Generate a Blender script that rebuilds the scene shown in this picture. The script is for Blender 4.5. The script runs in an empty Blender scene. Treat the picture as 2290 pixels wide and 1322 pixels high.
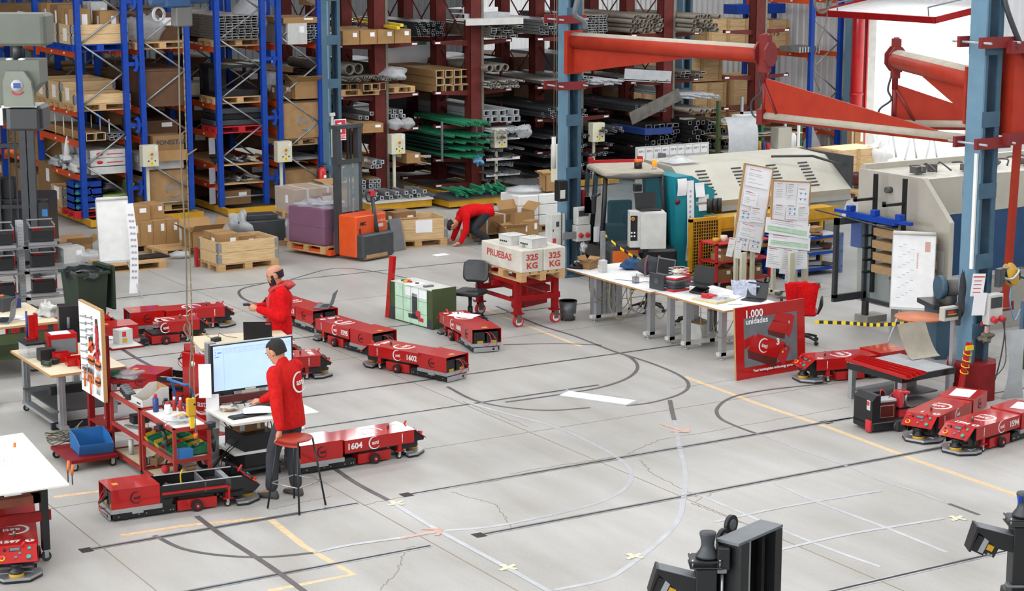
import bpy, bmesh, math, random
from mathutils import Vector, Matrix
S, C_, PI = math.sin, math.cos, math.pi
R = math.radians
RND = random.Random(7)
scene = bpy.context.scene
COL = scene.collection

# ---------------------------------------------------------------- camera
FPX, CX, CY, PITCH, CAMH, YAW = 4313.0, 1145.0, 661.0, R(11.06), 6.2, R(31.3)
FW = Vector((S(YAW)*C_(PITCH), C_(YAW)*C_(PITCH), -S(PITCH)))
RT = Vector((C_(YAW), -S(YAW), 0)); UPV = Vector((S(YAW)*S(PITCH), C_(YAW)*S(PITCH), C_(PITCH)))
cd = bpy.data.cameras.new('camera'); cam = bpy.data.objects.new('camera', cd); COL.objects.link(cam)
cd.sensor_fit = 'HORIZONTAL'; cd.sensor_width = 36.0; cd.lens = FPX/2290*36.0; cd.clip_end = 400
cam.matrix_world = Matrix(((RT.x, UPV.x, -FW.x, 0), (RT.y, UPV.y, -FW.y, 0), (RT.z, UPV.z, -FW.z, CAMH), (0, 0, 0, 1)))
scene.camera = cam
# ---------------------------------------------------------------- world, sun, roof lights, exposure
w = bpy.data.worlds.new('world'); scene.world = w; w.use_nodes = True
bg = w.node_tree.nodes['Background']; bg.inputs[0].default_value = (.86, .93, 1, 1); bg.inputs[1].default_value = 2.2
def sun(name, elev, azim, power, ang):
    l = bpy.data.lights.new(name, 'SUN'); l.energy = power; l.angle = R(ang); l.color = (1, .96, .9)
    o = bpy.data.objects.new(name, l); COL.objects.link(o)
    d = -Vector((C_(R(elev))*C_(R(azim)), C_(R(elev))*S(R(azim)), S(R(elev))))
    o.rotation_euler = d.to_track_quat('-Z', 'Y').to_euler(); return o
sun('sun', 42, 12, 7.0, 1.5)
def area(name, loc, sx, sy, power, color=(1, 1, 1), rot=(0, 0, 0)):
    l = bpy.data.lights.new(name, 'AREA'); l.shape = 'RECTANGLE'; l.size = sx; l.size_y = sy; l.energy = power; l.color = color
    o = bpy.data.objects.new(name, l); COL.objects.link(o); o.location = loc; o.rotation_euler = rot; return o
for yy in (6, 15, 24, 32):
    area('roof_skylight', (12, yy, 10.9), 30, 2.2, 1150, (.97, .98, 1))
area('roof_skylight', (27.2, 54, 10.9), 9, 4.5, 1700)
area('side_window', (-8.8, 12, 6), 30, 4, 3900, (.97, .98, 1), (0, R(-90), 0)).data.size = 4
bpy.data.lights['side_window'].size_y = 30
area('side_window', (33.1, 31.5, 6.4), 2.2, 9, 420, (1, 1, 1), (0, R(90), 0))
area('roof_skylight', (27, 22, 10.9), 3, 30, 900, (.96, .98, 1))
scene.view_settings.view_transform = 'Standard'; scene.view_settings.look = 'None'
scene.view_settings.exposure = 0.08; scene.view_settings.gamma = 1; scene.view_settings.use_curve_mapping = False

# ---------------------------------------------------------------- helpers
def G(px, py, z=0.0):
    "floor-plane point seen at a photo pixel"
    d = FW + RT*((px-CX)/FPX) - UPV*((py-CY)/FPX); t = (z-CAMH)/d.z
    return Vector((d.x*t, d.y*t, z))
def lin(h):
    if isinstance(h, str):
        h = tuple(int(h[i:i+2], 16)/255 for i in (0, 2, 4))
    return tuple(c/12.92 if c <= .04045 else ((c+.055)/1.055)**2.4 for c in h)
MATS = {}
def mat(name, col, rough=.5, metal=0., kind=None, col2=None, sc=6., bump=0., amt=.5, **kw):
    if name in MATS: return MATS[name]
    m = bpy.data.materials.new(name); m.use_nodes = True; nt = m.node_tree; N = nt.nodes; L = nt.links
    b = N['Principled BSDF']; c = lin(col)
    b.inputs['Base Color'].default_value = (*c, 1); b.inputs['Roughness'].default_value = rough; b.inputs['Metallic'].default_value = metal
    if 'spec' in kw: b.inputs['Specular IOR Level'].default_value = kw['spec']
    if 'coat' in kw: b.inputs['Coat Weight'].default_value = kw['coat']; b.inputs['Coat Roughness'].default_value = .08
    if 'alpha' in kw: b.inputs['Alpha'].default_value = kw['alpha']
    if 'trans' in kw: b.inputs['Transmission Weight'].default_value = kw['trans']
    if 'emit' in kw:
        b.inputs['Emission Color'].default_value = (*c, 1); b.inputs['Emission Strength'].default_value = kw['emit']
    tc = N.new('ShaderNodeTexCoord'); mp = N.new('ShaderNodeMapping'); L.new(tc.outputs['Object'], mp.inputs[0])
    no = N.new('ShaderNodeTexNoise'); no.inputs['Scale'].default_value = sc; no.inputs['Detail'].default_value = 4
    L.new(mp.outputs[0], no.inputs['Vector'])
    if kind == 'wood': mp.inputs['Scale'].default_value = (.7, 9, 9)
    if kind == 'woody': mp.inputs['Scale'].default_value = (9, .7, 9)
    if kind == 'brushed': mp.inputs['Scale'].default_value = (.5, 30, 30)
    c2 = lin(col2) if col2 else tuple(x*.82 for x in c)
    mx = N.new('ShaderNodeMix'); mx.data_type = 'RGBA'
    rp = N.new('ShaderNodeValToRGB'); rp.color_ramp.elements[0].position = .5-amt*.4; rp.color_ramp.elements[1].position = .5+amt*.4
    L.new(no.outputs['Fac'], rp.inputs[0]); L.new(rp.outputs[0], mx.inputs[0])
    mx.inputs[6].default_value = (*c, 1); mx.inputs[7].default_value = (*c2, 1)
    L.new(mx.outputs[2], b.inputs['Base Color'])
    if bump:
        bp = N.new('ShaderNodeBump'); bp.inputs['Strength'].default_value = bump; bp.inputs['Distance'].default_value = .02
        L.new(no.outputs['Fac'], bp.inputs['Height']); L.new(bp.outputs[0], b.inputs['Normal'])
    MATS[name] = m; return m
mat('red', 'B2100E', .45, col2='A20C0B', coat=.75, sc=3, spec=.2)
mat('dred', '821618', .5, col2='701214', spec=.25); mat('rackred', '64241E', .65, col2='501C18', sc=5, spec=.3); mat('armred', 'A8341F', .5, col2='9A2C1A', spec=.3, sc=4)
mat('clampred', '7E2222', .5); mat('cartred', '981216', .45, col2='840F12', spec=.25); mat('trolred', '9C2C24', .5, col2='84251F')
mat('cloth_red', 'D01418', .95, col2='B01014', sc=25, bump=.3, spec=.15); mat('cloth_red2', 'C4201C', .95, col2='A81A18', sc=25, bump=.3, spec=.15)
mat('cloth_pink', 'B84848', .95, spec=.1); mat('chair_red', 'B81820', .8); mat('white', 'E8E8E6', .45, col2='DCDCDA'); mat('dkwhite', 'C9C9C4', .5)
mat('cream', 'CFCBB4', .5, col2='C4C0AA'); mat('black', '17181A', .45, col2='111214'); mat('blackg', '1C1D20', .25); mat('rubber', '1A1A1A', .8)
mat('dgrey', '3A3D40', .5, col2='303336'); mat('mgrey', '6C7074', .5, col2='5E6266'); mat('lgrey', 'A9ACAE', .45, col2='9A9DA0')
mat('alu', 'C0C3C6', .32, .75, kind='brushed', col2='A8ABAE'); mat('galv', 'A4A8AA', .4, .6, col2='8C9092', sc=12); mat('steel', '8A8680', .4, .8, col2='6E6A64')
mat('darksteel', '3C3A3A', .45, .6, col2='2A2828'); mat('tubegrey', '7C7468', .5, .3, col2='665F55')
mat('blue', '1444A4', .5, col2='103A92', sc=3, spec=.3); mat('navy', '1D3A78', .45); mat('orange', 'D8501A', .45, col2='C84816'); mat('yellowb', 'C89418', .5, col2='B0820F')
mat('colblue', '688A9E', .5, col2='5C7E92', sc=7, amt=.8); mat('colblued', '3E5C70', .5, col2='365264', sc=7); mat('teal', '1E8A98', .4, col2='1A7F8C')  # the darker column blue carries shade on the hall columns
mat('wood', 'C9A678', .75, kind='wood', col2='AC8452', sc=5); mat('woody', 'CDAA7A', .75, kind='woody', col2='B08A58', sc=5); mat('beamwood', 'A88B66', .8, kind='wood', col2='8F7048')
mat('cratewood', 'D8BC90', .7, kind='wood', col2='C09C6C'); mat('ply', 'D3C6AC', .6, col2='C6B796', sc=2); mat('edgewood', 'B48A56', .6, kind='wood')
mat('card', 'A27E52', .85, col2='967246', sc=3); mat('card2', '8E6C44', .85, col2='80603C', sc=3); mat('cardin', '8F6C46', .9); mat('brown', '60422A', .8, col2='523824'); mat('shadegrey', '5E6258', .6); mat('shadegrey2', '74786C', .6); mat('wallshade', '4A4C4E', .8)  # overhead unit greys and back wall grey have shade put into the colour
mat('paper', 'EDEDEE', .8, col2='E4E4E6', sc=3); mat('ink', '3A3A42', .8); mat('inkgrey', 'A8A8B0', .8); mat('printgreen', 'BFE0C4', .8); mat('printblue', '6FA0D0', .8); mat('printred', 'C83038', .8)
mat('table', 'DCDAD2', .5, col2='D2D0C8', sc=2); mat('skin', 'C08A6C', .6, col2='B37C60', sc=12); mat('hair', '1E1815', .8, col2='14100E', sc=60, bump=.4)
mat('trousers', '33363B', .9, col2='2A2D32', sc=18, bump=.3); mat('jeans', '23262C', .9); mat('shoe', '4A4A48', .8); mat('green', '1F6E48', .5, col2='1A5F3E'); mat('gprofile', '2E9068', .5, col2='277C58', sc=9)
mat('olive', '42502E', .6, col2='3A4728', sc=3); mat('dkgreen', '26382A', .5); mat('bin_blue', '2A6EA8', .5, col2='24609A'); mat('bin_yellow', 'C89A20', .5); mat('bin_red', 'A02420', .5)
mat('toolorange', 'DC6A20', .5); mat('yellow', 'E0C020', .5, col2='D0B018'); mat('signyellow', 'F0D010', .4); mat('ledgreen', '20C840', .4); mat('btn_teal', '1E9A88', .4)
mat('seatblack', '26282C', .42, col2='1E2024', sc=8); mat('machgrey', 'B9B5A8', .5, col2='ADA99C', sc=2.5); mat('machgrey2', '9C9A92', .5, col2='8F8D86', sc=2.5); mat('machdark', '5C5B58', .6)
mat('concrete_block', 'CFCBC0', .85, col2='B8B2A4', sc=4, bump=.4); mat('stencil', 'A83028', .8, col2='B84038'); mat('plastic_bag', '1C1E20', .25, bump=.6, sc=14)
mat('film', 'D8DADC', .2, bump=.8, sc=10, alpha=.5); mat('clear', 'E4E8EA', .12, alpha=.3, bump=.3, sc=8); mat('glass', 'B8CCD0', .05, alpha=.22); mat('tealglass', '3C6470', .06, alpha=.28)
mat('meshgrey', '707478', .4, .5, alpha=.55); mat('terracotta', 'C87850', .5, col2='BC6C46'); mat('rope', '6E6858', .8); mat('chain', 'B0A078', .35, .8); mat('tape_dark', '4A4444', .5, col2='5C5656', sc=5)
mat('tape_silver', 'C4C6C8', .3, .3, col2='B0B2B4', sc=5); mat('tape_cream', 'D8CFB4', .7); mat('tape_pink', 'CBA496', .7); mat('rail', 'B4B6B8', .3, .7, col2='9A9C9E'); mat('gap', '33302C', .9)
mat('crack', '8A7C66', .9); mat('yline', 'CCAE7E', .7, col2='CDBCA0', sc=20, amt=.3); mat('oline', 'CFA068', .7, col2='D0BCA0', sc=20, amt=.3)
mat('screen', 'A8C4E8', .35, emit=.42, col2='BCD2EA', amt=1.); mat('screenline', 'A0AECA', .4, emit=.4); mat('screenblue', '3C6CE8', .4, emit=.5); mat('lamp_orange', 'F0901A', .3, emit=.5)
mat('wallwhite', 'D6D8DA', .5, col2='CCCED0', sc=1.5); mat('pipe_red', 'C41C24', .35, coat=.3); mat('roof', 'C8CCD0', .7); mat('mauve', '6E4650', .8); mat('maroon', '5A2420', .4); mat('purplefilm', 'A890B0', .2, bump=.6, sc=9, alpha=.3)
mat('wine', '6E1E30', .5); mat('cable_blue', '6FA8D8', .4); mat('plaid', '8E98B0', .9, col2='C8CCD8', sc=30); mat('dustyc', 'B0A898', .8, col2='A09888'); mat('fire', 'C81E1E', .3); mat('jeansblue', '28486E', .9)
mat('seatred0', 'A83828', .4); mat('rust', '8A4A34', .6, col2='74402E')

def link(name, me, parent=None, m=None):
    o = bpy.data.objects.new(name, me); COL.objects.link(o)
    if parent: o.parent = parent
    return o
class N:
    "collects shapes and links them as one mesh object"
    def __init__(s): s.v = []; s.f = []; s.mi = []; s.k = 0; s.sm = []
    def _add(s, vs, fs, smooth=False):
        n = len(s.v); s.v += [tuple(p) for p in vs]
        for f in fs: s.f.append(tuple(i+n for i in f)); s.mi.append(s.k); s.sm.append(smooth)
        return s
    def m(s, k): s.k = k; return s
    def b(s, x0, x1, y0, y1, z0, z1, M=None):
        vs = [Vector((x, y, z)) for z in (z0, z1) for y in (y0, y1) for x in (x0, x1)]
        if M is not None: vs = [M @ v for v in vs]
        return s._add(vs, [(0, 2, 3, 1), (4, 5, 7, 6), (0, 1, 5, 4), (2, 6, 7, 3), (0, 4, 6, 2), (1, 3, 7, 5)])
    def c(s, cx, cy, cz, sx, sy, sz, rz=0, rx=0, ry=0):
        M = Matrix.Translation((cx, cy, cz)) @ Matrix.Rotation(rz, 4, 'Z') @ Matrix.Rotation(ry, 4, 'Y') @ Matrix.Rotation(rx, 4, 'X')
        return s.b(-sx/2, sx/2, -sy/2, sy/2, -sz/2, sz/2, M)
    def rc(s, x0, x1, y0, y1, z0, z1, r=.01, M=None):
        "box with rounded vertical edges and chamfered rim"
        pts = []
        for (cx, cy, a0) in ((x1-r, y1-r, 0), (x0+r, y1-r, 90), (x0+r, y0+r, 180), (x1-r, y0+r, 270)):
            for k in range(4): a = R(a0+30*k); pts.append((cx+r*C_(a), cy+r*S(a)))
        q = min(r*.5, (z1-z0)*.3); n = len(pts); mx, my = (x0+x1)/2, (y0+y1)/2
        def ring(z, sh): return [Vector((mx+(x-mx)*(1-sh/max((x1-x0)/2, 1e-4)), my+(y-my)*(1-sh/max((y1-y0)/2, 1e-4)), z)) for x, y in pts]
        vs = ring(z0, q)+ring(z0+q, 0)+ring(z1-q, 0)+ring(z1, q)
        if M is not None: vs = [M @ v for v in vs]
        fs = [tuple(range(n-1, -1, -1)), tuple(range(3*n, 4*n))]
        for k in range(3):
            for i in range(n): j = (i+1) % n; fs.append((k*n+i, k*n+j, (k+1)*n+j, (k+1)*n+i))
        return s._add(vs, fs)
    def cy(s, p0, p1, r0, r1=None, n=12, smooth=True):
        p0, p1 = Vector(p0), Vector(p1); r1 = r0 if r1 is None else r1; d = (p1-p0).normalized()
        a = d.orthogonal().normalized(); bb = d.cross(a); vs = []
        for p, r in ((p0, r0), (p1, r1)): vs += [p+(a*C_(2*PI*i/n)+bb*S(2*PI*i/n))*r for i in range(n)]
        s._add(vs, [(i, (i+1) % n, n+(i+1) % n, n+i) for i in range(n)], smooth)
        m_ = len(s.v)-2*n
        s.f.append(tuple(m_+i for i in range(n-1, -1, -1))); s.f.append(tuple(m_+n+i for i in range(n))); s.mi += [s.k]*2; s.sm += [False]*2
        return s
    def tube(s, pts, r, n=6, closed=False):
        pts = [Vector(p) for p in pts]; vs = []; m_ = len(pts); up = None
        for i, p in enumerate(pts):
            a = pts[max(i-1, 0)]; b_ = pts[min(i+1, m_-1)]
            if closed: a = pts[i-1]; b_ = pts[(i+1) % m_]
            d = (b_-a).normalized()
            u = d.orthogonal().normalized() if up is None else (up-d*up.dot(d)).normalized()
            up = u; w_ = d.cross(u); rr = r[i] if isinstance(r, (list, tuple)) else r
            vs += [p+(u*C_(2*PI*k/n)+w_*S(2*PI*k/n))*rr for k in range(n)]
        fs = []
        for i in range(m_ if closed else m_-1):
            j = (i+1) % m_
            for k in range(n): fs.append((i*n+k, i*n+(k+1) % n, j*n+(k+1) % n, j*n+k))
        if not closed: fs += [tuple(range(n-1, -1, -1)), tuple((m_-1)*n+k for k in range(n))]
        return s._add(vs, fs, True)
    def lathe(s, prof, c=(0, 0, 0), n=20, M=None):
        vs = []; c = Vector(c)
        for r, z in prof: vs += [Vector((r*C_(2*PI*k/n), r*S(2*PI*k/n), z)) for k in range(n)]
        vs = [(M @ v if M is not None else v)+c for v in vs]
        fs = [(i*n+k, i*n+(k+1) % n, (i+1)*n+(k+1) % n, (i+1)*n+k) for i in range(len(prof)-1) for k in range(n)]
        if prof[0][0] > 1e-4: fs.append(tuple(range(n-1, -1, -1)))
        if prof[-1][0] > 1e-4: fs.append(tuple((len(prof)-1)*n+k for k in range(n)))
        return s._add(vs, fs, True)
    def pr(s, poly, ax, a0, a1, M=None):
        "polygon extruded along an axis: ax 'x' poly=(y,z), 'y' poly=(x,z), 'z' poly=(x,y)"
        def P(p, a): return Vector({'x': (a, p[0], p[1]), 'y': (p[0], a, p[1]), 'z': (p[0], p[1], a)}[ax])
        n = len(poly); vs = [P(p, a0) for p in poly]+[P(p, a1) for p in poly]
        if M is not None: vs = [M @ v for v in vs]
        return s._add(vs, [tuple(range(n-1, -1, -1)), tuple(range(n, 2*n))]+[(i, (i+1) % n, n+(i+1) % n, n+i) for i in range(n)])
    def q(s, *ps): return s._add(ps, [tuple(range(len(ps)))])
    def loft(s, rings, smooth=True, cap=True):
        n = len(rings[0]); vs = [p for r in rings for p in r]
        fs = [(i*n+k, i*n+(k+1) % n, (i+1)*n+(k+1) % n, (i+1)*n+k) for i in range(len(rings)-1) for k in range(n)]
        if cap: fs += [tuple(range(n-1, -1, -1)), tuple((len(rings)-1)*n+k for k in range(n))]
        return s._add(vs, fs, smooth)
    def blob(s, c, rx, ry, rz, seed=0, amp=.15, n=12, M=None):
        rr = random.Random(seed); ph = [rr.uniform(0, 6.3) for _ in range(6)]; rings = []
        for i in range(1, n):
            t = PI*i/n; ring = []
            for k in range(n+4):
                a = 2*PI*k/(n+4); f = 1+amp*(S(3*a+ph[0]+2*t)+S(5*t+ph[1]+a)+S(7*a+ph[2])*.6+S(4*t-6*a+ph[3])*.6)
                v = Vector((rx*f*S(t)*C_(a), ry*f*S(t)*S(a), -rz*f*C_(t)))
                ring.append((M @ v if M is not None else v)+Vector(c))
            rings.append(ring)
        return s.loft(rings)
    def sheet(s, fn, nu, nv, th=.002):
        "a thin sheet of real thickness; fn(u,v)->point"
        for sgn in (0, 1):
            vs = [Vector(fn(i/nu, j/nv))+Vector((0, 0, th*sgn)) for j in range(nv+1) for i in range(nu+1)]
            fs = [(j*(nu+1)+i, j*(nu+1)+i+1, (j+1)*(nu+1)+i+1, (j+1)*(nu+1)+i) for j in range(nv) for i in range(nu)]
            if not sgn: fs = [f[::-1] for f in fs]
            s._add(vs, fs, True)
        return s
    def o(s, name, mats, parent=None, loc=None, rz=0, rot=None):
        me = bpy.data.meshes.new(name); me.from_pydata([tuple(v) for v in s.v], [], s.f)
        for mm in ([mats] if isinstance(mats, str) else mats): me.materials.append(MATS[mm])
        me.polygons.foreach_set('material_index', s.mi); me.polygons.foreach_set('use_smooth', s.sm); me.update()
        ob = link(name, me, parent)
        if loc is not None: ob.location = loc
        if rz: ob.rotation_euler[2] = rz
        if rot is not None: ob.rotation_euler = rot
        return ob
def tag(o, label=None, cat=None, group=None, kind=None):
    for k, v in (('label', label), ('category', cat), ('group', group), ('kind', kind)):
        if v: o[k] = v
    return o
def T(name, label, cat, loc=(0, 0, 0), rz=0, group=None):
    o = bpy.data.objects.new(name, None); COL.objects.link(o); o.empty_display_size = .1
    o.location = loc; o.rotation_euler = (0, 0, rz); return tag(o, label, cat, group)
def dup(o, loc=None, rz=None, label=None, group=None, parent=None):
    kids = KIDS(o); c = o.copy(); COL.objects.link(c)
    if parent: c.parent = parent
    for k in kids: dup(k, parent=c)
    if loc is not None: c.location = loc
    if rz is not None: c.rotation_euler[2] = rz
    if label: c['label'] = label
    if group: c['group'] = group
    return c
def KIDS(o): return [c for c in list(o.children)]
def ST(name, b, m, **k): return tag(b.o(name, m, **k), kind='structure')
def TXT(name, s, size, m, parent, loc, rot, bold=0., ext=.0008, align='CENTER', sx=1.):
    cu = bpy.data.curves.new('t', 'FONT'); cu.body = s; cu.size = size; cu.offset = bold; cu.extrude = ext; cu.align_x = align; cu.align_y = 'CENTER'; cu.resolution_u = 2
    tmp = bpy.data.objects.new('t', cu); COL.objects.link(tmp); dg = bpy.context.evaluated_depsgraph_get()
    me = bpy.data.meshes.new_from_object(tmp.evaluated_get(dg)); bpy.data.objects.remove(tmp)
    me.materials.clear(); me.materials.append(MATS[m]); o = link(name, me, parent); o.location = loc; o.rotation_euler = rot; o.scale = (sx, 1, 1); return o
def sm(pts, n=6):
    "Catmull-Rom through points"
    P = [Vector(p) for p in pts]; P = [P[0]*2-P[1]]+P+[P[-1]*2-P[-2]]; out = []
    for i in range(1, len(P)-2):
        a, b, c, d = P[i-1:i+3]
        for k in range(n):
            t = k/n; out.append(.5*((2*b)+(c-a)*t+(2*a-5*b+4*c-d)*t*t+(3*b-a-3*c+d)*t**3))
    return out+[P[-2]]
def ribbon(nb, pts, w_, z, th=.0012):
    pts = [Vector((p[0], p[1], 0)) for p in pts]; L_, R_ = [], []
    for i, p in enumerate(pts):
        d = (pts[min(i+1, len(pts)-1)]-pts[max(i-1, 0)]).normalized(); nrm = Vector((-d.y, d.x, 0))*w_/2
        L_.append(p+nrm); R_.append(p-nrm)
    for i in range(len(pts)-1):
        a, b, c, d = L_[i], R_[i], R_[i+1], L_[i+1]
        u = Vector((0, 0, z)); t = Vector((0, 0, z+th)); nb._add([a+u, b+u, c+u, d+u, a+t, b+t, c+t, d+t], [(4, 5, 6, 7), (0, 3, 2, 1), (0, 1, 5, 4), (2, 3, 7, 6), (1, 2, 6, 5), (3, 0, 4, 7)])
    return nb
def arc(cx, cy, r, a0, a1, n=16, z=0): return [Vector((cx+r*C_(R(a0+(a1-a0)*i/n)), cy+r*S(R(a0+(a1-a0)*i/n)), z)) for i in range(n+1)]
# ================================================================ setting
fl = bpy.data.materials.new('floor_concrete'); fl.use_nodes = True; nt = fl.node_tree; NN, LL = nt.nodes, nt.links
b_ = NN['Principled BSDF']; b_.inputs['Roughness'].default_value = .42; b_.inputs['Specular IOR Level'].default_value = .35
tc = NN.new('ShaderNodeTexCoord')
def noise(sc, det, mp=None):
    n_ = NN.new('ShaderNodeTexNoise'); n_.inputs['Scale'].default_value = sc; n_.inputs['Detail'].default_value = det
    if mp: m_ = NN.new('ShaderNodeMapping'); m_.inputs['Scale'].default_value = mp; LL.new(tc.outputs['Object'], m_.inputs[0]); LL.new(m_.outputs[0], n_.inputs['Vector'])
    else: LL.new(tc.outputs['Object'], n_.inputs['Vector'])
    return n_
def ramp(src, p0, p1, c0, c1):
    r_ = NN.new('ShaderNodeValToRGB'); r_.color_ramp.elements[0].position = p0; r_.color_ramp.elements[1].position = p1
    r_.color_ramp.elements[0].color = (*lin(c0), 1); r_.color_ramp.elements[1].color = (*lin(c1), 1); LL.new(src, r_.inputs[0]); return r_
r1 = ramp(noise(.35, 5).outputs['Fac'], .35, .65, 'A6A4A0', 'B8B7B4'); r2 = ramp(noise(1, 8, (2.5, .5, 1)).outputs['Fac'], .3, .75, 'E6E3DE', 'FFFFFF')
mx = NN.new('ShaderNodeMix'); mx.data_type = 'RGBA'; mx.blend_type = 'MULTIPLY'; mx.inputs[0].default_value = 1
LL.new(r1.outputs[0], mx.inputs[6]); LL.new(r2.outputs[0], mx.inputs[7])
r3 = ramp(noise(40, 3).outputs['Fac'], .25, .45, 'D8D4CE', 'FFFFFF'); m2 = NN.new('ShaderNodeMix'); m2.data_type = 'RGBA'; m2.blend_type = 'MULTIPLY'; m2.inputs[0].default_value = .5
LL.new(mx.outputs[2], m2.inputs[6]); LL.new(r3.outputs[0], m2.inputs[7]); LL.new(m2.outputs[2], b_.inputs['Base Color'])
rr = NN.new('ShaderNodeMapRange'); rr.inputs[3].default_value = .3; rr.inputs[4].default_value = .6; LL.new(noise(.8, 4).outputs['Fac'], rr.inputs[0]); LL.new(rr.outputs[0], b_.inputs['Roughness'])
MATS['floor'] = fl; YJ = 37.0
ST('floor', N().b(-9, 33.3, -5, 60, -.2, 0), 'floor')
mat('yard', 'C8C4BC', .8); ST('ground_outside', N().b(33.3, 70, 15, 75, -.25, -.03), 'yard')
# corrugated walls: right wall carries the open door
def corr(nb, a0, a1, f, z0, z1, ax, pitch=.25, dep=.03):
    n = int(abs(a1-a0)/pitch); poly = []
    for i in range(n):
        a = a0+(a1-a0)*i/n; p = (a1-a0)/n
        poly += [(a, f), (a+p*.55, f), (a+p*.65, f-dep), (a+p*.9, f-dep)]
    poly += [(a1, f), (a1, f+.12), (a0, f+.12)]
    if ax == 'y': nb.pr([(q_[1], q_[0]) for q_ in poly], 'z', z0, z1)
    else: nb.pr(poly, 'z', z0, z1)
XW, D0, D1, DH = 33.3, 33.1, 37.25, 3.95
w_ = N(); corr(w_, D1+.25, 60, XW, 0, 11, 'y'); corr(w_, 15, D0-.25, XW, 0, 11, 'y'); corr(w_, D0-.25, D1+.25, XW, DH+.2, 11, 'y'); ST('wall_right', w_, 'wallwhite')
w_ = N(); corr(w_, -9, XW, 58, 0, 11, 'x'); ST('wall_back', w_, 'wallshade'); ST('wall_left', N().b(-9.2, -9, -5, 60, 0, 11), 'wallwhite'); ST('wall_front', N().b(-9, XW, -5.2, -5, 0, 11), 'wallwhite'); ST('wall_near', N().b(XW, XW+.2, -5, 15, 0, 11), 'wallwhite').name = 'wall_right'  # back wall coloured dark to stand in for shade behind the racks
ST('ceiling', N().b(-9.2, XW+.2, -5.2, 60, 11.0, 11.2), 'roof')
ST('trim_1', N().b(XW-.1, XW+.15, D1, D1+.25, 0, DH+.2).b(XW-.1, XW+.15, D0-.25, D0, 0, DH+.2).b(XW-.1, XW+.15, D0, D1, DH, DH+.2), 'dkwhite')
ST('trim_2', N().b(XW-.14, XW-.1, D1, D1+.06, 0, DH), 'pipe_red')
# overhead door leaf, swung up
t = T('overhead_door', 'white overhead door leaf with red frame swung up above the bright doorway', 'door', (33.1, 35.15, 4.15))
t['kind'] = 'structure'; t.name = 'door_1'; del t['label']; del t['category']
LM = Matrix.Rotation(R(-9), 4, 'Y')
N().b(-1.6, 1.6, -2.05, 2.05, 0, .05, LM).o('door_panel', 'white', t); f = N()
for y in (-2.07, 2.03): f.b(-1.66, 1.6, y, y+.04, -.06, .09, LM)
f.b(-1.7, -1.64, -2.07, 2.07, -.05, .1, LM).b(.1, .16, -2.07, 2.07, -.04, 0, LM).o('door_frame', 'cartred', t)
for y in (-1.6, 1.6): N().tube([LM @ Vector(p) for p in ((-1.4, y, .05), (-1.4, y, .25), (.6, y, .25), (.6, y, .05))], .02).o('door_bracket', 'mgrey', t)
# second smaller doorway wall piece at the far right of the hall
tag(N().cy((32.95, 37.36, 0), (32.95, 37.36, 7), .16, n=20).cy((32.95, 37.36, 1.8), (32.95, 37.36, 1.86), .18).cy((32.95, 37.36, 4), (32.95, 37.36, 4.06), .18).o('drain_pipe', 'pipe_red'), 'thick red vertical pipe beside the bright doorway', 'pipe')
# flush steel rails for the mobile racks
def rail(i, x0, x1, y, w2=.045):
    ST('trim_%d' % i, N().b(x0, x1, y-w2, y-.018, -.01, .003).b(x0, x1, y+.018, y+w2, -.01, .003).m(1).b(x0, x1, y-.018, y+.018, -.01, .0015).b(x0-.12, x0, y-.07, y+.07, -.01, .002), ['rail', 'gap'])
for i, r_ in enumerate([(9.63, 15.95, 17.97), (9.6, 19, 16.34), (5.2, 8.95, 16.3), (6.0, 8.98, 17.97), (11.0, 20, 13.17), (8.0, 14.2, 21.09, .03), (9.9, 19, 22.55, .03), (15.6, 20, 17.97, .02), (6, 10.4, 13.3), (8, 20, 25.9, .02), (9, 21, 30.3, .02)]): rail(i+3, *r_)
# joints and cracks cut in the slab
jt = N()
for x in (9.0, 12.1, 18.3, 6.1): ribbon(jt, [(x, 8), (x+.02, 34)], .012, -.0006, .002)
for y in (10, 19.5, 24.3, 28.2, 33.0): ribbon(jt, [(4, y), (26, y)], .012, -.0006, .002)
rc_ = random.Random(4)
def crack(p, n, step, jit, wd=.012):
    a, b = G(*p[0]), G(*p[1]); pts = []
    for i in range(n+1):
        t_ = i/n; q_ = a.lerp(b, t_); e = 0 if i in (0, n) else 1
        pts.append((q_.x+e*rc_.uniform(-jit, jit), q_.y+e*rc_.uniform(-jit, jit)))
    ribbon(jt, pts, wd, -.0005, .0021)
for p in [((930, 1105), (1400, 1025)), ((1000, 1092), (1390, 1020)), ((1140, 1060), (1370, 1022)), ((810, 1130), (925, 1107)), ((1395, 1020), (1470, 985)), ((1470, 985), (1900, 910)), ((1430, 1030), (1460, 1060)), ((1460, 1060), (1560, 1112)), ((1545, 1125), (1570, 1135)), ((1570, 1135), (1660, 1170)),
          ((1600, 1100), (1555, 1122)), ((1035, 898), (1180, 955)), ((905, 1230), (890, 1275)), ((890, 1275), (850, 1320)), ((925, 1222), (905, 1230)), ((1010, 1100), (1110, 1130)), ((1110, 1130), (1145, 1180)), ((600, 1140), (740, 1110)), ((300, 980), (200, 960)), ((1500, 870), (1640, 850))]:
    crack(p, 16, 0, .02, .009)
ST('floor_joints', jt, 'crack').name = 'trim_20'
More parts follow.
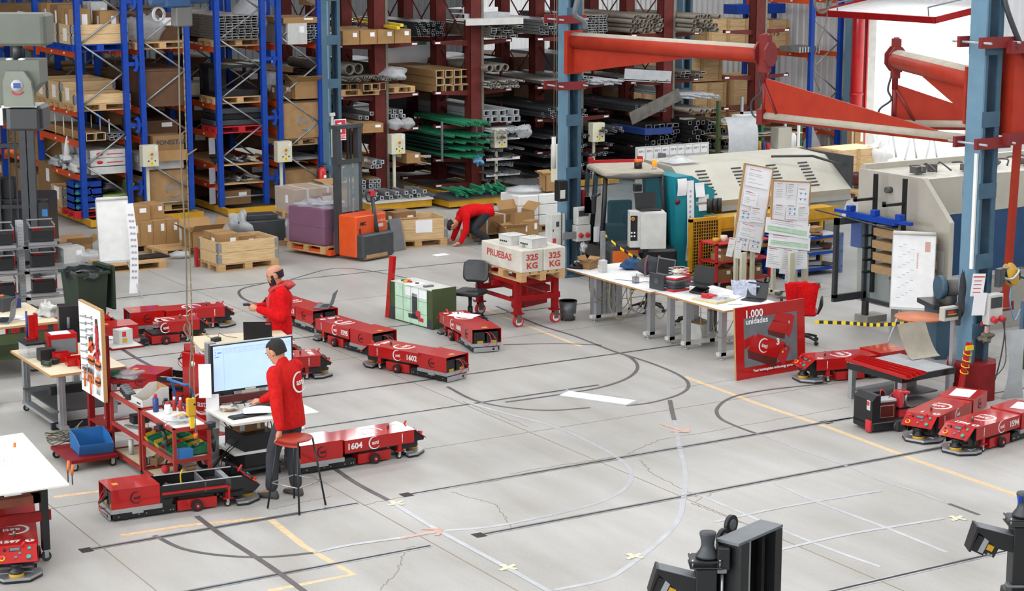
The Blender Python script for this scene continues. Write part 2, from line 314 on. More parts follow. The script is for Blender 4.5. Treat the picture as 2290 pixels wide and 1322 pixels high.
# guide tapes
def px(pl): return [G(*p) for p in pl]
TAPES = [
 ('tape_silver', .055, .0012, [(1045, 900), (1120, 922), (1240, 955), (1340, 1000), (1395, 1035), (1411, 1060), (1408, 1080), (1385, 1102), (1330, 1127), (1220, 1155), (1100, 1178), (985, 1188)], 'pale silver guide tape looping from the front robot across the middle of the floor'),
 ('tape_silver', .055, .0030, [(985, 1188), (900, 1203), (780, 1220), (700, 1237)], 'silver guide tape running left from the pink floor arrow'),
 ('tape_dark', .055, .0012, [(700, 1237), (600, 1246), (500, 1243), (410, 1228), (345, 1198)], 'dark guide tape curving along the bottom left of the floor'),
 ('tape_dark', .06, .0024, [(750, 1050), (800, 1083), (870, 1120)], 'dark straight guide tape coming out from under the white topped robot'),
 ('tape_silver', .06, .0024, [(870, 1120), (960, 1175), (1050, 1225), (1130, 1268), (1240, 1330)], 'silver straight guide tape crossing the bottom centre of the floor'),
 ('tape_dark', .06, .0036, [(440, 1155), (500, 1200), (600, 1265), (690, 1330)], 'dark guide tape under the opened red robot, running to the bottom edge'),
 ('tape_dark', .06, .0012, [(1498, 895), (1503, 920), (1508, 940)], 'short dark tape stub above the pink arrow'),
 ('tape_silver', .06, .0012, [(1508, 940), (1520, 1000), (1532, 1060), (1528, 1120), (1512, 1170), (1470, 1215), (1400, 1270), (1350, 1297), (1240, 1320)], 'long silver guide tape curving through the right centre of the floor'),
 ('tape_dark', .05, .0012, [(1110, 685), (1200, 725), (1285, 752), (1370, 785), (1455, 812), (1520, 840), (1540, 862), (1520, 882), (1460, 900), (1400, 908)], 'dark guide tape winding past the long desk'),
 ('tape_dark', .05, .0024, [(1370, 785), (1410, 800), (1426, 822), (1405, 845), (1350, 865), (1270, 880), (1130, 900)], 'dark inner tape loop left of the red poster panel'),
 ('tape_dark', .05, .0012, [(1000, 865), (1060, 895), (1140, 912), (1230, 918), (1320, 912)], 'faint dark tape arc in front of the row of robots'),
 ('tape_dark', .05, .0012, [(1850, 858), (1720, 872), (1640, 888), (1605, 912), (1610, 935), (1650, 955), (1700, 973)], 'dark tape arc curving beside the opened black robot'),
 ('tape_silver', .04, .0012, [(1700, 973), (1800, 1010), (1900, 1045), (1960, 1072), (2050, 1100), (2120, 1127)], 'thin silver tape running diagonally to the lower right'),
 ('tape_dark', .05, .0012, [(2122, 1127), (2190, 1152)], 'dark tape piece at the right by the black mast'),
 ('tape_dark', .04, .0012, [(1125, 771), (1250, 769), (1345, 772)], 'dark straight tape behind the robot row'),
 ('tape_dark', .05, .0012, [(600, 632), (545, 645), (535, 658), (560, 675), (640, 690)], 'dark curved tape behind the standing person'),
 ('tape_dark', .035, .0012, [(650, 625), (760, 600), (900, 620), (1010, 650), (1080, 680)], 'faint tyre worn tape ring behind the green cabinet'),
 ('tape_dark', .06, .0024, [(255, 770), (330, 815), (420, 850)], 'dark tape running under the red parts cart'),
 ('tape_silver', .05, .0012, [(1560, 1105), (1740, 1182), (1860, 1230), (1968, 1268)], 'silver tape line of the grid, nearest the mast'),
 ('tape_silver', .05, .0012, [(1735, 1083), (1840, 1128), (1980, 1180), (2118, 1236)], 'silver tape line of the grid, farther from the mast'),
 ('tape_silver', .05, .0024, [(1598, 1168), (1750, 1135), (1970, 1098)], 'silver tape crossing the grid at its far end'),
 ('tape_silver', .05, .0024, [(1735, 1232), (1900, 1195), (2110, 1160)], 'silver tape crossing the grid at its near end'),
]
for m_, wd, z, pl, lb in TAPES:
    tag(ribbon(N(), sm(px(pl), 8), wd, z).o('floor_tape', m_), lb, 'tape')
for i, (m_, wd, pl) in enumerate([('yline', .09, [(1530, 842), (1700, 905), (1850, 955), (2050, 1030), (2290, 1113)]), ('oline', .08, [(270, 1198), (420, 1175), (600, 1158)]), ('oline', .08, [(230, 1098), (120, 1112)]), ('yline', .08, [(600, 1158), (680, 1222), (790, 1285), (600, 1322)]), ('oline', .08, [(165, 1040), (260, 1030)]), ('yline', .07, [(1080, 690), (1160, 722), (1300, 775)])]):
    ST('trim_%d' % (21+i), ribbon(N(), px(pl), wd, .0006, .0006), m_)
def arrow(p, a, m_, lb):
    c = G(*p); nb = N().c(0, 0, .004, .5, .05, .0012).c(.17, .07, .006, .2, .05, .0012, -.7).c(.17, -.07, .0055, .2, .05, .0012, .7)
    tag(nb.o('floor_arrow', m_, loc=(c.x, c.y, 0), rz=a), lb, 'arrow')
arrow((943, 1195), R(5), 'tape_pink', 'pink tape arrow on the floor at the left tape crossing')
arrow((1508, 958), R(-85), 'tape_pink', 'pink tape arrow on the right silver tape')
for p, lb in [((1135, 1270), 'crossed cream tape mark at the bottom centre'), ((1418, 1245), 'crossed cream tape mark on the right curving tape'), ((885, 1126), 'cream tape patch beside the dark tape end'), ((2140, 1160), 'torn cream tape scraps near the right mast')]:
    c = G(*p); nb = N().c(0, 0, .0042, .22, .05, .001, .3).c(.01, 0, .0052, .2, .05, .001, 1.9).c(-.02, .02, .0062, .16, .04, .001, 1.1)
    tag(nb.o('masking_tape', 'tape_cream', loc=(c.x, c.y, 0)), lb, 'tape')
c = G(1336, 890); tag(N().c(0, 0, .003, 1.0, .26, .003, R(-62)).o('floor_label', 'paper', loc=(c.x, c.y, 0)), 'long white sheet taped flat on the floor', 'sheet')
tag(N().c(0, 0, .0015, 1.15, .4, .0012, R(-62)).o('floor_film', 'tape_silver', loc=(c.x, c.y, 0)), 'clear tape frame around the white floor sheet', 'tape')

# ================================================================ steel hall columns
def column(x, y, top, lb, base=False):
    t = T('hall_column', lb, 'column', (x, y, 0)); z0 = .5 if base else 0
    n_ = N()
    for sx in (-1, 1):
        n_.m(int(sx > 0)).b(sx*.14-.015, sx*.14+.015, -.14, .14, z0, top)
        n_.m(1)  # lips, right web and battens take a darker blue to imitate shade
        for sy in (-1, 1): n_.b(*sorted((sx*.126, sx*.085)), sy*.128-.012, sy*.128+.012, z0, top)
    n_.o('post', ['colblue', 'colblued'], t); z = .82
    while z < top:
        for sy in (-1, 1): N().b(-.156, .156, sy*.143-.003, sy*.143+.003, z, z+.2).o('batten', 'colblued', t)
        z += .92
    if base: N().pr([(.34*C_(R(22.5+45*i)), .34*S(R(22.5+45*i))) for i in range(8)], 'z', 0, .5).o('base_guard', 'dred', t)
    else: N().b(-.24, .24, -.24, .24, 0, .03).o('base_plate', 'colblued', t)
    return t
column(18.02, 18.0, 7.5, 'blue steel column with a red octagonal base at the right', True)
column(18.32, 28.2, 8, 'pale blue steel column carrying the nearer red jib crane')
column(18.12, 37.2, 8, 'blue grey steel column beside the fire extinguisher sign')
column(29.6, 40.2, 8, 'blue steel column by the wall behind the crates'); column(33.12, 37.74, 8, 'blue steel column beside the thick red pipe')
column(19.9, 16.4, 8, 'blue steel column standing behind the hose reel column').location = (24.7, 22.4, 0)
# ================================================================ jib cranes
def jib(cx, cy, tip, z, lb, lb2, tip2, body=False):
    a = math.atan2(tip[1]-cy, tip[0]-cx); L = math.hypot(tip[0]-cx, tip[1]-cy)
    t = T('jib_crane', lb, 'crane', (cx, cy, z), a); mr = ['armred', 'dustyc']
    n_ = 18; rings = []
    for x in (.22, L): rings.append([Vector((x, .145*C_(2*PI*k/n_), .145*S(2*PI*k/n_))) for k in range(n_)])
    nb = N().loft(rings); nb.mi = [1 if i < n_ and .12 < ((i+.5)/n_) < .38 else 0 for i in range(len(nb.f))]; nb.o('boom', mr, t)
    N().pr([(.26, -.1), (L*.68, -.14), (.26, -.55)], 'y', -.02, .02).b(.18, .26, -.18, .18, -.57, .17).o('gusset', 'armred', t)
    oc = [(.15*C_(R(22.5+45*i)), .2*S(R(22.5+45*i))) for i in range(8)]
    N().pr(oc, 'x', L-.02, L+.02).pr(oc, 'x', L+.2, L+.24).b(L+.02, L+.2, -.05, .05, -.28, .3).cy((L+.11, 0, -.45), (L+.11, 0, .32), .045).o('end_plate', 'clampred', t)
    # clamps round the column
    for zz in (-.78, 0.36 if not body else .5):
        for s_ in (-1, 1): N().b(-.3, .3, s_*.19-.025, s_*.19+.025, zz-.07, zz+.07, Matrix.Rotation(-a, 4, 'Z')).o('clamp', 'clampred', t)
    for zz in (-.78, .36 if not body else .5):
        for s_ in (-1, 1): N().cy(Matrix.Rotation(-a, 4, 'Z') @ Vector((s_*.25, -.34, zz)), Matrix.Rotation(-a, 4, 'Z') @ Vector((s_*.25, .34, zz)), .015).o('clamp_bolt', 'lgrey', t)
    # second arm
    b2 = math.atan2(tip2[1]-tip[1], tip2[0]-tip[0]); L2 = math.hypot(tip2[0]-tip[0], tip2[1]-tip[1])
    c2, s2 = C_(a), S(a); px_, py_ = cx+c2*(L+.11), cy+s2*(L+.11)
    u = T('second_arm', lb2, None, (L+.11, 0, -.35), b2-a); u.parent = t
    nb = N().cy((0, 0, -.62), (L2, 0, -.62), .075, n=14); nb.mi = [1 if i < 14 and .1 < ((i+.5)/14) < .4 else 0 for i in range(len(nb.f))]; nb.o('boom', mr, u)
    N().pr([(.02, -.56), (L2*.9, -.57), (.02, -.02)], 'y', -.015, .015).o('web_plate', 'armred', u)
    N().cy((0, 0, -.72), (0, 0, .1), .04).b(-.06, .06, -.1, .1, -.74, -.5).cy((0.02, -.03, -.1), (.3, -.03, -.56), .02).o('hinge', 'clampred', u)
    N().tube(sm([(-.05, 0, .12), (-.1, 0, -.1), (-.05, -.03, -.25), (-.22, -.05, -.4), (-.2, -.04, -.6), (-.03, 0, -.68)]), .016).o('hose', 'dgrey', u)
    return t
jib(18.25, 28.25, (18.95, 23.75), 4.14, 'large red jib crane boom on the middle blue column', 'red wedge shaped second arm hanging from the left jib boom', (19.4, 19.7))
jib(18.02, 18.0, (19.7, 21.45), 4.16, 'red jib crane boom behind the right blue column', 'dark red second arm of the right jib crane, before the bright doorway', (21.2, 20.3), True)
t = T('jib_crane_drive', 'big dark red steel bracket box clamped behind the right column', 'bracket', (18.02, 18.0, 0))
N().b(.3, .82, -.22, .22, 3.45, 4.6).o('bracket_body', 'armred', t)
[N().b(.15, .6, -.3, -.2, z, z+.15).o('bracket_clamp', 'clampred', t) for z in (4.52, 3.35)]
N().cy((.25, -.32, 4.6), (.25, -.28, 4.6), .015).tube(sm([(.1, -.1, 5.4), (.15, -.22, 5.0), (.45, -.25, 4.5), (.75, -.25, 4.32), (.8, -.2, 4.3)]), .035, 8).o('hose', 'dgrey', t)
t = T('gooseneck_hose', 'grey bent cable hose at the top of the middle column', 'hose', (18.2, 28.0, 0))
N().tube(sm([(.02, -.25, 5.6), (0, -.25, 5.2), (-.05, -.28, 4.85), (-.08, -.25, 4.6), (.1, -.25, 4.48), (.16, -.22, 4.35)]), .045, 10).o('hose_body', 'mgrey', t)
c = N().tube([(.9*0+.0+.16*C_(a_*PI/8), 0, .2*S(a_*PI/8)) for a_ in range(17)], .02).tube([(.15*C_(a_*PI/8), .03, .18*S(a_*PI/8)) for a_ in range(17)], .015)
c.tube(sm([(0, 0, 1.1), (.02, 0, .5), (.05, 0, .2), (.1, 0, -.3), (-.1, 0, -.8), (-.12, 0, -1.2), (0, 0, -1.45)]), .01)
tag(c.o('coiled_cable', 'rope', loc=(20.6, 24.25, 4.9)), 'coiled grey cable hanging before the overhead door leaf', 'cable')
# ================================================================ pallets, cartons, crates
def shared(nb, name, m):
    ob = nb.o(name, m); me = ob.data; bpy.data.objects.remove(ob); return me
def pal_mesh(m):
    n = N()
    for i in range(5): n.b(-.6, .6, -.4+i*.163, -.4+i*.163+.13, .122, .144)
    for x in (-.6, -.07, .455): n.b(x, x+.145, -.4, .4, .1, .122)
    for x in (-.6, -.07, .455):
        for y in (-.4, -.05, .3): n.b(x, x+.145, y, y+.1, .022, .1)
    for y in (-.4, -.05, .3): n.b(-.6, .6, y, y+.1, 0, .022)
    return shared(n, 'pallet', m)
PAL = {'wood': pal_mesh('wood'), 'blue': pal_mesh('blue'), 'red': pal_mesh('chair_red'), 'old': pal_mesh('beamwood')}
def inst(me, name, loc, rz, label, cat, group=None, scale=None):
    o = bpy.data.objects.new(name, me); COL.objects.link(o); o.location = loc; o.rotation_euler = (0, 0, rz)
    if scale: o.scale = scale
    return tag(o, label, cat, group)
def pallet(x, y, z, lb, rz=0, k='wood', g=None, sx=1, sy=1):
    return inst(PAL[k], 'pallet', (x, y, z), rz, lb, 'pallet', g, (sx, sy, 1))
def carton_mesh(name, m, m2='cardin'):
    n = N().b(-.5, .5, -.5, .5, 0, 1).m(1).b(-.5, .5, -.03, .03, 1, 1.004).b(-.502, -.5, -.03, .03, .8, 1).b(.5, .502, -.03, .03, .8, 1)
    n.m(2).b(.1, .36, -.504, -.5, .55, .85).b(-.504, -.5, -.32, -.1, .5, .85)
    return shared(n, name, [m, m2, 'paper'])
CTN = {'a': carton_mesh('carton', 'card'), 'b': carton_mesh('carton', 'card2'), 'w': carton_mesh('carton', 'dkwhite', 'lgrey'), 'br': carton_mesh('carton', 'brown', 'cardin')}
def carton(x, y, z, sx, sy, sz, lb, rz=0, k='a', g=None): return inst(CTN[k], 'carton', (x, y, z), rz, lb, 'box', g, (sx, sy, sz))
def collar(x, y, z, tiers, lb, rz=0, g=None, sx=1.2, sy=.8, m='cratewood', notes=(), parts=True):
    "wooden pallet collar box with steel corner hinges, open top"
    t = T('pallet_collar', lb, 'crate', (x, y, z), rz, g); n = N()
    for i in range(tiers):
        a, b = i*.2+.003, i*.2+.197
        n.b(-sx/2, sx/2, -sy/2, -sy/2+.02, a, b).b(-sx/2, sx/2, sy/2-.02, sy/2, a, b).b(-sx/2, -sx/2+.02, -sy/2, sy/2, a, b).b(sx/2-.02, sx/2, -sy/2, sy/2, a, b)
    n.o('board', m, t)
    for X in (-1, 1):
        for Y in (-1, 1):
            h = N()
            for i in range(tiers): h.b(*sorted((X*sx/2-X*.07, X*(sx/2+.006))), *sorted((Y*sy/2, Y*(sy/2+.006))), i*.2+.02, i*.2+.18).b(*sorted((X*sx/2, X*(sx/2+.006))), *sorted((Y*sy/2-Y*.07, Y*(sy/2+.006))), i*.2+.02, i*.2+.18)
            h.o('corner_hinge', 'galv', t)
    for (px_, pw, pz, ph, face) in notes:
        if face == 'w': N().b(-sx/2-.003, -sx/2, px_-pw/2, px_+pw/2, pz, pz+ph).o('paper_note', 'paper', t)
        else: N().b(px_-pw/2, px_+pw/2, -sy/2-.003, -sy/2, pz, pz+ph).o('paper_note', 'paper', t)
    return t
def open_carton(x, y, z, sx, sy, sz, lb, rz=0, m='card', g=None, fl_=(1, 1, 1, 1), fill=None, cat='box'):
    t = T('open_carton', lb, cat, (x, y, z), rz, g); th = .008
    N().b(-sx/2, sx/2, -sy/2, -sy/2+th, 0, sz).b(-sx/2, sx/2, sy/2-th, sy/2, 0, sz).b(-sx/2, -sx/2+th, -sy/2, sy/2, 0, sz).b(sx/2-th, sx/2, -sy/2, sy/2, 0, sz).b(-sx/2, sx/2, -sy/2, sy/2, 0, th).o('carton_body', m, t)
    for i, (dx, dy) in enumerate(((0, -1), (0, 1), (-1, 0), (1, 0))):
        if not fl_[i]: continue
        L = (sy if dy else sx)*.42*fl_[i]; W = sx if dy else sy; a = R(55+RND.uniform(-25, 15))
        M = Matrix.Translation((dx*sx/2, dy*sy/2, sz)) @ Matrix.Rotation(math.atan2(dy, dx), 4, 'Z') @ Matrix.Rotation(-(PI/2-a), 4, 'Y')
        N().b(0, L, -W/2, W/2, -.004, .004, M).o('flap', m, t)
    if fill: N().blob((0, 0, sz*.75), sx*.42, sy*.42, sz*.25, seed=int(x*10)).o('contents', fill, t)
    return t
# ================================================================ mobile rack carriages
YR = 38.0; BAY = 2.7; LV = [.2, 1.03, 1.72, 2.34, 3.55]
def carriage(i, x0, x1, lb):
    t = T('rack_carriage', lb, 'rack base', ((x0+x1)/2, YR, 0)); w2 = (x1-x0)/2
    for x in (-w2+.04, w2-.12): N().b(x, x+.08, -.35, 8.6, .04, .16).o('base_beam', 'yellowb', t)
    N().b(-w2+.02, w2-.02, -.42, -.34, .03, .17).o('end_beam', 'yellowb', t)
    return t
def wheelish(): pass
def uprights(name, x0, x1, lb, ys=4, top=6.3, lv=LV[1:], extra=()):
    t = T('pallet_rack', lb, 'rack', (x0, YR, 0)); d = x1-x0
    for j in range(ys):
        y = j*BAY
        for x in (0, d):
            n = N().b(x-.055, x+.055, y-.01, y+.1, .16, top)
            n.m(1)
            if j == 0:
                for z in range(40): n.b(x-.008, x+.008, y-.013, y-.01, .3+z*.15, .36+z*.15)
            n.o('upright', ['blue', 'navy'], t)
        n = N(); z = .62; s_ = 0
        while z < top-.6:
            a, b = (x0*0+.04, d-.04) if s_ else (d-.04, .04)
            n.cy((a, y+.05, z-.02), (b, y+.05, z+.62), .02, n=6); z += .62; s_ ^= 1
        n.cy((0.04, y+.05, .35), (d-.04, y+.05, .35), .02, n=6).o('brace', 'galv', t)
    for x in (0, d):
        for z in list(lv)+list(extra):
            for j in range(ys-1):
                n = N().b(x-.03, x+.03, j*BAY+.1, (j+1)*BAY-.01, z-.12, z).m(0)
                n.b(x-.036, x+.036, j*BAY+.09, j*BAY+.15, z-.2, z).b(x-.036, x+.036, (j+1)*BAY-.06, (j+1)*BAY, z-.2, z)
                n.m(1).b(x-.033, x-.03, j*BAY+.8, j*BAY+.88, z-.08, z-.04).b(x-.033, x-.03, j*BAY+1.6, j*BAY+1.68, z-.08, z-.04)
                n.o('beam', ['orange', 'paper'], t)
    return t
def spacer(x0, x1, lb):
    t = T('row_spacer', lb, 'rack link', (x0, YR, 0)); d = x1-x0
    for z in (.72, 2.02, 3.28, 4.55):
        N().b(.055, d-.055, 0, .06, z-.05, z+.03).o('spacer_bar', 'blue', t)
        N().pr([(d/2-.05, z+.12), (d/2+.03, z+.17), (d/2+.08, z+.1), (d/2+.08, z-.1), (d/2+.03, z-.18), (d/2-.04, z-.14), (d/2+.02, z-.08), (d/2+.02, z+.08)], 'y', -.03, -.01).o('cable_hook', 'blue', t)
    return t
for (i, x0, x1, lb) in ((3, 12.8, 15.3, 'yellow mobile base under the leftmost blue rack pair'), (4, 15.8, 18.35, 'yellow mobile base under the blue rack pair beside the fire extinguisher'),
                        (5, 18.7, 20.55, 'yellow mobile base of the red cantilever rack behind the stacker'), (6, 21.0, 23.1, 'yellow mobile base below the green profiles'), (7, 23.7, 25.85, 'yellow mobile base of the third red rack'), (8, 26.35, 28.5, 'yellow mobile base of the fourth red rack'), (9, 29.1, 30.9, 'yellow mobile base of the fifth red rack')): carriage(i, x0, x1, lb)
uprights('a', 12.87, 13.85, 'leftmost blue and orange pallet rack row')
uprights('b', 14.2, 15.2, 'second blue pallet rack row, holding the speaker carton')
uprights('c', 15.88, 16.92, 'third blue pallet rack row, with black metal frames', extra=(.62,))
uprights('d', 17.29, 18.25, 'fourth blue pallet rack row, next to the fire extinguisher')
spacer(13.85, 14.2, 'blue spacer links between the two leftmost rack rows'); spacer(16.92, 17.29, 'blue spacer links between the third and fourth rack rows')
# control boxes with painted numbers
def cbox(x, z, num, lb, y=37.72):
    t = T('control_box', lb, 'control box', (x, y, z))
    N().rc(-.17, .17, -.1, .1, -.22, .22, .012).o('box_body', 'cream', t)
    N().cy((.02, -.1, .04), (.02, -.115, .04), .035).o('knob_plate', 'yellow', t)
    N().cy((.02, -.115, .04), (.02, -.14, .04), .018).o('knob', 'printred', t)
    N().cy((.02, -.1, -.05), (.02, -.112, -.05), .016).o('lamp', 'toolorange', t)
    for s_ in (-.05, .09): N().cy((s_, -.1, -.1), (s_, -.115, -.1), .014).o('button', 'black', t)
    N().pr([(-.04, -.19), (.08, -.19), (.02, -.1)], 'y', -.104, -.1).m(1).b(.014, .026, -.106, -.104, -.17, -.13).o('warning_sign', ['signyellow', 'black'], t)
    if num: TXT('number', num, .12, 'white', t, (.11, -.102, .14), (PI/2, 0, 0), .004)
    N().b(-.05, .05, .1, .14, -.15, .15).b(-.03, .03, .1, .14, .165-z, -.15).o('mounting', 'cream', t)
for x, z, n_, lb in [(14.09, 1.43, '3', 'grey control box numbered 3 between the first two blue rows'), (17.09, 1.33, '4', 'grey control box numbered 4 on the blue rack'), (19.82, 1.33, '5', 'grey control box numbered 5 behind the stacker'), (22.45, 1.31, '6', 'grey control box numbered 6 beside the green profiles'), (25.12, 1.29, '', 'grey control box to the right of the middle blue column'), (27.75, 1.27, '', 'grey control box in front of the black square tubes'), (33.0, 1.5, '', 'grey control box on the wall beside the red pipe')]:
    cbox(x, z, n_, lb, 37.5 if x < 33 else 38.3)
# red cantilever racks
AL = [.86, 1.62, 2.38, 3.5]
def cant(xc, lb, al=AL, half=1.02, ys=4, sp=1.6):
    t = T('cantilever_rack', lb, 'rack', (xc, YR, 0))
    for j in range(ys):
        y = j*sp
        N().b(-.13, .13, y-.15, y-.125, .16, 6.5).b(-.13, .13, y+.125, y+.15, .16, 6.5).b(-.012, .012, y-.13, y+.13, .16, 6.5).b(-.13, -.115, y-.14, y+.14, .16, 6.5).b(.115, .13, y-.14, y+.14, .16, 6.5).o('column', 'rackred', t)
        for s_ in (-1, 1):
            for z in al+[.28]:
                n = N().pr([(s_*.13, z-.12), (s_*.13, z), (s_*half, z), (s_*half, z-.06)][::s_], 'y', y-.045, y+.045)
                n.m(1).b(*sorted((s_*half-s_*.16, s_*half-s_*.03)), y-.048, y-.045, z-.05, z-.012)
                n.m(0).b(*sorted((s_*half-s_*.04, s_*half)), y-.04, y+.04, z, z+.28 if j % 2 and z > 1.5 else z+.02)
                n.o('arm', ['rackred', 'paper'], t)
    for j in range(ys-1):
        for z in (.7, 2.0, 3.3, 4.6):
            n = N().cy((0, j*sp+.13, z), (0, (j+1)*sp-.13, z+1.2), .018, n=5).cy((0, j*sp+.13, z+1.2), (0, (j+1)*sp-.13, z), .018, n=5); n.o('cross_brace', 'rackred', t)
    N().b(.14, .2, -.16, -.1, .3, 6.4).o('cable_duct', 'tubegrey', t)
    return t
for xc, lb in ((19.62, 'red cantilever rack straight behind the orange stacker'), (22.06, 'red cantilever rack holding the green profiles'), (24.77, 'red cantilever rack partly hidden by the middle blue column'), (27.4, 'red cantilever rack with the black square tubes'), (30.2, 'rightmost red cantilever rack, thin column before the crates')):
    cant(xc, lb, ys=4 if xc < 29 else 1)
# end frames with X bracing, seen between columns at the left
n = N(); 
# ================================================================ rack loads
def film(x, y, z, sx, sy, sz, lb, seed=1, m='film'):
    tag(N().blob((0, 0, sz/2), sx/2, sy/2, sz/2, seed=seed, amp=.1, n=10).o('plastic_wrap', m, loc=(x, y, z)), lb, 'plastic')
def cell(x, z, lb, tiers=2, k='wood', n=3, y0=38.5, top=None):
    for i in range(n):
        y = y0+i*.87; pallet(x, y, z, 'wooden pallet under the crates %s' % lb if k == 'wood' else k+' pallet under the crates '+lb, k=k if i < 2 else 'wood', g='pallets '+lb)
        collar(x, y, z+.144, tiers if i else (tiers if k != 'wood' else 1), 'pine pallet collar crate %s' % lb, g='crates '+lb, notes=((0, .22, .06, .26, 'w'),))
cell(13.36, 3.55, 'on the upper beams of the leftmost blue rack', 2, 'blue')
cell(13.36, 2.34, 'on the middle beams of the leftmost blue rack', 2, 'wood')
for i, (x, y, sx, sy, sz, k) in enumerate([(13.0, 38.5, .45, .5, .45, 'a'), (13.6, 38.4, .4, .45, .4, 'a'), (13.1, 39.4, .5, .5, .5, 'b'), (13.7, 39.3, .35, .5, .55, 'w'), (13.2, 40.2, .6, .4, .5, 'a')]):
    carton(x, y, 3.7, sx, sy, sz+.25, 'small carton sticking out of the top left crates', k=k, g='cartons in the top left crates')
carton(13.36, 42.3, 2.34, 1.1, 2.2, .5, 'wide wrapped load far back on the leftmost blue rack', k='w'); carton(13.36, 42.0, 3.55, 1.1, 2.4, .8, 'brown load far back at the top of the leftmost blue rack', k='b')
for i, y in enumerate((41.2, 42.2, 43.2)): pallet(13.3, y, 1.72, 'pallet deep in the leftmost blue rack', g='deep pallets left rack'); carton(13.3, y, 1.87, 1., .8, .4, 'wrapped load on a deep pallet of the leftmost rack', k='w', g='deep loads left rack')
# long tubes at 1.72
def bars(name, me, x0, z0, nx, nz, px_, pz, y, lb, cat, g, jit=.12, drop=0, L=1., stag=False, rx=0):
    for j in range(nz):
        for i in range(nx):
            if RND.random() < drop: continue
            o = inst(me, name, (x0+i*px_+(px_/2 if stag and j % 2 else 0), y+RND.uniform(-jit, jit), z0+j*pz), RND.uniform(-.004, .004)+rx, lb, cat, g, (1, L, 1))
def sq_mesh(w_, h, t_, L, m, name='tube', e='lgrey'):
    a, b, c, d = w_/2, h/2, w_/2-t_, h/2-t_
    n = N().b(-a, a, 0, L, -b, -d).b(-a, a, 0, L, d, b).b(-a, -c, 0, L, -d, d).b(c, a, 0, L, -d, d).m(1).b(-c, c, .12, .13, -d, d).m(2).b(-a, a, -.004, 0, -b, -d).b(-a, a, -.004, 0, d, b).b(-a, -c, -.004, 0, -d, d).b(c, a, -.004, 0, -d, d); return shared(n, name, [m, 'black', e])
def rd_mesh(r, L, m, name='pipe', n=12):
    nb = N(); ro = [[Vector((q_*C_(2*PI*k/n), y, q_*S(2*PI*k/n))) for k in range(n)] for q_, y in ((r*.8, .2), (r*.8, 0), (r, 0), (r, L))]
    nb.loft(ro, cap=False); nb.m(1)._add([(r*.8*C_(2*PI*k/n), .1, r*.8*S(2*PI*k/n)) for k in range(n)], [tuple(range(n))]); return shared(nb, name, [m, 'black'])
def u_mesh(w_, h, t_, L, m, name='channel'):
    n = N().b(-w_/2, -w_/2+t_, 0, L, -h/2, h/2).b(w_/2-t_, w_/2, 0, L, -h/2, h/2).b(-w_/2, w_/2, 0, L, -h/2, -h/2+t_); return shared(n, name, [m])
SQ_G = sq_mesh(.1, .06, .008, 2.4, 'galv', 'steel_tube'); SQ_B = sq_mesh(.09, .09, .007, 3.2, 'darksteel', 'square_tube'); SQ_B2 = sq_mesh(.16, .09, .007, 3.4, 'darksteel', 'square_tube')
AL_P = sq_mesh(.085, .085, .02, 2.8, 'alu', 'aluminium_profile'); GP = sq_mesh(.05, .04, .008, 2.6, 'gprofile', 'green_profile', 'gprofile'); UG = u_mesh(.08, .05, .006, 3.0, 'galv', 'steel_channel')
RD_T = rd_mesh(.055, 3.2, 'tubegrey', 'round_pipe'); RD_S = rd_mesh(.03, 3.4, 'steel', 'round_pipe'); RD_L = rd_mesh(.022, 3.2, 'lgrey', 'thin_pipe', 8); BX = sq_mesh(.2, .16, .012, 2.7, 'card', 'long_carton', 'cratewood')
DK = sq_mesh(.06, .05, .006, 3.2, 'dgrey', 'dark_tube'); PG = sq_mesh(.14, .05, .006, 3.0, 'tubegrey', 'dusty_channel')
bars('steel_tube', SQ_G, 13.5, 1.76, 4, 2, .11, .07, 38.1, 'grey steel tube lying in the leftmost blue rack', 'tube', 'grey tubes in the leftmost rack')
bars('long_carton', BX, 13.05, 1.82, 2, 1, .22, .17, 38.1, 'long pale pack lying in the leftmost blue rack', 'pack', 'long packs in the leftmost rack')
for i in range(8):
    tag(N().cy((0, 0, 0), (0, 0, .42), .012, n=6).o('divider_rod', 'white', loc=(12.95+(i % 2)*.6, 38.3+.55*(i//2), 1.72)), 'white vertical divider rod on the orange beam', 'rod', 'divider rods in the leftmost rack')
# white boxes at 1.07
for i, (z, k) in enumerate(((1.03, 'w'), (1.2, 'w'), (1.37, 'w'))):
    t = T('white_box', ('lowest', 'middle', 'topmost')[i]+' long white carton in the leftmost blue rack', 'box', (13.45, 39.0, z))
    N().b(-.4, .45, -.9, .9, 0, .16 if i else .15).o('box_body', 'dkwhite', t)
    if i: N().lathe([(.07, 0), (.07, .004)], n=16, M=Matrix.Translation((-.2, -.9, .08)) @ Matrix.Rotation(PI/2, 4, 'X') @ Matrix.Scale(.5, 4, (0, 1, 0))).o('red_mark', 'printred', t); N().b(-.05, .3, -.903, -.9, .06, .08).o('red_line', 'printred', t)
for i in range(7): tag(N().blob((0, 0, .1), .16+.03*(i % 3), .2, .1+.02*(i % 2), seed=i, amp=.25).o('wrapped_part', ['dkwhite', 'film', 'lgrey', 'mgrey'][i % 4], loc=(12.9+.14*(i % 3), 38.5+.42*(i//2), 1.05+.13*(i % 2))), 'crumpled wrapped part heaped on the left rack shelf', 'wrapped part', 'wrapped parts on the left rack')
tag(N().cy((0, 0, .1), (0, 0, .5), .12, .012, n=4).b(-.13, .13, -.13, .13, 0, .1).o('funnel', 'white', loc=(12.84, 38.9, 1.28)), 'white pyramid shaped funnel hanging at the left rack', 'funnel')
film(12.9, 38.6, 1.03, .3, .3, .3, 'small clear bag on the left rack shelf', 5, 'clear')
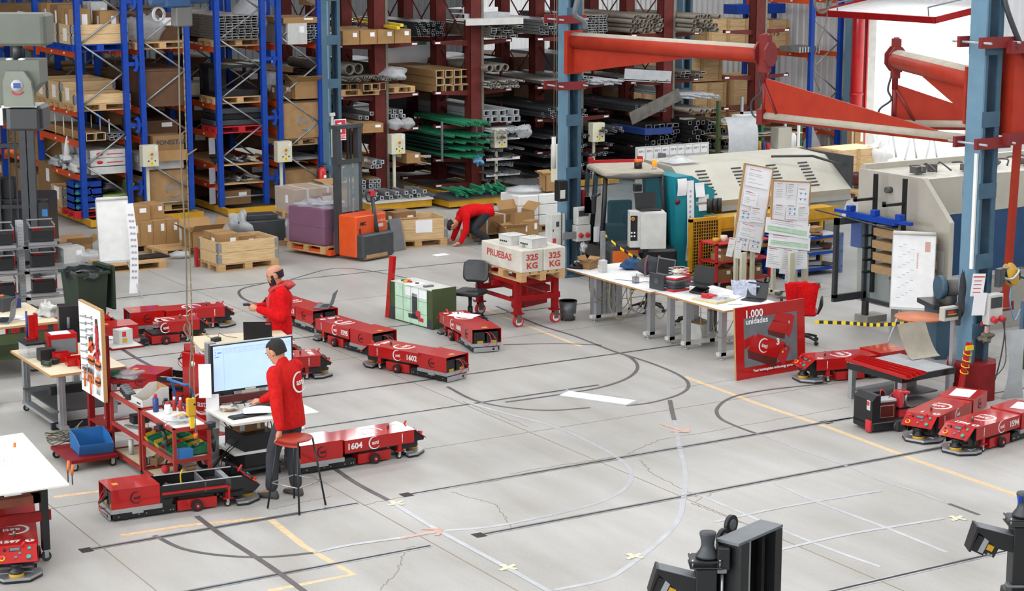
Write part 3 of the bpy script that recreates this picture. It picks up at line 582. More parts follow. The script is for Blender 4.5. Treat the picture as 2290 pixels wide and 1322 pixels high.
# bottom level left
pallet(13.3, 40.3, .16, 'pallet under the big brown carton', g=None); carton(13.4, 40.35, .3, 1.2, .9, .78, 'big brown carton on the bottom of the leftmost blue rack', k='b')
pallet(13.3, 39.3, .16, 'pallet under the low crate at the rack bottom'); collar(13.3, 39.3, .3, 2, 'low pine crate with a white note, bottom of the leftmost rack', notes=((0, .3, .12, .26, 'w'),), m='woody')
pallet(13.25, 38.45, .16, 'red plastic pallet at the foot of the leftmost rack', k='red')
for i in range(4):
    t = T('blue_crate', 'blue folding crate stacked on the red pallet', 'crate', (13.0, 38.4, .3+i*.15), 0, 'blue crates on the red pallet')
    N().b(-.3, .3, -.25, .25, 0, .03).b(-.3, .3, -.25, -.23, 0, .14).b(-.3, .3, .23, .25, 0, .14).b(-.3, -.28, -.25, .25, 0, .14).b(.28, .3, -.25, .25, 0, .14).o('crate_body', 'blue', t)
    N().pr([(-.3, .07), (-.24, .03), (-.18, .07), (-.24, .11)], 'y', -.255, -.25).o('green_clip', 'gprofile', t)
n = N(); n.pr([(-.5, .25), (-.42, 0), (.42, 0), (.5, .25), (.47, .25), (.4, .02), (-.4, .02), (-.47, .25)], 'y', -.3, .3); tag(n.o('green_tub', 'lgreen' if 'lgreen' in MATS else 'gprofile', loc=(13.5, 38.45, .55)), 'lime green tub with black bags in the left rack', 'tub')
MATS['lgreen'] = mat('limegreen', 'A8C070', .5); bpy.data.objects['green_tub'].data.materials[0] = MATS['lgreen']
tag(N().blob((0, 0, .1), .3, .2, .12, 3).o('black_bag', 'plastic_bag', loc=(13.5, 38.45, .62)), 'black plastic bag in the lime green tub', 'bag'); pallet(13.5, 38.6, .3, 'pallet holding the lime green tub', sx=.6, sy=.6).location = (13.55, 38.6, .4)
# second row
def logo_ring(t, c, r, m='printblue', face='y'):
    pts = [(c[0]+r*C_(R(a)), c[1], c[2]+r*S(R(a))) for a in range(0, 360, 30)]
    for k in range(3): N().tube([(c[0]+r*C_(R(120*k+a)), c[1], c[2]+r*S(R(120*k+a))) for a in range(0, 95, 12)], r*.06, 4).o('ring_arrow', m, t)
    TXT('logo_text', 'ASTI', r*.62, m, t, (c[0], c[1], c[2]), (PI/2, 0, 0))
def woodbox(x, y, z, sx, sy, sz, lb, m='cardin', logo=True):
    t = T('wooden_box', lb, 'box', (x, y, z)); N().b(-sx/2, sx/2, -sy/2, sy/2, 0, sz).o('box_body', m, t)
    N().b(-sx/2-.015, sx/2+.015, -sy/2-.015, sy/2+.015, sz, sz+.03).o('lid', 'brown', t)
    if logo: logo_ring(t, (sx*.12, -sy/2-.006, sz*.45), .17)
    return t
mat('osb', 'A8845A', .8, col2='98744A', sc=6)
carton(14.72, 39.3, 3.7, .98, 1.5, .55, 'brown film wrapped carton high in the second blue row', k='br'); pallet(14.7, 38.5, 3.55, 'pallet under the brown wrapped carton', g=None); film(14.5, 38.55, 3.65, .9, .3, .6, 'loose clear wrap on the brown carton', 8)
woodbox(14.72, 39.1, 2.36, 1.0, 2.0, .74, 'large reddish wooden box in the second blue row', 'brown', False)
t = T('speaker_carton', 'open brown carton printed FONESTAR in the second blue row', 'box', (14.7, 38.2, 1.42))
N().b(-.34, .34, -.25, .25, 0, .34).o('carton_body', 'card2', t); N().b(-.36, .4, -.27, -.25, -.22, -.0, Matrix.Rotation(R(-8), 4, 'X')).o('flap', 'card', t); N().c(.45, -.28, -.05, .35, .01, .03, 0, 0, -.5).o('side_flap', 'card', t)
TXT('print', 'FONESTAR', .135, 'ink', t, (.06, -.253, .2), (PI/2, 0, 0), .004)
carton(14.6, 38.55, 1.03, .95, .9, .36, 'white carton under the speaker carton', k='w')
woodbox(14.72, 38.6, .3, 1.1, 1.0, .72, 'plywood box with faded blue round logo, bottom of the second blue row', 'osb'); pallet(14.7, 38.5, .16, 'pallet under the logo box of the second row')
carton(14.7, 39, 1.72, .9, .9, .3, 'dark carton on the third level of the second row', k='br')
# third row: profiles stack, black frame, red pallet trays
pallet(16.4, 38.5, 3.55, 'pallet under the dark grey profiles', k='old'); bars('dusty_channel', PG, 16.0, 3.73, 6, 9, .15, .055, 38.05, 'dusty grey steel channel stacked high in the third blue row', 'channel', 'grey channels in the third row', .06)
film(16.95, 38.7, 3.7, .7, .9, .9, 'big silvery film bundle between the blue rows, at the top', 11); film(17.0, 38.5, 3.6, .5, .6, .5, 'pinkish film wrapped load at the top between blue rows', 12, 'purplefilm')
pallet(16.4, 38.5, 2.34, 'pallet under the black metal frame', k='wood')
t = T('steel_cage', 'black welded metal frame on a pallet in the third blue row', 'frame', (16.4, 38.6, 2.49)); n = N()
for x in (-.5, .5):
    for y in (-.4, .4): N().b(x-.03, x+.03, y-.03, y+.03, 0, .62).o('leg', 'black', t)
N().b(-.53, .53, -.43, .43, .6, .66).o('top_plate', 'black', t); N().b(-.53, .53, -.43, .43, 0, .12).o('bottom_plate', 'black', t); N().cy((-.48, -.4, .12), (.4, -.4, .6), .02, n=5).cy((.48, -.4, .12), (-.2, -.4, .6), .02, n=5).o('diagonal', 'dgrey', t)
N().b(-.5, -.1, .0, .4, .12, .6).o('side_case', 'blackg', t)
tag(N().rc(-.35, .35, -.4, .4, 0, .3, .1).o('yellowed_cushion', 'cream', loc=(16.3, 40.2, 2.36)), 'yellowish padded pack behind the black frame', 'pack')
pallet(16.4, 38.45, 1.72, 'bright red plastic pallet in the third blue row', k='red')
for i in range(3): tag(N().rc(-.55, .55, -.4, .4, 0, .12, .04).o('black_tray', ['dgrey', 'blackg', 'dgrey'][i], loc=(16.35+.03*i, 38.5, 1.87+.125*i)), 'shallow black tray stacked on the red pallet', 'tray', 'trays on the red pallet')
for z, s_ in ((1.03, 1), (.62, 2)):
    tag(N().b(-.5, .5, -.02, 2.5, 0, .025).o('shelf_board', 'wood', loc=(16.4, 38.05, z)), 'thin wooden shelf board %s in the third blue row' % ('upper' if s_ == 1 else 'lower'), 'shelf board')
    for k in range(5): tag(N().blob((0, 0, .05), .16, .22, .06, k+s_*7, .3).o('scrap_piece', ['dgrey', 'steel', 'galv', 'black', 'dustyc'][k], loc=(16.05+.17*k, 38.4+.1*(k % 2), z+.025)), 'loose dark part lying on the %s shelf board' % ('upper' if s_ == 1 else 'lower'), 'part', 'parts on the %s shelf board' % ('upper' if s_ == 1 else 'lower'))
for z in (1.62, .98, .55): tag(N().b(0, .14, -.01, 0, -.35, 0).o('shelf_note', 'inkgrey', loc=(15.7+.02*z, 38.3, z)), 'pale paper label hanging from a shelf of the third row', 'label', 'hanging labels of the third row')
carton(16.3, 38.5, .16, .7, .5, .3, 'brown carton at the bottom of the third blue row', k='b'); carton(16.45, 40.2, .16, 1, .9, .4, 'dark carton deep at the bottom of the third row', k='br')
# fourth row
bars('steel_tube', SQ_G, 18.0, 3.62, 3, 6, .1, .06, 38.1, 'grey tube end beside the white cartons of the fourth row', 'tube', 'tubes at the top of the fourth row'); carton(17.72, 38.6, 3.55, .45, 1.2, .45, 'white striped carton high in the fourth blue row', k='w'); carton(17.8, 38.6, 4.0, .8, 1.2, .12, 'flat kraft carton on the white cartons of the fourth row')
open_carton(17.95, 38.3, 2.36, .6, .5, .38, 'open brown carton leaning in the fourth blue row'); t = carton(17.5, 38.5, 2.36, .4, .5, .3, 'taped brown carton left of the leaning one', k='b'); film(17.4, 38.7, 2.45, .5, .5, .5, 'clear wrap in the fourth blue row', 21)
tag(N().b(-.42, .42, -.1, 1.8, 0, .12).o('flat_pack', 'cardin', loc=(17.5, 38.8, 2.95), rot=(0, R(8), 0)), 'long flat carton lying over the fourth row loads', 'pack')
woodbox(17.78, 38.5, 1.52, .92, .9, .78, 'plywood box with blue round logo in the fourth blue row', 'osb'); pallet(17.78, 38.5, 1.36, 'pallet under the upper logo box', sx=.8)
for i in range(4): tag(N().b(-.42, .42, -.3, .7, 0, .012).o('metal_sheet', ['galv', 'lgrey', 'galv', 'mgrey'][i], loc=(17.8+.01*i, 38.4, 1.04+.016*i), rz=.05*i), 'thin metal sheet lying in the fourth blue row', 'sheet', 'sheets in the fourth row')
woodbox(17.78, 38.6, .16, .9, .9, .68, 'plywood box at the bottom of the fourth blue row', 'osb', False)
for r_, (xa, xb) in enumerate(((12.9, 13.8), (14.25, 15.15), (15.9, 16.9), (17.35, 18.2))):
    for li, z in enumerate((.2, 1.03, 1.72, 2.34, 3.55)):
        for k in range(2):
            carton((xa+xb)/2, 41.9+k*2.5, z, .95, 1.9, RND.uniform(.4, .62), 'carton load deep in the %s blue row' % ('first', 'second', 'third', 'fourth')[r_], k=RND.choice('ab')+'' if r_ < 2 else 'br', g='deep loads of the %s blue row' % ('first', 'second', 'third', 'fourth')[r_])
# ---------------------------------------------------------------- loads of the red racks
def load(me, name, xc, lvl, x0, nx, nz, px_, pz, lb, cat, drop=.05, y=37.75, jit=.15, L=1., stag=False, rx=0, dz=.03):
    bars(name, me, xc+x0, lvl+dz, nx, nz, px_, pz, y, lb, cat, lb, jit, drop, L, stag, rx)
# rack 5
load(AL_P, 'aluminium_profile', 19.62, .28, -.92, 4, 3, .1, .1, 'aluminium profile boxed at the bottom left of the first red rack', 'profile', 0, 37.5, .02, dz=.06)
load(AL_P, 'aluminium_profile', 19.62, .28, -.45, 3, 3, .1, .1, 'aluminium profile in the second bundle of the first red rack', 'profile', 0, 37.5, .02, dz=.06)
tag(N().b(0, .42, 0, 2, 0, .02).b(0, .42, 0, 2, .3, .32).b(0, .01, 0, 2, 0, .32).b(.41, .42, 0, 2, 0, .32).o('carton_sleeve', 'card', loc=(18.63, 37.58, .28)), 'open carton sleeve around the left aluminium bundle', 'carton'); tag(N().b(0, .34, 0, 2, 0, .02).b(0, .34, 0, 2, .3, .32).b(.33, .34, 0, 2, 0, .32).o('carton_sleeve', 'card2', loc=(19.1, 37.58, .28)), 'open carton sleeve around the right aluminium bundle', 'carton')
load(AL_P, 'aluminium_profile', 19.62, .16, .35, 5, 1, .12, .1, 'loose aluminium profile on the floor of the first red rack', 'profile', 0, 36.9, .2, rx=-.12)
load(AL_P, 'aluminium_profile', 19.62, .86, -.5, 3, 2, .1, .1, 'aluminium profile above the bundles of the first red rack', 'profile', 0, 37.3, .1)
carton(20.3, 38.3, .86, .35, 1.4, .22, 'long carton beside the loose aluminium profiles'); carton(18.95, 38.4, .86, .4, 1.6, .2, 'long carton at the left on the first red rack', k='b')
carton(19.2, 38.4, 1.62, .5, 2.0, .2, 'wrapped kraft carton low in the first red rack', k='a'); film(19.9, 37.7, 1.62, .35, .4, .25, 'silver foil wrap on profile ends', 31); film(20.2, 37.7, 1.62, .3, .4, .25, 'second silver foil wrap on profile ends', 32); load(AL_P, 'aluminium_profile', 19.62, 1.86, -.4, 10, 2, .11, .09, 'aluminium profile lying over the wrapped cartons', 'profile', .2, 38.0)
for i in range(2): pallet(19.1+i*.95, 38.2+.1*i, 2.4+.0*i, 'pale pallet in the middle of the first red rack', g='pallets mid first red rack', sx=.78); 
load(BX, 'long_carton', 19.62, 2.55, -.85, 5, 1, .22, .17, 'long kraft pack over the pale pallets', 'pack', 0, 37.8); load(RD_S, 'round_pipe', 19.62, 2.72, -.9, 16, 2, .075, .06, 'thin pipe over the long kraft packs', 'pipe', .15, 37.6, rx=-.03); film(19.9, 37.8, 2.7, .6, .9, .3, 'crumpled wrap on the pipes of the first red rack', 33)
load(rd_mesh(.12, 3, 'tubegrey', 'big_pipe'), 'big_pipe', 19.62, 2.95, -.8, 2, 1, .3, .2, 'thick wrapped pipe in the first red rack', 'pipe', 0, 37.8)
for i in range(4): carton(18.75+i*.42, 38.4, 3.53, .4, 1.8, .3, 'long carton with a white label on the upper arms', g='cartons upper first red rack')
for i in range(3): tag(N().b(0, .07, 0, 3.2, 0, .06).o('yellow_profile', ['yellow', 'yellow', 'dgrey'][i], loc=(19.6+.14*i, 37.0+.1*i, 3.86+.05*(i % 2)), rz=-.14), ('upper', 'second', 'dark grey')[i]+' long level bar lying on the upper cartons', 'profile')
load(SQ_G, 'steel_tube', 19.62, 3.56, .3, 6, 5, .11, .07, 'dark tube behind the labelled cartons', 'tube', .1, 38.9)
carton(19.0, 39.7, 4.3, .6, .6, .5, 'kraft carton high at the left of the red racks', k='a')
# rack 6
load(GP, 'green_profile', 22.06, 1.64, -.7, 12, 2, .056, .045, 'green profile at the upper arm of the second red rack', 'profile', 0, 37.2, .2, dz=.03, rx=-.06)
for li, z in enumerate((.95, 1.1, 1.25, 1.4)):
    load(GP, 'green_profile', 22.06, z, -.9, 16, 1, .055, .045, 'green profile on the fine shelves of the second red rack', 'profile', .15, 37.3, .35, rx=.02)
    tag(N().b(-1.02, -.02, 0, 2.4, 0, .015).o('fine_shelf', 'dgrey', loc=(22.06, 37.7, z-.01)), 'thin dark shelf plate under the green profiles', 'shelf', 'shelves under the green profiles')
for x in (21.06, 21.95): tag(N().b(-.02, .02, -.02, .02, .0, .9).o('shelf_post', 'mgrey', loc=(x, 37.66, .84)), ('left' if x < 21.5 else 'right')+' grey post of the green profile shelves', 'post')
t = T('yellow_pallet', 'yellow steel tray full of loose green profiles on the floor', 'tray', (21.3, 36.6, 0)); N().b(-.95, .95, -.5, .5, .05, .2).o('tray_body', 'yellowb', t); N().b(-1, 1, -.55, .55, .2, .23).o('tray_top', 'dgrey', t)
for i in range(26): inst(GP, 'green_profile', (20.6+.055*i, 36.1+RND.uniform(-.1, .2), .26+.05*(i % 3)), RND.uniform(-.5, .3), 'loose green profile on the yellow floor tray', 'profile', 'green profiles on the yellow tray', (1, .33, 1))
t = T('yellow_pallet', 'yellow steel tray with galvanised coils at the right of the green one', 'tray', (23.1, 37.0, 0)); N().b(-.6, .6, -.5, .5, .05, .2).o('tray_body', 'yellowb', t); N().b(-.63, .63, -.53, .53, .2, .23).o('tray_top', 'dgrey', t)
for i in range(30): inst(UG, 'steel_channel', (22.6+.035*i, 36.55, .26+.05*(i % 2)), RND.uniform(-.1, .1), 'galvanised channel on the yellow tray', 'channel', 'channels on the right yellow tray', (.7, .3, 1))
t = T('yellow_pallet', 'yellow steel tray with aluminium profile offcuts behind the stacker', 'tray', (19.4, 36.9, 0)); N().b(-.75, .75, -.4, .4, .05, .2).o('tray_body', 'yellowb', t); N().b(-.78, .78, -.43, .43, .2, .23).o('tray_top', 'dkwhite', t)
for i in range(12): inst(AL_P, 'aluminium_profile', (18.8+.11*i, 36.55+RND.uniform(0, .2), .28+.09*(i % 2)), RND.uniform(-.25, .1), 'aluminium offcut on the yellow tray behind the stacker', 'profile', 'aluminium offcuts on the tray', (1, .25, 1))
for li, z in enumerate((.3, .48, .66, .84, 1.02, 1.3)):
    load(UG, 'steel_channel', 22.06, z, .12, 9, 1, .095, .06, 'galvanised channel on the right half of the second red rack', 'channel', .1, 37.5, .25)
    if li % 2: tag(N().b(0, 1.0, 0, 2.4, 0, .015).m(1).b(.05, .95, -.003, 0, -.06, -.0).o('fine_shelf', ['rackred', 'paper'], loc=(22.12, 37.6, z)), 'thin shelf with white labels under the galvanised channels', 'shelf', 'labelled shelves of the second red rack')
load(RD_L, 'thin_pipe', 22.06, 1.42, .2, 12, 2, .07, .05, 'thin rod bundled at the right of the green profiles', 'rod', .1, 37.3, .3, rx=-.08); film(23.0, 37.3, 1.3, .4, .3, .3, 'scrap of clear wrap on the rod ends', 41)
load(BX, 'long_carton', 22.06, 2.4, -.85, 4, 3, .22, .17, 'long kraft pack in the second red rack', 'pack', 0, 38.0, .05); load(sq_mesh(.16, .13, .015, 3.4, 'lgrey', 'alu_beam'), 'alu_beam', 22.06, 1.68, .25, 5, 2, .17, .14, 'long pale aluminium beam in the second red rack', 'beam', 0, 37.7)
load(rd_mesh(.085, 3.2, 'tubegrey', 'big_pipe'), 'big_pipe', 22.06, 2.85, .2, 3, 1, .24, .2, 'thick grey pipe in the second red rack', 'pipe', 0, 37.6, rx=-.05); load(RD_S, 'round_pipe', 22.06, 2.42, .2, 12, 3, .075, .06, 'thin grey pipe under the thick ones', 'pipe', .05, 37.6, .2)
load(PG, 'dusty_channel', 22.06, 3.56, .25, 5, 5, .16, .055, 'dusty channel on the upper arms of the second red rack', 'channel', .05, 37.6, .3)
for i in range(3): tag(N().b(0, 1.5-.2*i, 0, .5, 0, .02).b(0, 1.5-.2*i, 0, .02, 0, -.12).o('white_sheet_profile', ['dkwhite', 'lgrey', 'white'][i], loc=(21.6+.2*i, 37.5+.4*i, 3.98+.1*i), rz=.12*i), ('lowest', 'middle', 'uppermost')[i]+' long white folded sheet profile on the upper arms', 'profile')
load(DK, 'dark_tube', 22.06, 3.56, -.9, 8, 6, .085, .055, 'tube with pale ends left on the upper arms of the second red rack', 'tube', .05, 38.9)
tag(N().b(0, 1.6, 0, .03, 0, .7).m(1).b(.5, 1.4, -.003, 0, .5, .7).o('sign_board', ['paper', 'gprofile'], loc=(20.9, 40.6, 2.75)), 'white and green board standing deep between the red racks', 'board')
# rack 7
load(SQ_G, 'steel_tube', 24.77, .6+1.78, -.2, 4, 3, .12, .08, 'steel tube beside the column of the third red rack', 'tube', .1, 37.6); load(PG, 'dusty_channel', 27.4, 2.4, .2, 5, 3, .16, .06, 'dusty channel on the middle arms of the fourth red rack', 'channel', .1, 37.8, .25); load(DK, 'dark_tube', 22.06, 1.05, .15, 9, 3, .09, .07, 'dark tube behind the galvanised channels', 'tube', .1, 38.8)
load(RD_S, 'round_pipe', 24.77, 2.42, -.9, 12, 2, .075, .06, 'thin pipe in the third red rack', 'pipe', .05, 37.6, .2); load(DK, 'dark_tube', 24.77, 1.66, -.9, 14, 4, .075, .06, 'dark tube in the third red rack', 'tube', .1, 37.7, .2)
for z in (.3, .52, .74, .96, 1.18): load(DK, 'dark_tube', 24.77, z, -.9, 20, 1, .085, .05, 'dark tube on the lower shelves of the third red rack', 'tube', .2, 37.6, .3); tag(N().b(-1.0, 1.0, 0, 2.6, 0, .012).o('fine_shelf', 'dgrey', loc=(24.77, 37.7, z)), 'thin shelf under the lower dark tubes', 'shelf', 'shelves of the third red rack')
load(PG, 'dusty_channel', 24.77, 3.56, .2, 5, 8, .1, .055, 'greenish channel stacked in the third red rack', 'channel', 0, 37.6, .05); load(SQ_G, 'steel_tube', 24.77, 3.56, -.8, 7, 5, .11, .07, 'grey tube on the upper arms of the third red rack', 'tube', .05, 38.0)
load(RD_L, 'thin_pipe', 24.77, 2.4, .2, 10, 2, .08, .06, 'thin pale rod in the third red rack', 'rod', .1, 37.3, .3); load(DK, 'dark_tube', 24.77, 1.3, .3, 8, 2, .08, .06, 'dark round bar next to the control box', 'bar', .1, 37.3, .3)
# rack 8: black square tubes
load(SQ_B2, 'square_tube', 27.4, 1.32, -1.0, 5, 1, .19, .1, 'wide black square tube of the upper layer', 'tube', 0, 37.2, .1, dz=.05); load(SQ_B, 'square_tube', 27.4, .3, -1.0, 10, 9, .105, .105, 'black square tube in the big stack', 'tube', .25, 37.3, .2, dz=.06)
load(SQ_B, 'square_tube', 27.4, .3, .15, 9, 11, .105, .105, 'black square tube in the right stack', 'tube', .3, 37.0, .25, dz=.06)
tag(N().b(0, .8, 0, 1.5, 0, .14).o('blue_profile', 'navy', loc=(26.15, 37.0, 1.2)), 'dark blue steel profile among the black tubes', 'profile')
load(RD_T, 'round_pipe', 27.4, 3.56, -1, 8, 4, .125, .105, 'thick grey round pipe at the top left of the fourth red rack', 'pipe', .05, 37.9, .1, stag=True); load(RD_T, 'round_pipe', 27.4, 3.56, .25, 6, 4, .125, .105, 'thick grey round pipe with open end on the upper arms', 'pipe', .05, 37.2, .15, stag=True)
load(RD_S, 'round_pipe', 27.4, 2.4, -.9, 8, 1, .08, .06, 'thin steel pipe on the middle arms of the fourth red rack', 'pipe', .1, 37.4, .2); load(RD_T, 'round_pipe', 27.4, 1.66, .2, 5, 1, .13, .1, 'grey roll with pale end in the fourth red rack', 'roll', 0, 37.0, .2); load(RD_L, 'thin_pipe', 27.4, 1.95, .2, 12, 2, .075, .05, 'thin rod above the grey rolls', 'rod', .2, 37.2, .3)
tag(N().b(0, 1.35, 0, .25, 0, .02).b(0, 1.35, 0, .012, -.02, .26).o('grey_channel', 'lgrey', loc=(25.75, 37.3, 2.5), rot=(0, R(5), 0)), 'wide pale grey channel lying on the middle arms', 'channel')
tag(N().b(0, 1.5, 0, .03, 0, .3).o('leaning_plate', 'steel', loc=(25.9, 37.15, 1.45), rot=(0, R(-20), 0)), 'slanting bare metal plate leaning over the black tubes', 'plate')
load(DK, 'dark_tube', 27.4, 1.66, -1, 9, 3, .09, .06, 'dark angle bar stored behind the slanting plate', 'bar', .1, 37.7, .2)
# dark filler stock added deep in the red racks to darken the gaps
for xc in (19.62, 22.06, 24.77, 27.4):
    for s_ in (-1, 1):
        for z in AL[:3]: tag(N().b(-.42, .42, 0, 2.6, 0, .45).o('filler_bundle', RND.choice(['brown', 'dgrey', 'mgrey', 'black']), loc=(xc+s_*.58, 40.9, z+.01)), 'dark bundle added deep in the red racks to darken the gaps', 'bundle', 'added dark filler of the red racks')
# ================================================================ tugger robots
def ringlogo(parent, loc, rot, s, m, name='logo', tx=True, sub=None):
    "open brush ring round the word, laid in a local XY plane"
    n = N(); k_ = 26; L_, R__ = [], []
    for i in range(k_+1):
        a = R(70+255*i/k_); w_ = .02+.085*S(PI*min(1, (i+1)/k_*.92+.05))
        L_.append((C_(a)*.5, S(a)*.5)); R__.append((C_(a)*(.5-w_), S(a)*(.5-w_)))
    for i in range(k_):
        p = [L_[i], L_[i+1], R__[i+1], R__[i]]; n._add([Vector((x, y, 0)) for x, y in p]+[Vector((x, y, .002)) for x, y in p], [(4, 5, 6, 7), (3, 2, 1, 0), (0, 1, 5, 4), (2, 3, 7, 6)])
    o = n.o('logo_ring', m, parent); o.location = loc; o.rotation_euler = rot; o.scale = (s, s, 1)
    if tx:
        M = Matrix.Translation(loc) @ Matrix.Rotation(rot[2], 4, 'Z') @ Matrix.Rotation(rot[1], 4, 'Y') @ Matrix.Rotation(rot[0], 4, 'X')
        TXT('logo_text', 'asti', s*.42, m, parent, M @ Vector((.08*s, .0, 0)), rot, s*.006)
        if sub: TXT('logo_text', 'intralogistics', s*.09, m, parent, M @ Vector((.1*s, -.36*s, 0)), rot, 0); TXT('logo_text', 'technology', s*.09, m, parent, M @ Vector((.1*s, -.46*s, 0)), rot, 0)
def agv(tail, nose, lb, num=None, bend=0., opened=False, topnum=None, papers=(), rearless=False, knob=True, flip=False, det=True, wires=True, gap=0.):
    tail = Vector((tail[0], tail[1])); nose = Vector((nose[0], nose[1])); d = (nose-tail).normalized()
    c = tail+d*.58; a = math.atan2(d.y, d.x)
    t = T('tugger_robot', lb, 'robot', (c.x, c.y, 0), a, 'red tugger robots')
    RM = Matrix.Rotation(bend, 4, 'Z')
    def rb(name, n, m):  # rear parts swing about the joint
        o = n.o(name, m, t); o.rotation_euler = (0, 0, bend); return o
    if not rearless:
        y = .222; n = N().b(-.58, -.05, -y, -y+.004, .135, .345).b(-.58, -.05, y-.004, y, .135, .345).b(-.582, -.048, -y-.003, y+.003, .345, .349).b(-.054, -.05, -y, y, .135, .345)
        n.cy((-.1, -y-.003, .16), (-.1, -y, .16), .006, n=6).cy((-.54, -y-.003, .16), (-.54, -y, .16), .006, n=6); rb('rear_cover', n, 'red')
        for s_ in (-1, 1):
            bt = rb('battery', N().rc(-.55, -.28, s_*.105-.09, s_*.105+.09, .1, .3, .01).m(1).b(-.552, -.55, s_*.105-.06, s_*.105+.03, .13, .17), ['black', 'bin_yellow'])
        rb('battery', N().rc(-.26, -.07, -.2, .2, .1, .3, .01), 'black')
        rb('rear_frame', N().b(-.585, -.03, -.225, .225, .09, .137), 'alu'); rb('base_plate', N().b(-.56, .1, -.2, .2, .02, .088).pr([(-.2, .03), (.12, .03), (.12, .1), (.06, .12), (-.2, .1)], 'y', -.206, .206), 'black')
        rb('tail_plate', N().b(-.592, -.575, -.17, .2, .012, .078).m(1).cy((-.594, -.1, .045), (-.59, -.1, .045), .018), ['alu', 'black']); rb('side_plate', N().b(-.36, -.24, -.232, -.206, .07, .118), 'alu'); rb('side_plate', N().b(-.36, -.24, .206, .232, .07, .118), 'alu')
        bo = N()
        for x in (-.5, -.28, -.2, -.02, .06, .09):
            for s_ in (-1, 1): bo.cy((x, s_*.2, .05), (x, s_*.21, .05), .007, n=6)
        rb('bolt', bo, 'alu')
        for s_ in (-1, 1): rb('rear_wheel', N().cy((-.42, s_*.15, .045), (-.42, s_*.196, .045), .045, n=14), 'rubber')
        for s_ in (-1, 1):
            q = RM @ Vector((-.31, s_*.2265, .24)); ringlogo(t, q, (PI/2, 0, bend+(PI if s_ > 0 else 0)), .13, 'black')
        if wires: rb('battery_cable', N().tube(sm([(-.56, .02, .3), (-.62, -.02, .28), (-.66, -.04, .18), (-.62, .02, .1), (-.57, .05, .09)]), .006, 5).tube(sm([(-.55, -.05, .3), (-.65, -.1, .24), (-.68, -.12, .14), (-.6, -.1, .06)]), .004, 5), 'printred'); rb('plug', N().cy((-.57, -.06, .24), (-.68, -.12, .21), .014, n=8), 'black')
        if det and papers == (): rb('yellow_sticker', N().b(-.5, -.44, -.04, .04, .349, .351), 'bin_yellow')
    x0, x1, y = -.03+gap, .89, .215
    if not opened:
        N().b(x0, x1, -y, -y+.004, .175, .325).b(x0, x1, y-.004, y, .175, .325).b(x0, x1+.02, -y-.003, y+.003, .325, .329).b(x0, x0+.004, -y, y, .175, .325).o('front_cover', 'red', t)
        for s_ in (-1, 1):
            r_ = (PI/2, 0, 0 if s_ < 0 else PI)
            if not flip or True: ringlogo(t, (.36, s_*(y+.001), .25), r_, .155, 'white')
            if num: TXT('number', num, .1, 'white', t, (.1, s_*(y+.002), .245), r_, .003)
            if det: TXT('web_text', 'www.asti.es', .022, 'paper', t, (.73, s_*(y+.001), .25), (PI/2, -PI/2, 0) if s_ < 0 else (PI/2, -PI/2, PI), .0006)
        ringlogo(t, (.42, 0, .3295), (0, 0, -PI/2 if not flip else PI/2), .3, 'white', sub=1)
        if topnum or num: TXT('top_number', topnum or num, .1, 'white', t, (.8, -.05, .3295), (0, 0, PI/2 if not flip else PI/2), .004)
        N().lathe([(.045, 0), (.045, .0012)], (.8, .14, .3295), 16).o('round_mark', 'white', t); N().b(.775, .825, .13, .15, .331, .332).o('mark_arrow', 'red', t)
        if knob: N().lathe([(.014, 0), (.014, .06), (.006, .065)], (.66, 0, .329), 10).o('knob', 'steel', t)
        N().b(x0+.02, x1-.02, -y+.02, y-.02, .16, .3).o('front_chassis', 'black', t)
    else:
        for s_ in (-1, 1):
            N().pr([(-.04, .12), (-.04, .32), (.88, .32), (1.06, .2), (1.0, .14), (.86, .17), (.7, .17), (.1, .17), (.08, .09)], 'y', *sorted((s_*y, s_*(y-.01)))).m(1).b(0, .86, *sorted((s_*y, s_*(y-.03))), .318, .323).o('chassis_side', ['black', 'lgrey'], t)
            N().b(-.02, .72, *sorted((s_*y, s_*(y+.02))), .225, .25).b(.695, .72, *sorted((s_*y, s_*(y+.02))), .1, .25).o('side_rail', 'red', t)
        N().b(0, .88, -y, y, .17, .19).o('chassis_floor', 'black', t); N().b(.45, .47, -y, y, .2, .31).b(.68, .74, -y, y, .2, .31).o('cross_plate', 'alu', t)
        N().rc(.3, .42, -.1, .03, .19, .24, .01).o('yellow_device', 'bin_yellow', t); N().rc(.52, .66, -.12, .12, .19, .27, .01).o('controller', 'blackg', t)
        for k in range(5): N().tube(sm([(.02+.03*k, -.1+.03*k, .2), (.08, -.05+.02*k, .28), (.2, .05-.03*k, .24), (.3+.02*k, .1-.03*k, .2)], 4), .007, 5).o('cable', ['black', 'black', 'dgrey', 'rope', 'black'][k], t)
        N().tube(sm([(.26, .02, .2), (.25, .02, .34), (.27, .02, .4)], 4), .008, 5).o('yellow_cable', 'yellow', t)
    # nose
    for s_ in (-1, 1):
        N().pr([(.86, .31), (.9, .325), (1.06, .205), (1.05, .17), (.97, .17), (.95, .1), (.86, .1), (.84, .2)], 'y', *sorted((s_*.16, s_*.152))).o('nose_plate', 'black', t)
    pm = Matrix.Translation((.985, 0, .262)) @ Matrix.Rotation(R(38), 4, 'Y')
    pn = N().b(-.1, .1, -.2, .2, -.004, .004, pm).o('control_panel', 'red', t)
    def onp(x, y_, z=0): return pm @ Vector((x, -y_, z))
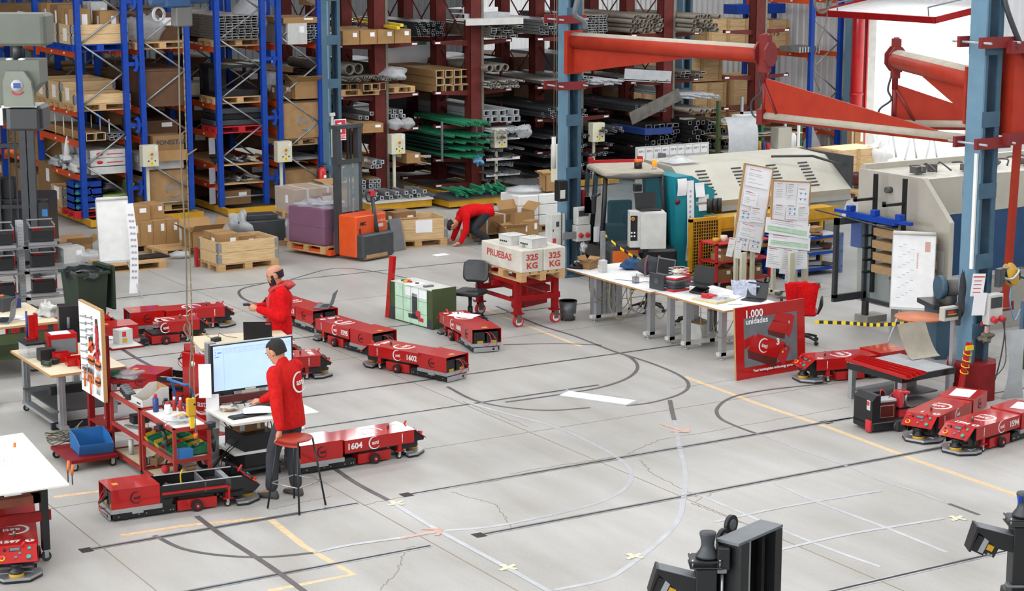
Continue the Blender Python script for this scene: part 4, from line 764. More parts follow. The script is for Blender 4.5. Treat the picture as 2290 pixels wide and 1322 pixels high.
    for nm, x, y_, r_, h, m_ in (('yellow_ring', .04, .13, .032, .006, 'yellow'), ('stop_button', .04, .13, .018, .035, 'printred'), ('start_button', .05, -.12, .022, .02, 'btn_teal'), ('small_button', -.05, -.13, .016, .014, 'btn_teal'), ('selector', -.05, .1, .014, .02, 'black'), ('selector', 0, .15, .013, .018, 'black'), ('key_switch', .04, 0, .015, .01, 'mgrey'), ('key_switch', 0, -.04, .014, .01, 'mgrey'), ('lamp', -.06, .15, .013, .012, 'printred')):
        N().cy(onp(x, y_, .003), onp(x, y_, .004+h), r_, n=12).o(nm, m_, pn)
    N().b(-.075, -.03, -.06, .05, .004, .007, pm).m(1).b(-.068, -.037, -.05, .04, .007, .008, pm).o('display', ['black', 'mgrey'], pn)
    N().lathe([(.07, .06), (.075, .1), (.05, .115), (.055, .15), (.07, .175), (.06, .18)], (.98, 0, 0), 16).o('laser_scanner', 'black', t); N().lathe([(.068, .045), (.072, .05), (.072, .085), (.068, .09)], (.98, 0, 0), 16).o('scanner_base', 'bin_yellow', t)
    bp = [(.8, -.24), (.92, -.24), (1.08, -.12), (1.08, .12), (.92, .24), (.8, .24), (.8, .18), (.88, .14), (.88, -.14), (.8, -.18)]
    N().pr(bp, 'z', .025, .05).m(1).pr([(p[0]+.006 if p[0] > .9 else p[0], p[1]*1.02) for p in bp], 'z', .008, .025).m(0).b(.8, .9, -.16, .16, .045, .055).o('bumper', ['alu', 'black'], t)
    N().b(.66, .86, -.17, .17, .1, .15).o('nose_frame', 'black', t)
    for s_ in (-1, 1):
        N().b(.68, .73, *sorted((s_*.2, s_*.17)), .1, .18).b(.65, .76, *sorted((s_*.22, s_*.15)), .09, .1).o('caster_bracket', 'red', t)
        cs = N().b(.69, .72, *sorted((s_*.2, s_*.17)), .04, .09).o('caster_fork', 'alu', t); N().cy((.7, s_*.172, .035), (.7, s_*.198, .035), .035, n=14).m(1).cy((.7, s_*.171, .035), (.7, s_*.199, .035), .018, n=10).o('caster_wheel', ['rubber', 'cream'], t)
        w_ = N().cy((.36, s_*.2, .062), (.36, s_*.245, .062), .062, n=20).m(1).cy((.36, s_*.205, .062), (.36, s_*.25, .062), .036, n=14).m(2).cy((.36, s_*.21, .062), (.36, s_*.256, .062), .012, n=8).o('drive_wheel', ['rubber', 'dred', 'alu'], t)
    N().b(.15, .58, -.2, .2, .022, .135).o('drive_unit', 'red', t); N().b(.17, .56, -.17, .17, .135, .165).o('drive_motor', 'black', t)
    for s_ in (.14,): N().b(.58, .6, -.1, -.04, .06, .1).o('drive_socket', 'black', t)
    N().cy((.9, .06, .3), (.95, .08, .36), .012).o('beacon', 'printred', t)
    if rearless is False and det:
        for (x, y_, sx, sy, rz) in papers:
            q = RM @ Vector((x, y_, .352)); N().c(0, 0, 0, sx, sy, .0015).o('paper_sheet', 'paper', t, loc=q, rz=rz)
    return t
agv((12.737, 22.334), (12.256, 23.588), 'red tugger robot numbered 1602 in the front of the middle row', '1602', R(-4))
agv((12.524, 24.197), (12.386, 25.435), 'red tugger robot numbered 1595 behind robot 1602', '1595', R(4))
agv((13.962, 23.597), (14.162, 24.967), 'red tugger robot numbered 1603 beside the black chair, sheet of paper on top', '1603', R(-4), papers=())
agv((12.54, 26.1), (12.42, 27.45), 'red tugger robot numbered 1613 with an open laptop on it', '1613', wires=False)
agv((8.9, 19.44), (10.4, 19.49), 'red tugger robot numbered 1604 with a white shine, right of the stool', '1604', R(-2), flip=False)
agv((6.48, 18.93), (7.972, 18.762), 'opened red and black robot chassis before the red trolleys', None, R(3), opened=True)
agv((9.75, 23.9), (11.18, 23.59), 'red tugger robot numbered 1600 right of the person at the big screen', '1600', wires=True)
agv((9.72, 24.75), (11.05, 24.3), 'red tugger robot mostly hidden behind robot 1600', '1600')
agv((9.2, 26.8), (10.99, 26.7), 'red tugger robot nearest of the two by the pendant chain, long black rear', None, gap=.42, wires=False).name = 'tugger_robot'
agv((9.93, 27.62), (11.17, 27.45), 'red tugger robot farthest back at the left, beyond the pendant chain', None, wires=False)
agv((8.1, 27.6), (9.5, 27.5), 'red tugger robot mostly hidden behind the pegboard', None, wires=False)
agv((8.6, 23.93), (9.45, 22.95), 'opened red robot chassis behind the pegboard and the cardboard tray', None, 0, opened=True, wires=False)
agv((18.25, 19.5), (16.98, 19.8), 'red tugger robot right of the red poster panel, green lamp lit on its panel', None, R(14), wires=False)
agv((17.45, 16.4), (15.836, 16.074), 'red tugger robot numbered 1594 at the right edge', '1594', 0, papers=((-.35, .05, .34, .24, .3),), wires=False)
agv((17.35, 17.25), (15.945, 16.714), 'red tugger robot marked 1 between robot 1594 and the column', None, R(6), papers=((-.3, 0, .4, .26, .2),), topnum='1', wires=False)
agv((17.3, 14.25), (15.98, 14.27), 'red tugger robot cut off by the right frame edge', None, det=False, wires=False)
agv((5.5, 18.95), (5.12, 17.6), 'red tugger robot numbered 1597 under the left cart', '1597', 0, wires=False)
def laptop(loc, rz, lb, open_=100, m='lgrey', scr='black', size=.34, logo=True):
    t = T('laptop', lb, 'laptop', loc, rz); w_, d = size, size*.7
    N().rc(-w_/2, w_/2, -d/2, d/2, 0, .018, .01).o('keyboard_base', m, t); N().b(-w_*.42, w_*.42, -d*.1, d*.38, .018, .0195).o('keys', 'black', t)
    M = Matrix.Translation((0, d/2, .018)) @ Matrix.Rotation(R(open_-90), 4, 'X').inverted()
    N().b(-w_/2, w_/2, 0, .008, 0, d, M).m(1).b(-w_*.46, w_*.46, -.0015, 0, .015, d-.02, M).m(2).b(-w_*.46, -w_*.28, .008, .0095, d-.04, d-.015, M).o('lid', [m, scr, 'printred'], t)
    if logo: N().lathe([(.018, 0), (.018, .0012)], n=12, M=M @ Matrix.Translation((0, .0082, d*.5)) @ Matrix.Rotation(-PI/2, 4, 'X')).o('lid_mark', 'lgrey', t)
    return t
laptop((12.6, 26.3, .352), R(-128), 'grey open laptop standing on robot 1613', 108, 'mgrey')
def sheet_on(x, y, z, sx, sy, rz, lb, m='paper', g=None, nm='paper_sheet'): return tag(N().c(0, 0, .001, sx, sy, .0015).o(nm, m, loc=(x, y, z), rz=rz), lb, 'paper', g)
sheet_on(14.17, 24.7, .332, .3, .42, .5, 'white sheet lying on top of robot 1603')
# ================================================================ people
def limb(n, pr_, k=4, seg=12):
    "closed tapered limb through (point, radius) pairs"
    P = sm([Vector(p) for p, r_ in pr_], k); R_ = [v.x for v in sm([Vector((r_, 0, 0)) for p, r_ in pr_], k)]
    d0 = (P[0]-P[1]).normalized(); d1 = (P[-1]-P[-2]).normalized()
    P = [P[0]+d0*R_[0]*.8, P[0]+d0*R_[0]*.5]+P+[P[-1]+d1*R_[-1]*.5, P[-1]+d1*R_[-1]*.8]; R_ = [R_[0]*.5, R_[0]*.85]+R_+[R_[-1]*.85, R_[-1]*.5]
    return n.tube(P, R_, seg)
def torso(n, st, seg=20):
    "closed torso through (point, half depth, half width)"
    P = sm([Vector(p) for p, a, b in st], 4); Q = sm([Vector((a, b, 0)) for p, a, b in st], 4); rings = []
    for i, p in enumerate(P):
        d = (P[min(i+1, len(P)-1)]-P[max(i-1, 0)]).normalized(); lat = Vector((0, 1, 0)); f = lat.cross(d).normalized()
        rings.append([p+f*Q[i].x*C_(2*PI*k/seg)+lat*Q[i].y*S(2*PI*k/seg) for k in range(seg)])
    return n.loft(rings)
def fuse(n, name, m, parent, vox=.012, smooth=3):
    ob = n.o(name, m, parent); md = ob.modifiers.new('r', 'REMESH'); md.mode = 'VOXEL'; md.voxel_size = vox; md.use_smooth_shade = True
    if smooth: s_ = ob.modifiers.new('s', 'SMOOTH'); s_.iterations = smooth; s_.factor = .5
    dg = bpy.context.evaluated_depsgraph_get(); m2 = bpy.data.meshes.new_from_object(ob.evaluated_get(dg)); ob.modifiers.clear()
    if len(m2.polygons): ob.data = m2; m2.polygons.foreach_set('use_smooth', [True]*len(m2.polygons))
    if not m2.materials: m2.materials.append(MATS[m if isinstance(m, str) else m[0]])
    return ob
def head_geo(n, M):
    "head in local frame: +x face, z up, origin at base of skull/neck top; about .23 high"
    rings = []; prof = [(-.03, .052, .05, .0), (-.005, .058, .055, .012), (.02, .066, .058, .018), (.045, .078, .064, .014), (.075, .088, .071, .008), (.105, .095, .076, .002), (.135, .098, .078, -.002), (.165, .094, .074, -.006), (.19, .08, .064, -.01), (.208, .055, .045, -.012), (.216, .022, .02, -.012)]
    for z, rx, ry, ox in prof: rings.append([M @ Vector((ox+rx*C_(2*PI*k/20)*(1.04 if C_(2*PI*k/20) > 0 else 1), ry*S(2*PI*k/20), z)) for k in range(20)])
    n.loft(rings)
    n.pr([(.08, .115), (.098, .118), (.118, .078), (.108, .066), (.085, .068)], 'y', -.013, .013, M)   # nose
    n.blob((0, 0, 0), .02, .028, .008, M=M @ Matrix.Translation((.088, 0, .048))*1, amp=0, n=6) if False else None
    n.b(.07, .093, -.022, .022, .042, .05, M).b(.06, .088, -.02, .02, .0, .024, M)
    for s_ in (-1, 1): n.b(-.012, .018, *sorted((s_*.072, s_*.09)), .075, .132, M).b(.07, .094, *sorted((s_*.012, s_*.05)), .118, .127, M)
    return n
def hand_geo(n, wr, d, side, curl=.5, palm=None):
    "wr wrist point, d finger direction, palm = palm normal"
    d = Vector(d).normalized(); pn = Vector(palm or (0, 0, -1)); pn = (pn-d*pn.dot(d)).normalized(); lat = d.cross(pn)*side; wr = Vector(wr)
    limb(n, [(wr, .026), (wr+d*.03, .03), (wr+d*.07, .034)]); limb(n, [(wr+d*.03-lat*.02, .02), (wr+d*.08-lat*.024, .016)]); limb(n, [(wr+d*.03+lat*.02, .02), (wr+d*.08+lat*.024, .016)])
    for i in range(4):
        off = lat*(.03-.02*i); L = (.036, .042, .038, .03)[i]; b0 = wr+d*.082+off; c1 = curl*(.8+.15*i)
        d1 = (d*C_(c1*.6)+pn*S(c1*.6)); d2 = (d*C_(c1*1.3)+pn*S(c1*1.3)); p1 = b0+d1*L; p2 = p1+d2*L*.8; limb(n, [(b0-d*.02, .0115), (p1, .0105), (p2, .0085)], 2, 8)
    t0 = wr+d*.025+lat*.03; limb(n, [(t0, .016), (t0+d*.035+lat*.02+pn*.012, .012), (t0+d*.065+lat*.02+pn*.024, .009)], 2, 8)
    return n
def hair_cap(n, M, bald=False):
    rings = []
    for z, rx, ry, ox in [(.06, .092, .076, -.012), (.09, .1, .08, -.008), (.12, .104, .083, -.008), (.15, .103, .083, -.008), (.178, .098, .079, -.009), (.202, .08, .064, -.012), (.222, .045, .038, -.014), (.229, .01, .01, -.014)]:
        if bald and z > .16: continue
        if bald: rx *= .965; ry *= .955
        ring = []
        for k in range(24):
            a = 2*PI*k/24; x, y = C_(a), S(a); f = 1.
            if x > .35 and z < (.172 if not bald else 9): f = .72
            if x > -.05 and z < .1: f = min(f, .8)
            if bald and x > .3: f = .7
            ring.append(M @ Vector((ox+rx*f*x, ry*f*y, z)))
        rings.append(ring)
    n.loft(rings)
    if bald: n.b(0.03, .06, -.079, -.06, .03, .12, M).b(0.03, .06, .06, .079, .03, .12, M)
    return n
def person(loc, rz, lb, J, headM, jac, trou, shoe='shoe', bald=False, beard=False, hoodie=False, hands=(), kneel=False, bulk=1.):
    t = T('person', lb, 'person', loc, rz)
    # one continuous body under the clothes
    V = {k: Vector(v) for k, v in J.items()}; up_ = (V['chest']-V['belly']).normalized()
    n = N(); torso(n, [(V['pelvis']-up_*.08, .08, .13), (V['pelvis'], .1, .15), (V['belly'], .09, .135), (V['chest'], .1, .16), (V['chest'].lerp(V['neck0'], .6), .08, .14), (V['neck0'], .06, .08)])
    limb(n, [(V['neck0']-up_*.04, .058), (V['neck1'], .052), (headM @ Vector((-.01, 0, .03)), .052)])
    for s_ in 'lr':
        limb(n, [(V['sh'+s_], .06), (V['sh'+s_].lerp(V['el'+s_], .5), .05), (V['el'+s_], .042), (V['el'+s_].lerp(V['wr'+s_], .4), .042), (V['wr'+s_], .028)])
        limb(n, [(V['hip'+s_], .085), (V['kn'+s_], .055), (V['kn'+s_].lerp(V['an'+s_], .4), .055), (V['an'+s_], .036)]); limb(n, [(V['an'+s_], .036), (V['to'+s_], .03)])
    head_geo(n, headM)
    for (wk, d, side, curl, palm) in hands: hand_geo(n, J[wk], d, side, curl, palm)
    fuse(n, 'body', 'skin', t, .009, 2)
    # jacket
    n = N(); hem = V['pelvis']-up_*(.16 if not kneel else .05)
    torso(n, [(hem, .13*bulk, .19*bulk), (V['pelvis'], .13*bulk, .19*bulk), (V['belly'], .122*bulk, .175*bulk), (V['chest'], .132*bulk, .2*bulk), (V['chest'].lerp(V['neck0'], .55), .112*bulk, .185*bulk), (V['neck0']-up_*.005, .075, .1), (V['neck0']+up_*.03, .062, .066)])
    c = Vector(J['neck0']).lerp(Vector(J['neck1']), .5); limb(n, [(V['neck0']-up_*.03, .085), (c, .07)])
    for s_ in 'lr':
        e_, w_, h_ = V['el'+s_], V['wr'+s_], V['sh'+s_]; limb(n, [(h_.lerp(V['neck0'], .45)-up_*.03, .07), (h_, .08*bulk), (h_.lerp(e_, .5), .07*bulk), (e_, .064*bulk), (e_.lerp(w_, .5), .057*bulk), (e_.lerp(w_, .93), .048)])
    jo = fuse(n, 'jacket', jac, t, .011, 3)
    if hoodie:
        n = N(); c = Vector(J['neck0']); n.blob(c+Vector((-.11, 0, .03)), .09, .12, .055, 3, .08, 10); n.tube(sm([c+Vector((.13, -.03, -.05)), c+Vector((.07, -.09, .01)), c+Vector((-.04, -.1, .04)), c+Vector((-.11, 0, .05)), c+Vector((-.04, .1, .04)), c+Vector((.07, .09, .01)), c+Vector((.13, .03, -.05))]), .028, 8); n.o('hood', 'cloth_pink', t)
        b = Vector(J['belly']); ch = Vector(J['chest']); n = N(); n.loft([[p+Vector((.03*C_(2*PI*k/12)+.15, .075*S(2*PI*k/12), 0)) for k in range(12)] for p in (Vector(J['pelvis']), b, ch, c+Vector((-.06, 0, -.03)))]); n.o('hoodie_front', 'cloth_pink', t)
    # trousers
    n = N(); torso(n, [(V['pelvis']-up_*.1, .12, .165), (V['pelvis'], .118, .175), (V['pelvis']+up_*.05, .115, .165)])
    for s_ in 'lr': h_, k_, a_ = V['hip'+s_], V['kn'+s_], V['an'+s_]; limb(n, [(h_, .095), (h_.lerp(k_, .4), .094), (k_, .078), (k_.lerp(a_, .5), .072), (k_.lerp(a_, .88), .07)])
    fuse(n, 'trousers', trou, t, .011, 3)
    for s_ in 'lr':
        a_, o_ = Vector(J['an'+s_]), Vector(J['to'+s_]); d = (o_-a_); d.z = 0; d.normalize(); L = d.cross(Vector((0, 0, 1)))
        rings = []
        for x, w_, h in ((-.08, .03, .05), (-.06, .042, .09), (0, .045, .1), (.06, .048, .075), (.13, .05, .05), (.175, .042, .04), (.195, .02, .025)):
            rings.append([Vector((a_.x, a_.y, 0))+d*x+L*w_*C_(2*PI*k/12)+Vector((0, 0, max(0, h*.5+h*.55*S(2*PI*k/12)))) for k in range(12)])
        if not kneel: N().loft(rings).o('shoe', shoe, t)
    fuse(hair_cap(N(), headM, bald), 'hair', 'hair', t, .007, 1)
    if beard: fuse(N().b(.03, .101, -.05, .05, .0, .03, headM).b(.02, .075, -.066, -.052, .0, .07, headM).b(.02, .075, .052, .066, .0, .07, headM).b(.09, .103, -.03, .03, .052, .06, headM), 'beard', 'hair', t, .006, 2)
    for s_ in (-1, 1): N().blob((0, 0, 0), .004, .01, .005, amp=0, n=6, M=headM @ Matrix.Translation((.093, s_*.031, .104))).o('eye', 'ink', t); N().b(.085, .1, *sorted((s_*.016, s_*.048)), .122, .129, headM).o('eyebrow', 'hair', t)
    N().b(.09, .0955, -.02, .02, .044, .048, headM).o('mouth', 'cloth_pink', t)
    return t
def HM(p, pitch, yaw=0, s=1.0, roll=0): return Matrix.Translation(p) @ Matrix.Rotation(R(yaw), 4, 'Z') @ Matrix.Rotation(R(pitch), 4, 'Y') @ Matrix.Rotation(R(roll), 4, 'X') @ Matrix.Scale(s, 4)
# person A: standing at the wooden desk, holding a small device
JA = dict(pelvis=(0, 0, .95), belly=(0, 0, 1.1), chest=(-.01, 0, 1.3), neck0=(-.005, 0, 1.46), neck1=(.015, 0, 1.52), shl=(-.01, .19, 1.41), shr=(-.01, -.19, 1.41), ell=(-.02, .27, 1.12), elr=(-.0, -.26, 1.13), wrl=(.3, .1, 1.2), wrr=(.3, -.08, 1.2), hipl=(0, .09, .9), hipr=(0, -.09, .9), knl=(.03, .1, .5), knr=(.03, -.1, .5), anl=(0, .11, .09), anr=(0, -.12, .09), tol=(.13, .13, .03), tor=(.13, -.14, .03))
A = person((10.29, 22.79, 0), R(160), 'balding bearded person in bright red hooded jacket looking at a small device', JA, HM((.02, 0, 1.515), 16, 0, 1.1), 'cloth_red', 'jeans', bald=True, beard=True, hoodie=True, bulk=1.22, hands=(('wrl', (1, -.35, .1), -1, 1.0, (0, -1, -.2)), ('wrr', (1, .35, .1), 1, 1.0, (0, 1, -.2))))
t = T('handheld_device', 'small black device held in both hands of the balding person', 'device'); t.parent = None; M = A.matrix_basis if False else Matrix.Translation((10.29, 22.79, 0)) @ Matrix.Rotation(R(160), 4, 'Z')
q = M @ Vector((.42, .01, 1.25)); t.location = q; t.rotation_euler = (0, 0, R(160)); N().rc(-.03, .06, -.05, .05, -.012, .012, .006).o('device_body', 'black', t); N().cy((.03, .03, .01), (.09, .06, .04), .004, n=6).o('antenna', 'lgrey', t)
# person B: at the big screen, left hand on the stool
JB = dict(pelvis=(-.07, 0, .96), belly=(-.06, 0, 1.12), chest=(-.04, 0, 1.32), neck0=(-.01, 0, 1.49), neck1=(.02, 0, 1.54), shl=(-.03, .19, 1.42), shr=(-.03, -.19, 1.43), ell=(-.13, .29, 1.12), elr=(.14, -.24, 1.15), wrl=(-.2, .33, .86), wrr=(.4, -.12, 1.0), hipl=(-.07, .09, .92), hipr=(-.07, -.09, .92), knl=(.08, .1, .51), knr=(-.02, -.1, .5), anl=(.1, .12, .09), anr=(-.06, -.12, .09), tol=(.23, .13, .03), tor=(.07, -.14, .03))
Bp = person((8.41, 18.59, 0), R(118), 'dark haired person in red fleece, hand on stool, before the big screen', JB, HM((.025, 0, 1.52), 26, 8, 1.1), 'cloth_red2', 'trousers', bulk=1.08, hands=(('wrl', (.15, .25, -1), 1, .4, (.5, .3, -.2)), ('wrr', (1, .1, -.15), 1, .5, (0, 0, -1))))
ringlogo(Bp, (-.203, -.02, 1.31), (PI/2-.08, 0, -PI/2), .23, 'white')
# person C: crouching behind the stacker's pallet
JC = dict(pelvis=(-.28, 0, .62), belly=(-.13, 0, .66), chest=(.08, 0, .62), neck0=(.22, 0, .52), neck1=(.27, 0, .46), shl=(.14, .18, .57), shr=(.14, -.18, .57), ell=(.17, .24, .3), elr=(.2, -.22, .3), wrl=(.28, .22, .06), wrr=(.3, -.2, .06), hipl=(-.28, .1, .58), hipr=(-.28, -.1, .58), knl=(-.02, .16, .3), knr=(-.02, -.16, .3), anl=(-.32, .14, .08), anr=(-.32, -.14, .08), tol=(-.2, .14, .03), tor=(-.2, -.14, .03))
g_ = G(1052, 545)
person((g_.x, g_.y, 0), R(168), 'person in a red jumper crouching with the head near the floor behind the cartons', JC, HM((.29, 0, .44), 118), 'cloth_red', 'jeans', hands=(('wrl', (1, .1, -.1), -1, .3, (0, 0, -1)), ('wrr', (1, -.1, -.1), 1, .3, (0, 0, -1))))
# ================================================================ left side: benches, trolleys, screen
def HZ(x, y, py):
    return CAMH-(x*S(YAW)+y*C_(YAW))*math.tan(PITCH+math.atan((py-CY)/FPX))
def one(nb, name, m, loc, lb, cat, rz=0, g=None, rot=None): return tag(nb.o(name, m, loc=loc, rz=rz, rot=rot), lb, cat, g)
def legs(t, xs, ys, z, w_=.04, m='alu', name='leg', z0=0):
    for x in xs:
        for y in ys: N().b(x-w_/2, x+w_/2, y-w_/2, y+w_/2, z0, z).o(name, m, t)
def wheel(t, x, y, r=.05, m='rubber', m2='cream', w_=.03, ax='y'):
    d = Vector((0, w_/2, 0)) if ax == 'y' else Vector((w_/2, 0, 0)); c = Vector((x, y, r))
    N().cy(c-d, c+d, r, n=16).m(1).cy(c-d*1.1, c+d*1.1, r*.5, n=12).o('wheel', [m, m2], t)
    e = d*1.4; N().b(x-.03, x+.03, y-.03, y+.03, 2*r+.005, 2*r+.02).b(*( (x-.02, x+.02, y-w_*.8, y-w_*.6) if ax == 'y' else (x-w_*.8, x-w_*.6, y-.02, y+.02)), r*.8, 2*r+.01).b(*((x-.02, x+.02, y+w_*.6, y+w_*.8) if ax == 'y' else (x+w_*.6, x+w_*.8, y-.02, y+.02)), r*.8, 2*r+.01).o('wheel_fork', 'alu', t)
# wooden desk of the balding person
t = T('work_desk', 'plywood topped desk on white tube legs behind the big screen', 'desk', (9.55, 22.35, 0), -.2)
N().b(-.6, .6, -.38, .38, .9, .93).o('desk_top', 'ply', t); legs(t, (-.52, .52), (-.3, .3), .9, .045, 'white'); N().cy((-.52, -.3, .8), (.52, -.3, .8), .02).cy((-.52, .3, .8), (.52, .3, .8), .02).cy((-.52, -.3, .8), (-.52, .3, .8), .02).o('frame_tube', 'white', t)
q = G(575, 737, .93)
laptop((9.72, 22.2, .93), R(152), 'black laptop seen from behind on the plywood desk', 97, 'black', size=.36, logo=False)
t = T('radio_box', 'small black radio box with an antenna on the plywood desk', 'device', (9.22, 22.4, .93), .3); N().rc(-.06, .06, -.04, .04, 0, .05, .008).o('case', 'black', t); N().cy((-.05, 0, .04), (-.19, .04, .13), .005, n=6).o('antenna', 'lgrey', t); N().tube(sm([(.05, 0, .03), (.12, .08, .07), (.22, .05, .02), (.3, -.06, .01)]), .004, 5).o('cable', 'rope', t)
# big screen on its stand
t = T('screen_stand', 'aluminium stand with white desk carrying the big screen', 'stand', (8.14, 19.95, 0))
N().b(-.05, .05, -.05, .05, 0, 1.5).b(-.06, -.05, -.015, .015, 0, 1.5).o('post', 'alu', t); N().b(.92, 1.0, -.04, .04, 0, 1.2).o('post', 'alu', t)
N().b(-.1, .95, -.82, -.02, .72, .745).o('shelf', 'table', t); N().b(-.05, 1.0, -.1, -.06, .8, .88).b(-.3, 1.0, .1, .16, .12, .2).o('cross_rail', 'maroon', t)
N().b(.05, 1.1, -.5, .1, .28, .31).b(.1, 1.2, .1, .3, .28, .31).o('lower_shelf', 'white', t); N().b(-.05, .05, .05, .6, .05, .12).b(.0, 1.0, .35, .42, .05, .12).o('base_beam', 'chair_red', t)
for x in (.3, .6, .8): N().b(x-.04, x+.04, -.06, -.03, .8, .95).o('socket', 'dkwhite', t)
nb = N(); rk = random.Random(3)
for k in range(7): x = rk.uniform(0, .9); nb.tube(sm([(x, -.1, .8), (x+.05, -.2, .6), (x-.1+.05*k, -.1, .35), (x-.2, -.15, .03)], 4), .006, 5)
nb.o('cable', 'black', t)
t = T('big_screen', 'large flat monitor showing a pale blue spreadsheet', 'monitor', (8.25, 19.86, 0), R(1))
N().b(-.15, .86, -.03, .01, .93, 1.49).m(1).b(-.13, .84, -.033, -.03, .955, 1.475).o('monitor_case', ['black', 'screen'], t); N().b(-.155, .865, -.034, .012, 1.488, 1.495).o('top_edge', 'lgrey', t)
nb = N().b(-.13, .84, -.0345, -.033, 1.435, 1.438); nb.b(-.005, -.002, -.0345, -.033, .96, 1.43)
for k in range(4): nb.b(0, .84, -.0345, -.033, 1.38+.016*k, 1.3815+.016*k)
for k in range(9): nb.b(.03+k*.045*(1+.07*k), .032+k*.045*(1+.07*k), -.0345, -.033, 1.38, 1.43)
nb.o('table_lines', 'screenline', t); N().b(-.08, -.03, -.0345, -.033, 1.39, 1.402).b(-.11, -.1, -.0345, -.033, 1.4, 1.41).b(-.11, -.1, -.0345, -.033, 1.37, 1.38).b(-.11, -.06, -.0345, -.033, 1.345, 1.352).o('menu_marks', 'screenblue', t)
N().b(.25, .38, -.035, -.03, .934, .95).o('cream_label', 'tape_cream', t)
N().b(.3, .42, .01, .1, 1.1, 1.35).o('mount', 'dgrey', t)
one(N().b(-.04, .1, -.002, 0, -.34, .05), 'paper_sheet', 'paper', (7.97, 19.8, 1.25), 'upper white list hanging at the left edge of the screen', 'paper', R(-25))
one(N().b(-.05, .1, -.002, 0, -.4, 0), 'paper_sheet', 'paper', (8.07, 19.83, .93), 'long white sheet hanging on the screen post', 'paper', R(-12))
def keyboard(x, y, z, rz, lb): 
    t = T('keyboard', lb, 'keyboard', (x, y, z), rz); N().rc(-.22, .22, -.07, .07, 0, .018, .01).o('case', 'black', t); nb = N()
    for j in range(4): nb.b(-.2, .2, -.055+.03*j, -.033+.03*j, .018, .023)
    nb.o('keys', 'dgrey', t)
q = G(560, 935, .75); keyboard(8.33, 19.38, .746, .1, 'black keyboard nearest the edge of the screen desk'); keyboard(8.72, 19.72, .746, .35, 'black keyboard at the back of the screen desk')
t = T('basket', 'small wicker basket of bits beside the keyboard', 'basket', (8.25, 19.72, .746)); N().lathe([(.06, 0), (.11, .045), (.105, .045), (.055, .008)], n=18).o('basket_body', 'beamwood', t); N().blob((0, 0, .035), .08, .08, .02, 4, .3).o('contents', 'dkwhite', t)
one(N().sheet(lambda u, v: ((u-.5)*.34, (v-.5)*.22, .012+.03*S(u*3)*v), 8, 6), 'paper_sheet', 'paper', (8.47, 19.4, .77), 'printed page lying over the black keyboard', 'paper', -.35)
one(N().rc(-.11, .11, -.07, .07, 0, .015), 'notebook', 'jeansblue', (8.72, 19.45, .746), 'blue folder under the right hand of the leaning person', 'folder', .3)
one(N().blob((0, 0, .02), .03, .05, .02, 1, .05), 'mouse', 'black', (8.66, 19.38, .762), 'black computer mouse in the hand of the leaning person', 'mouse')
# computer case and carton
t = T('computer_case', 'black computer case on the floor under the screen', 'computer', (8.5, 19.72, 0), .05); N().rc(-.2, .2, -.25, .25, .12, .5, .008).o('case', 'black', t); N().b(-.24, .28, -.27, .27, .09, .12).o('perforated_rail', 'dgrey', t); N().b(-.2, -.16, -.26, .26, 0, .09).b(.2, .24, -.26, .26, 0, .09).o('foot', 'black', t)
nb = N()
for k in range(4): nb.tube(sm([(-.2, -.1+.05*k, .4-.05*k), (-.33, -.12, .35-.04*k), (-.38, .0, .2), (-.4, .2, .02)], 4), .006, 5)
nb.o('cable', 'black', t)
t = T('taped_carton', 'taped brown carton standing on the black computer case', 'box', (8.47, 19.72, .5), .1); N().b(-.16, .16, -.11, .11, 0, .14).m(1).b(-.17, .17, -.115, .115, .14, .147).b(-.162, -.1, -.112, -.11, .02, .12).m(2).b(.06, .1, -.113, -.11, .02, .14).o('carton_body', ['card2', 'dkwhite', 'tape_cream'], t)
# red panel
t = T('metal_screen', 'tall red sheet metal panel with a white round logo left of the screen', 'panel', (8.47, 21.1, 0), R(-78))
N().b(-.24, .24, -.03, .03, .12, 1.1).o('panel_plate', 'red', t); ringlogo(t, (.02, -.031, .5), (PI/2, 0, 0), .26, 'white', sub=1); N().lathe([(.035, 0), (.035, .002)], n=16, M=Matrix.Translation((-.08, -.031, .98)) @ Matrix.Rotation(PI/2, 4, 'X')).o('round_mark', 'white', t)
N().b(-.24, .24, -.2, .2, 0, .12).o('foot', 'dred', t)
t.rotation_euler = (0, 0, R(-60))
# red trolleys
def trolley(y0, y1, lb, z=.79, x0=7.33, x1=7.76, lv=(.1, .44)):
    t = T('tool_trolley', lb, 'trolley', (x0, y0, 0)); w_, d = x1-x0, y1-y0
    for x in (.015, w_-.015):
        for y in (.015, d-.015): N().b(x-.018, x+.018, y-.018, y+.018, .08, z).o('post', 'trolred', t)
    for zz in lv+(z,):
        n = N()
        for y in (0, d-.025): n.b(0, w_, y, y+.025, zz-.035, zz+.012)
        for x in (0, w_-.025): n.b(x, x+.025, 0, d, zz-.035, zz+.012)
        n.o('shelf_rim', 'trolred', t); N().b(.02, w_-.02, .02, d-.02, zz-.01, zz).o('shelf', 'table' if zz > .1 else 'ply', t)
    for x in (.05, w_-.05):
        for y in (.06, d-.06): wheel(t, x, y, .03)
    return t
trolley(20.12, 21.08, 'red metal trolley with a cut open cardboard tray on top'); trolley(19.08, 20.06, 'red metal trolley with coloured bins, nearest the opened robot')
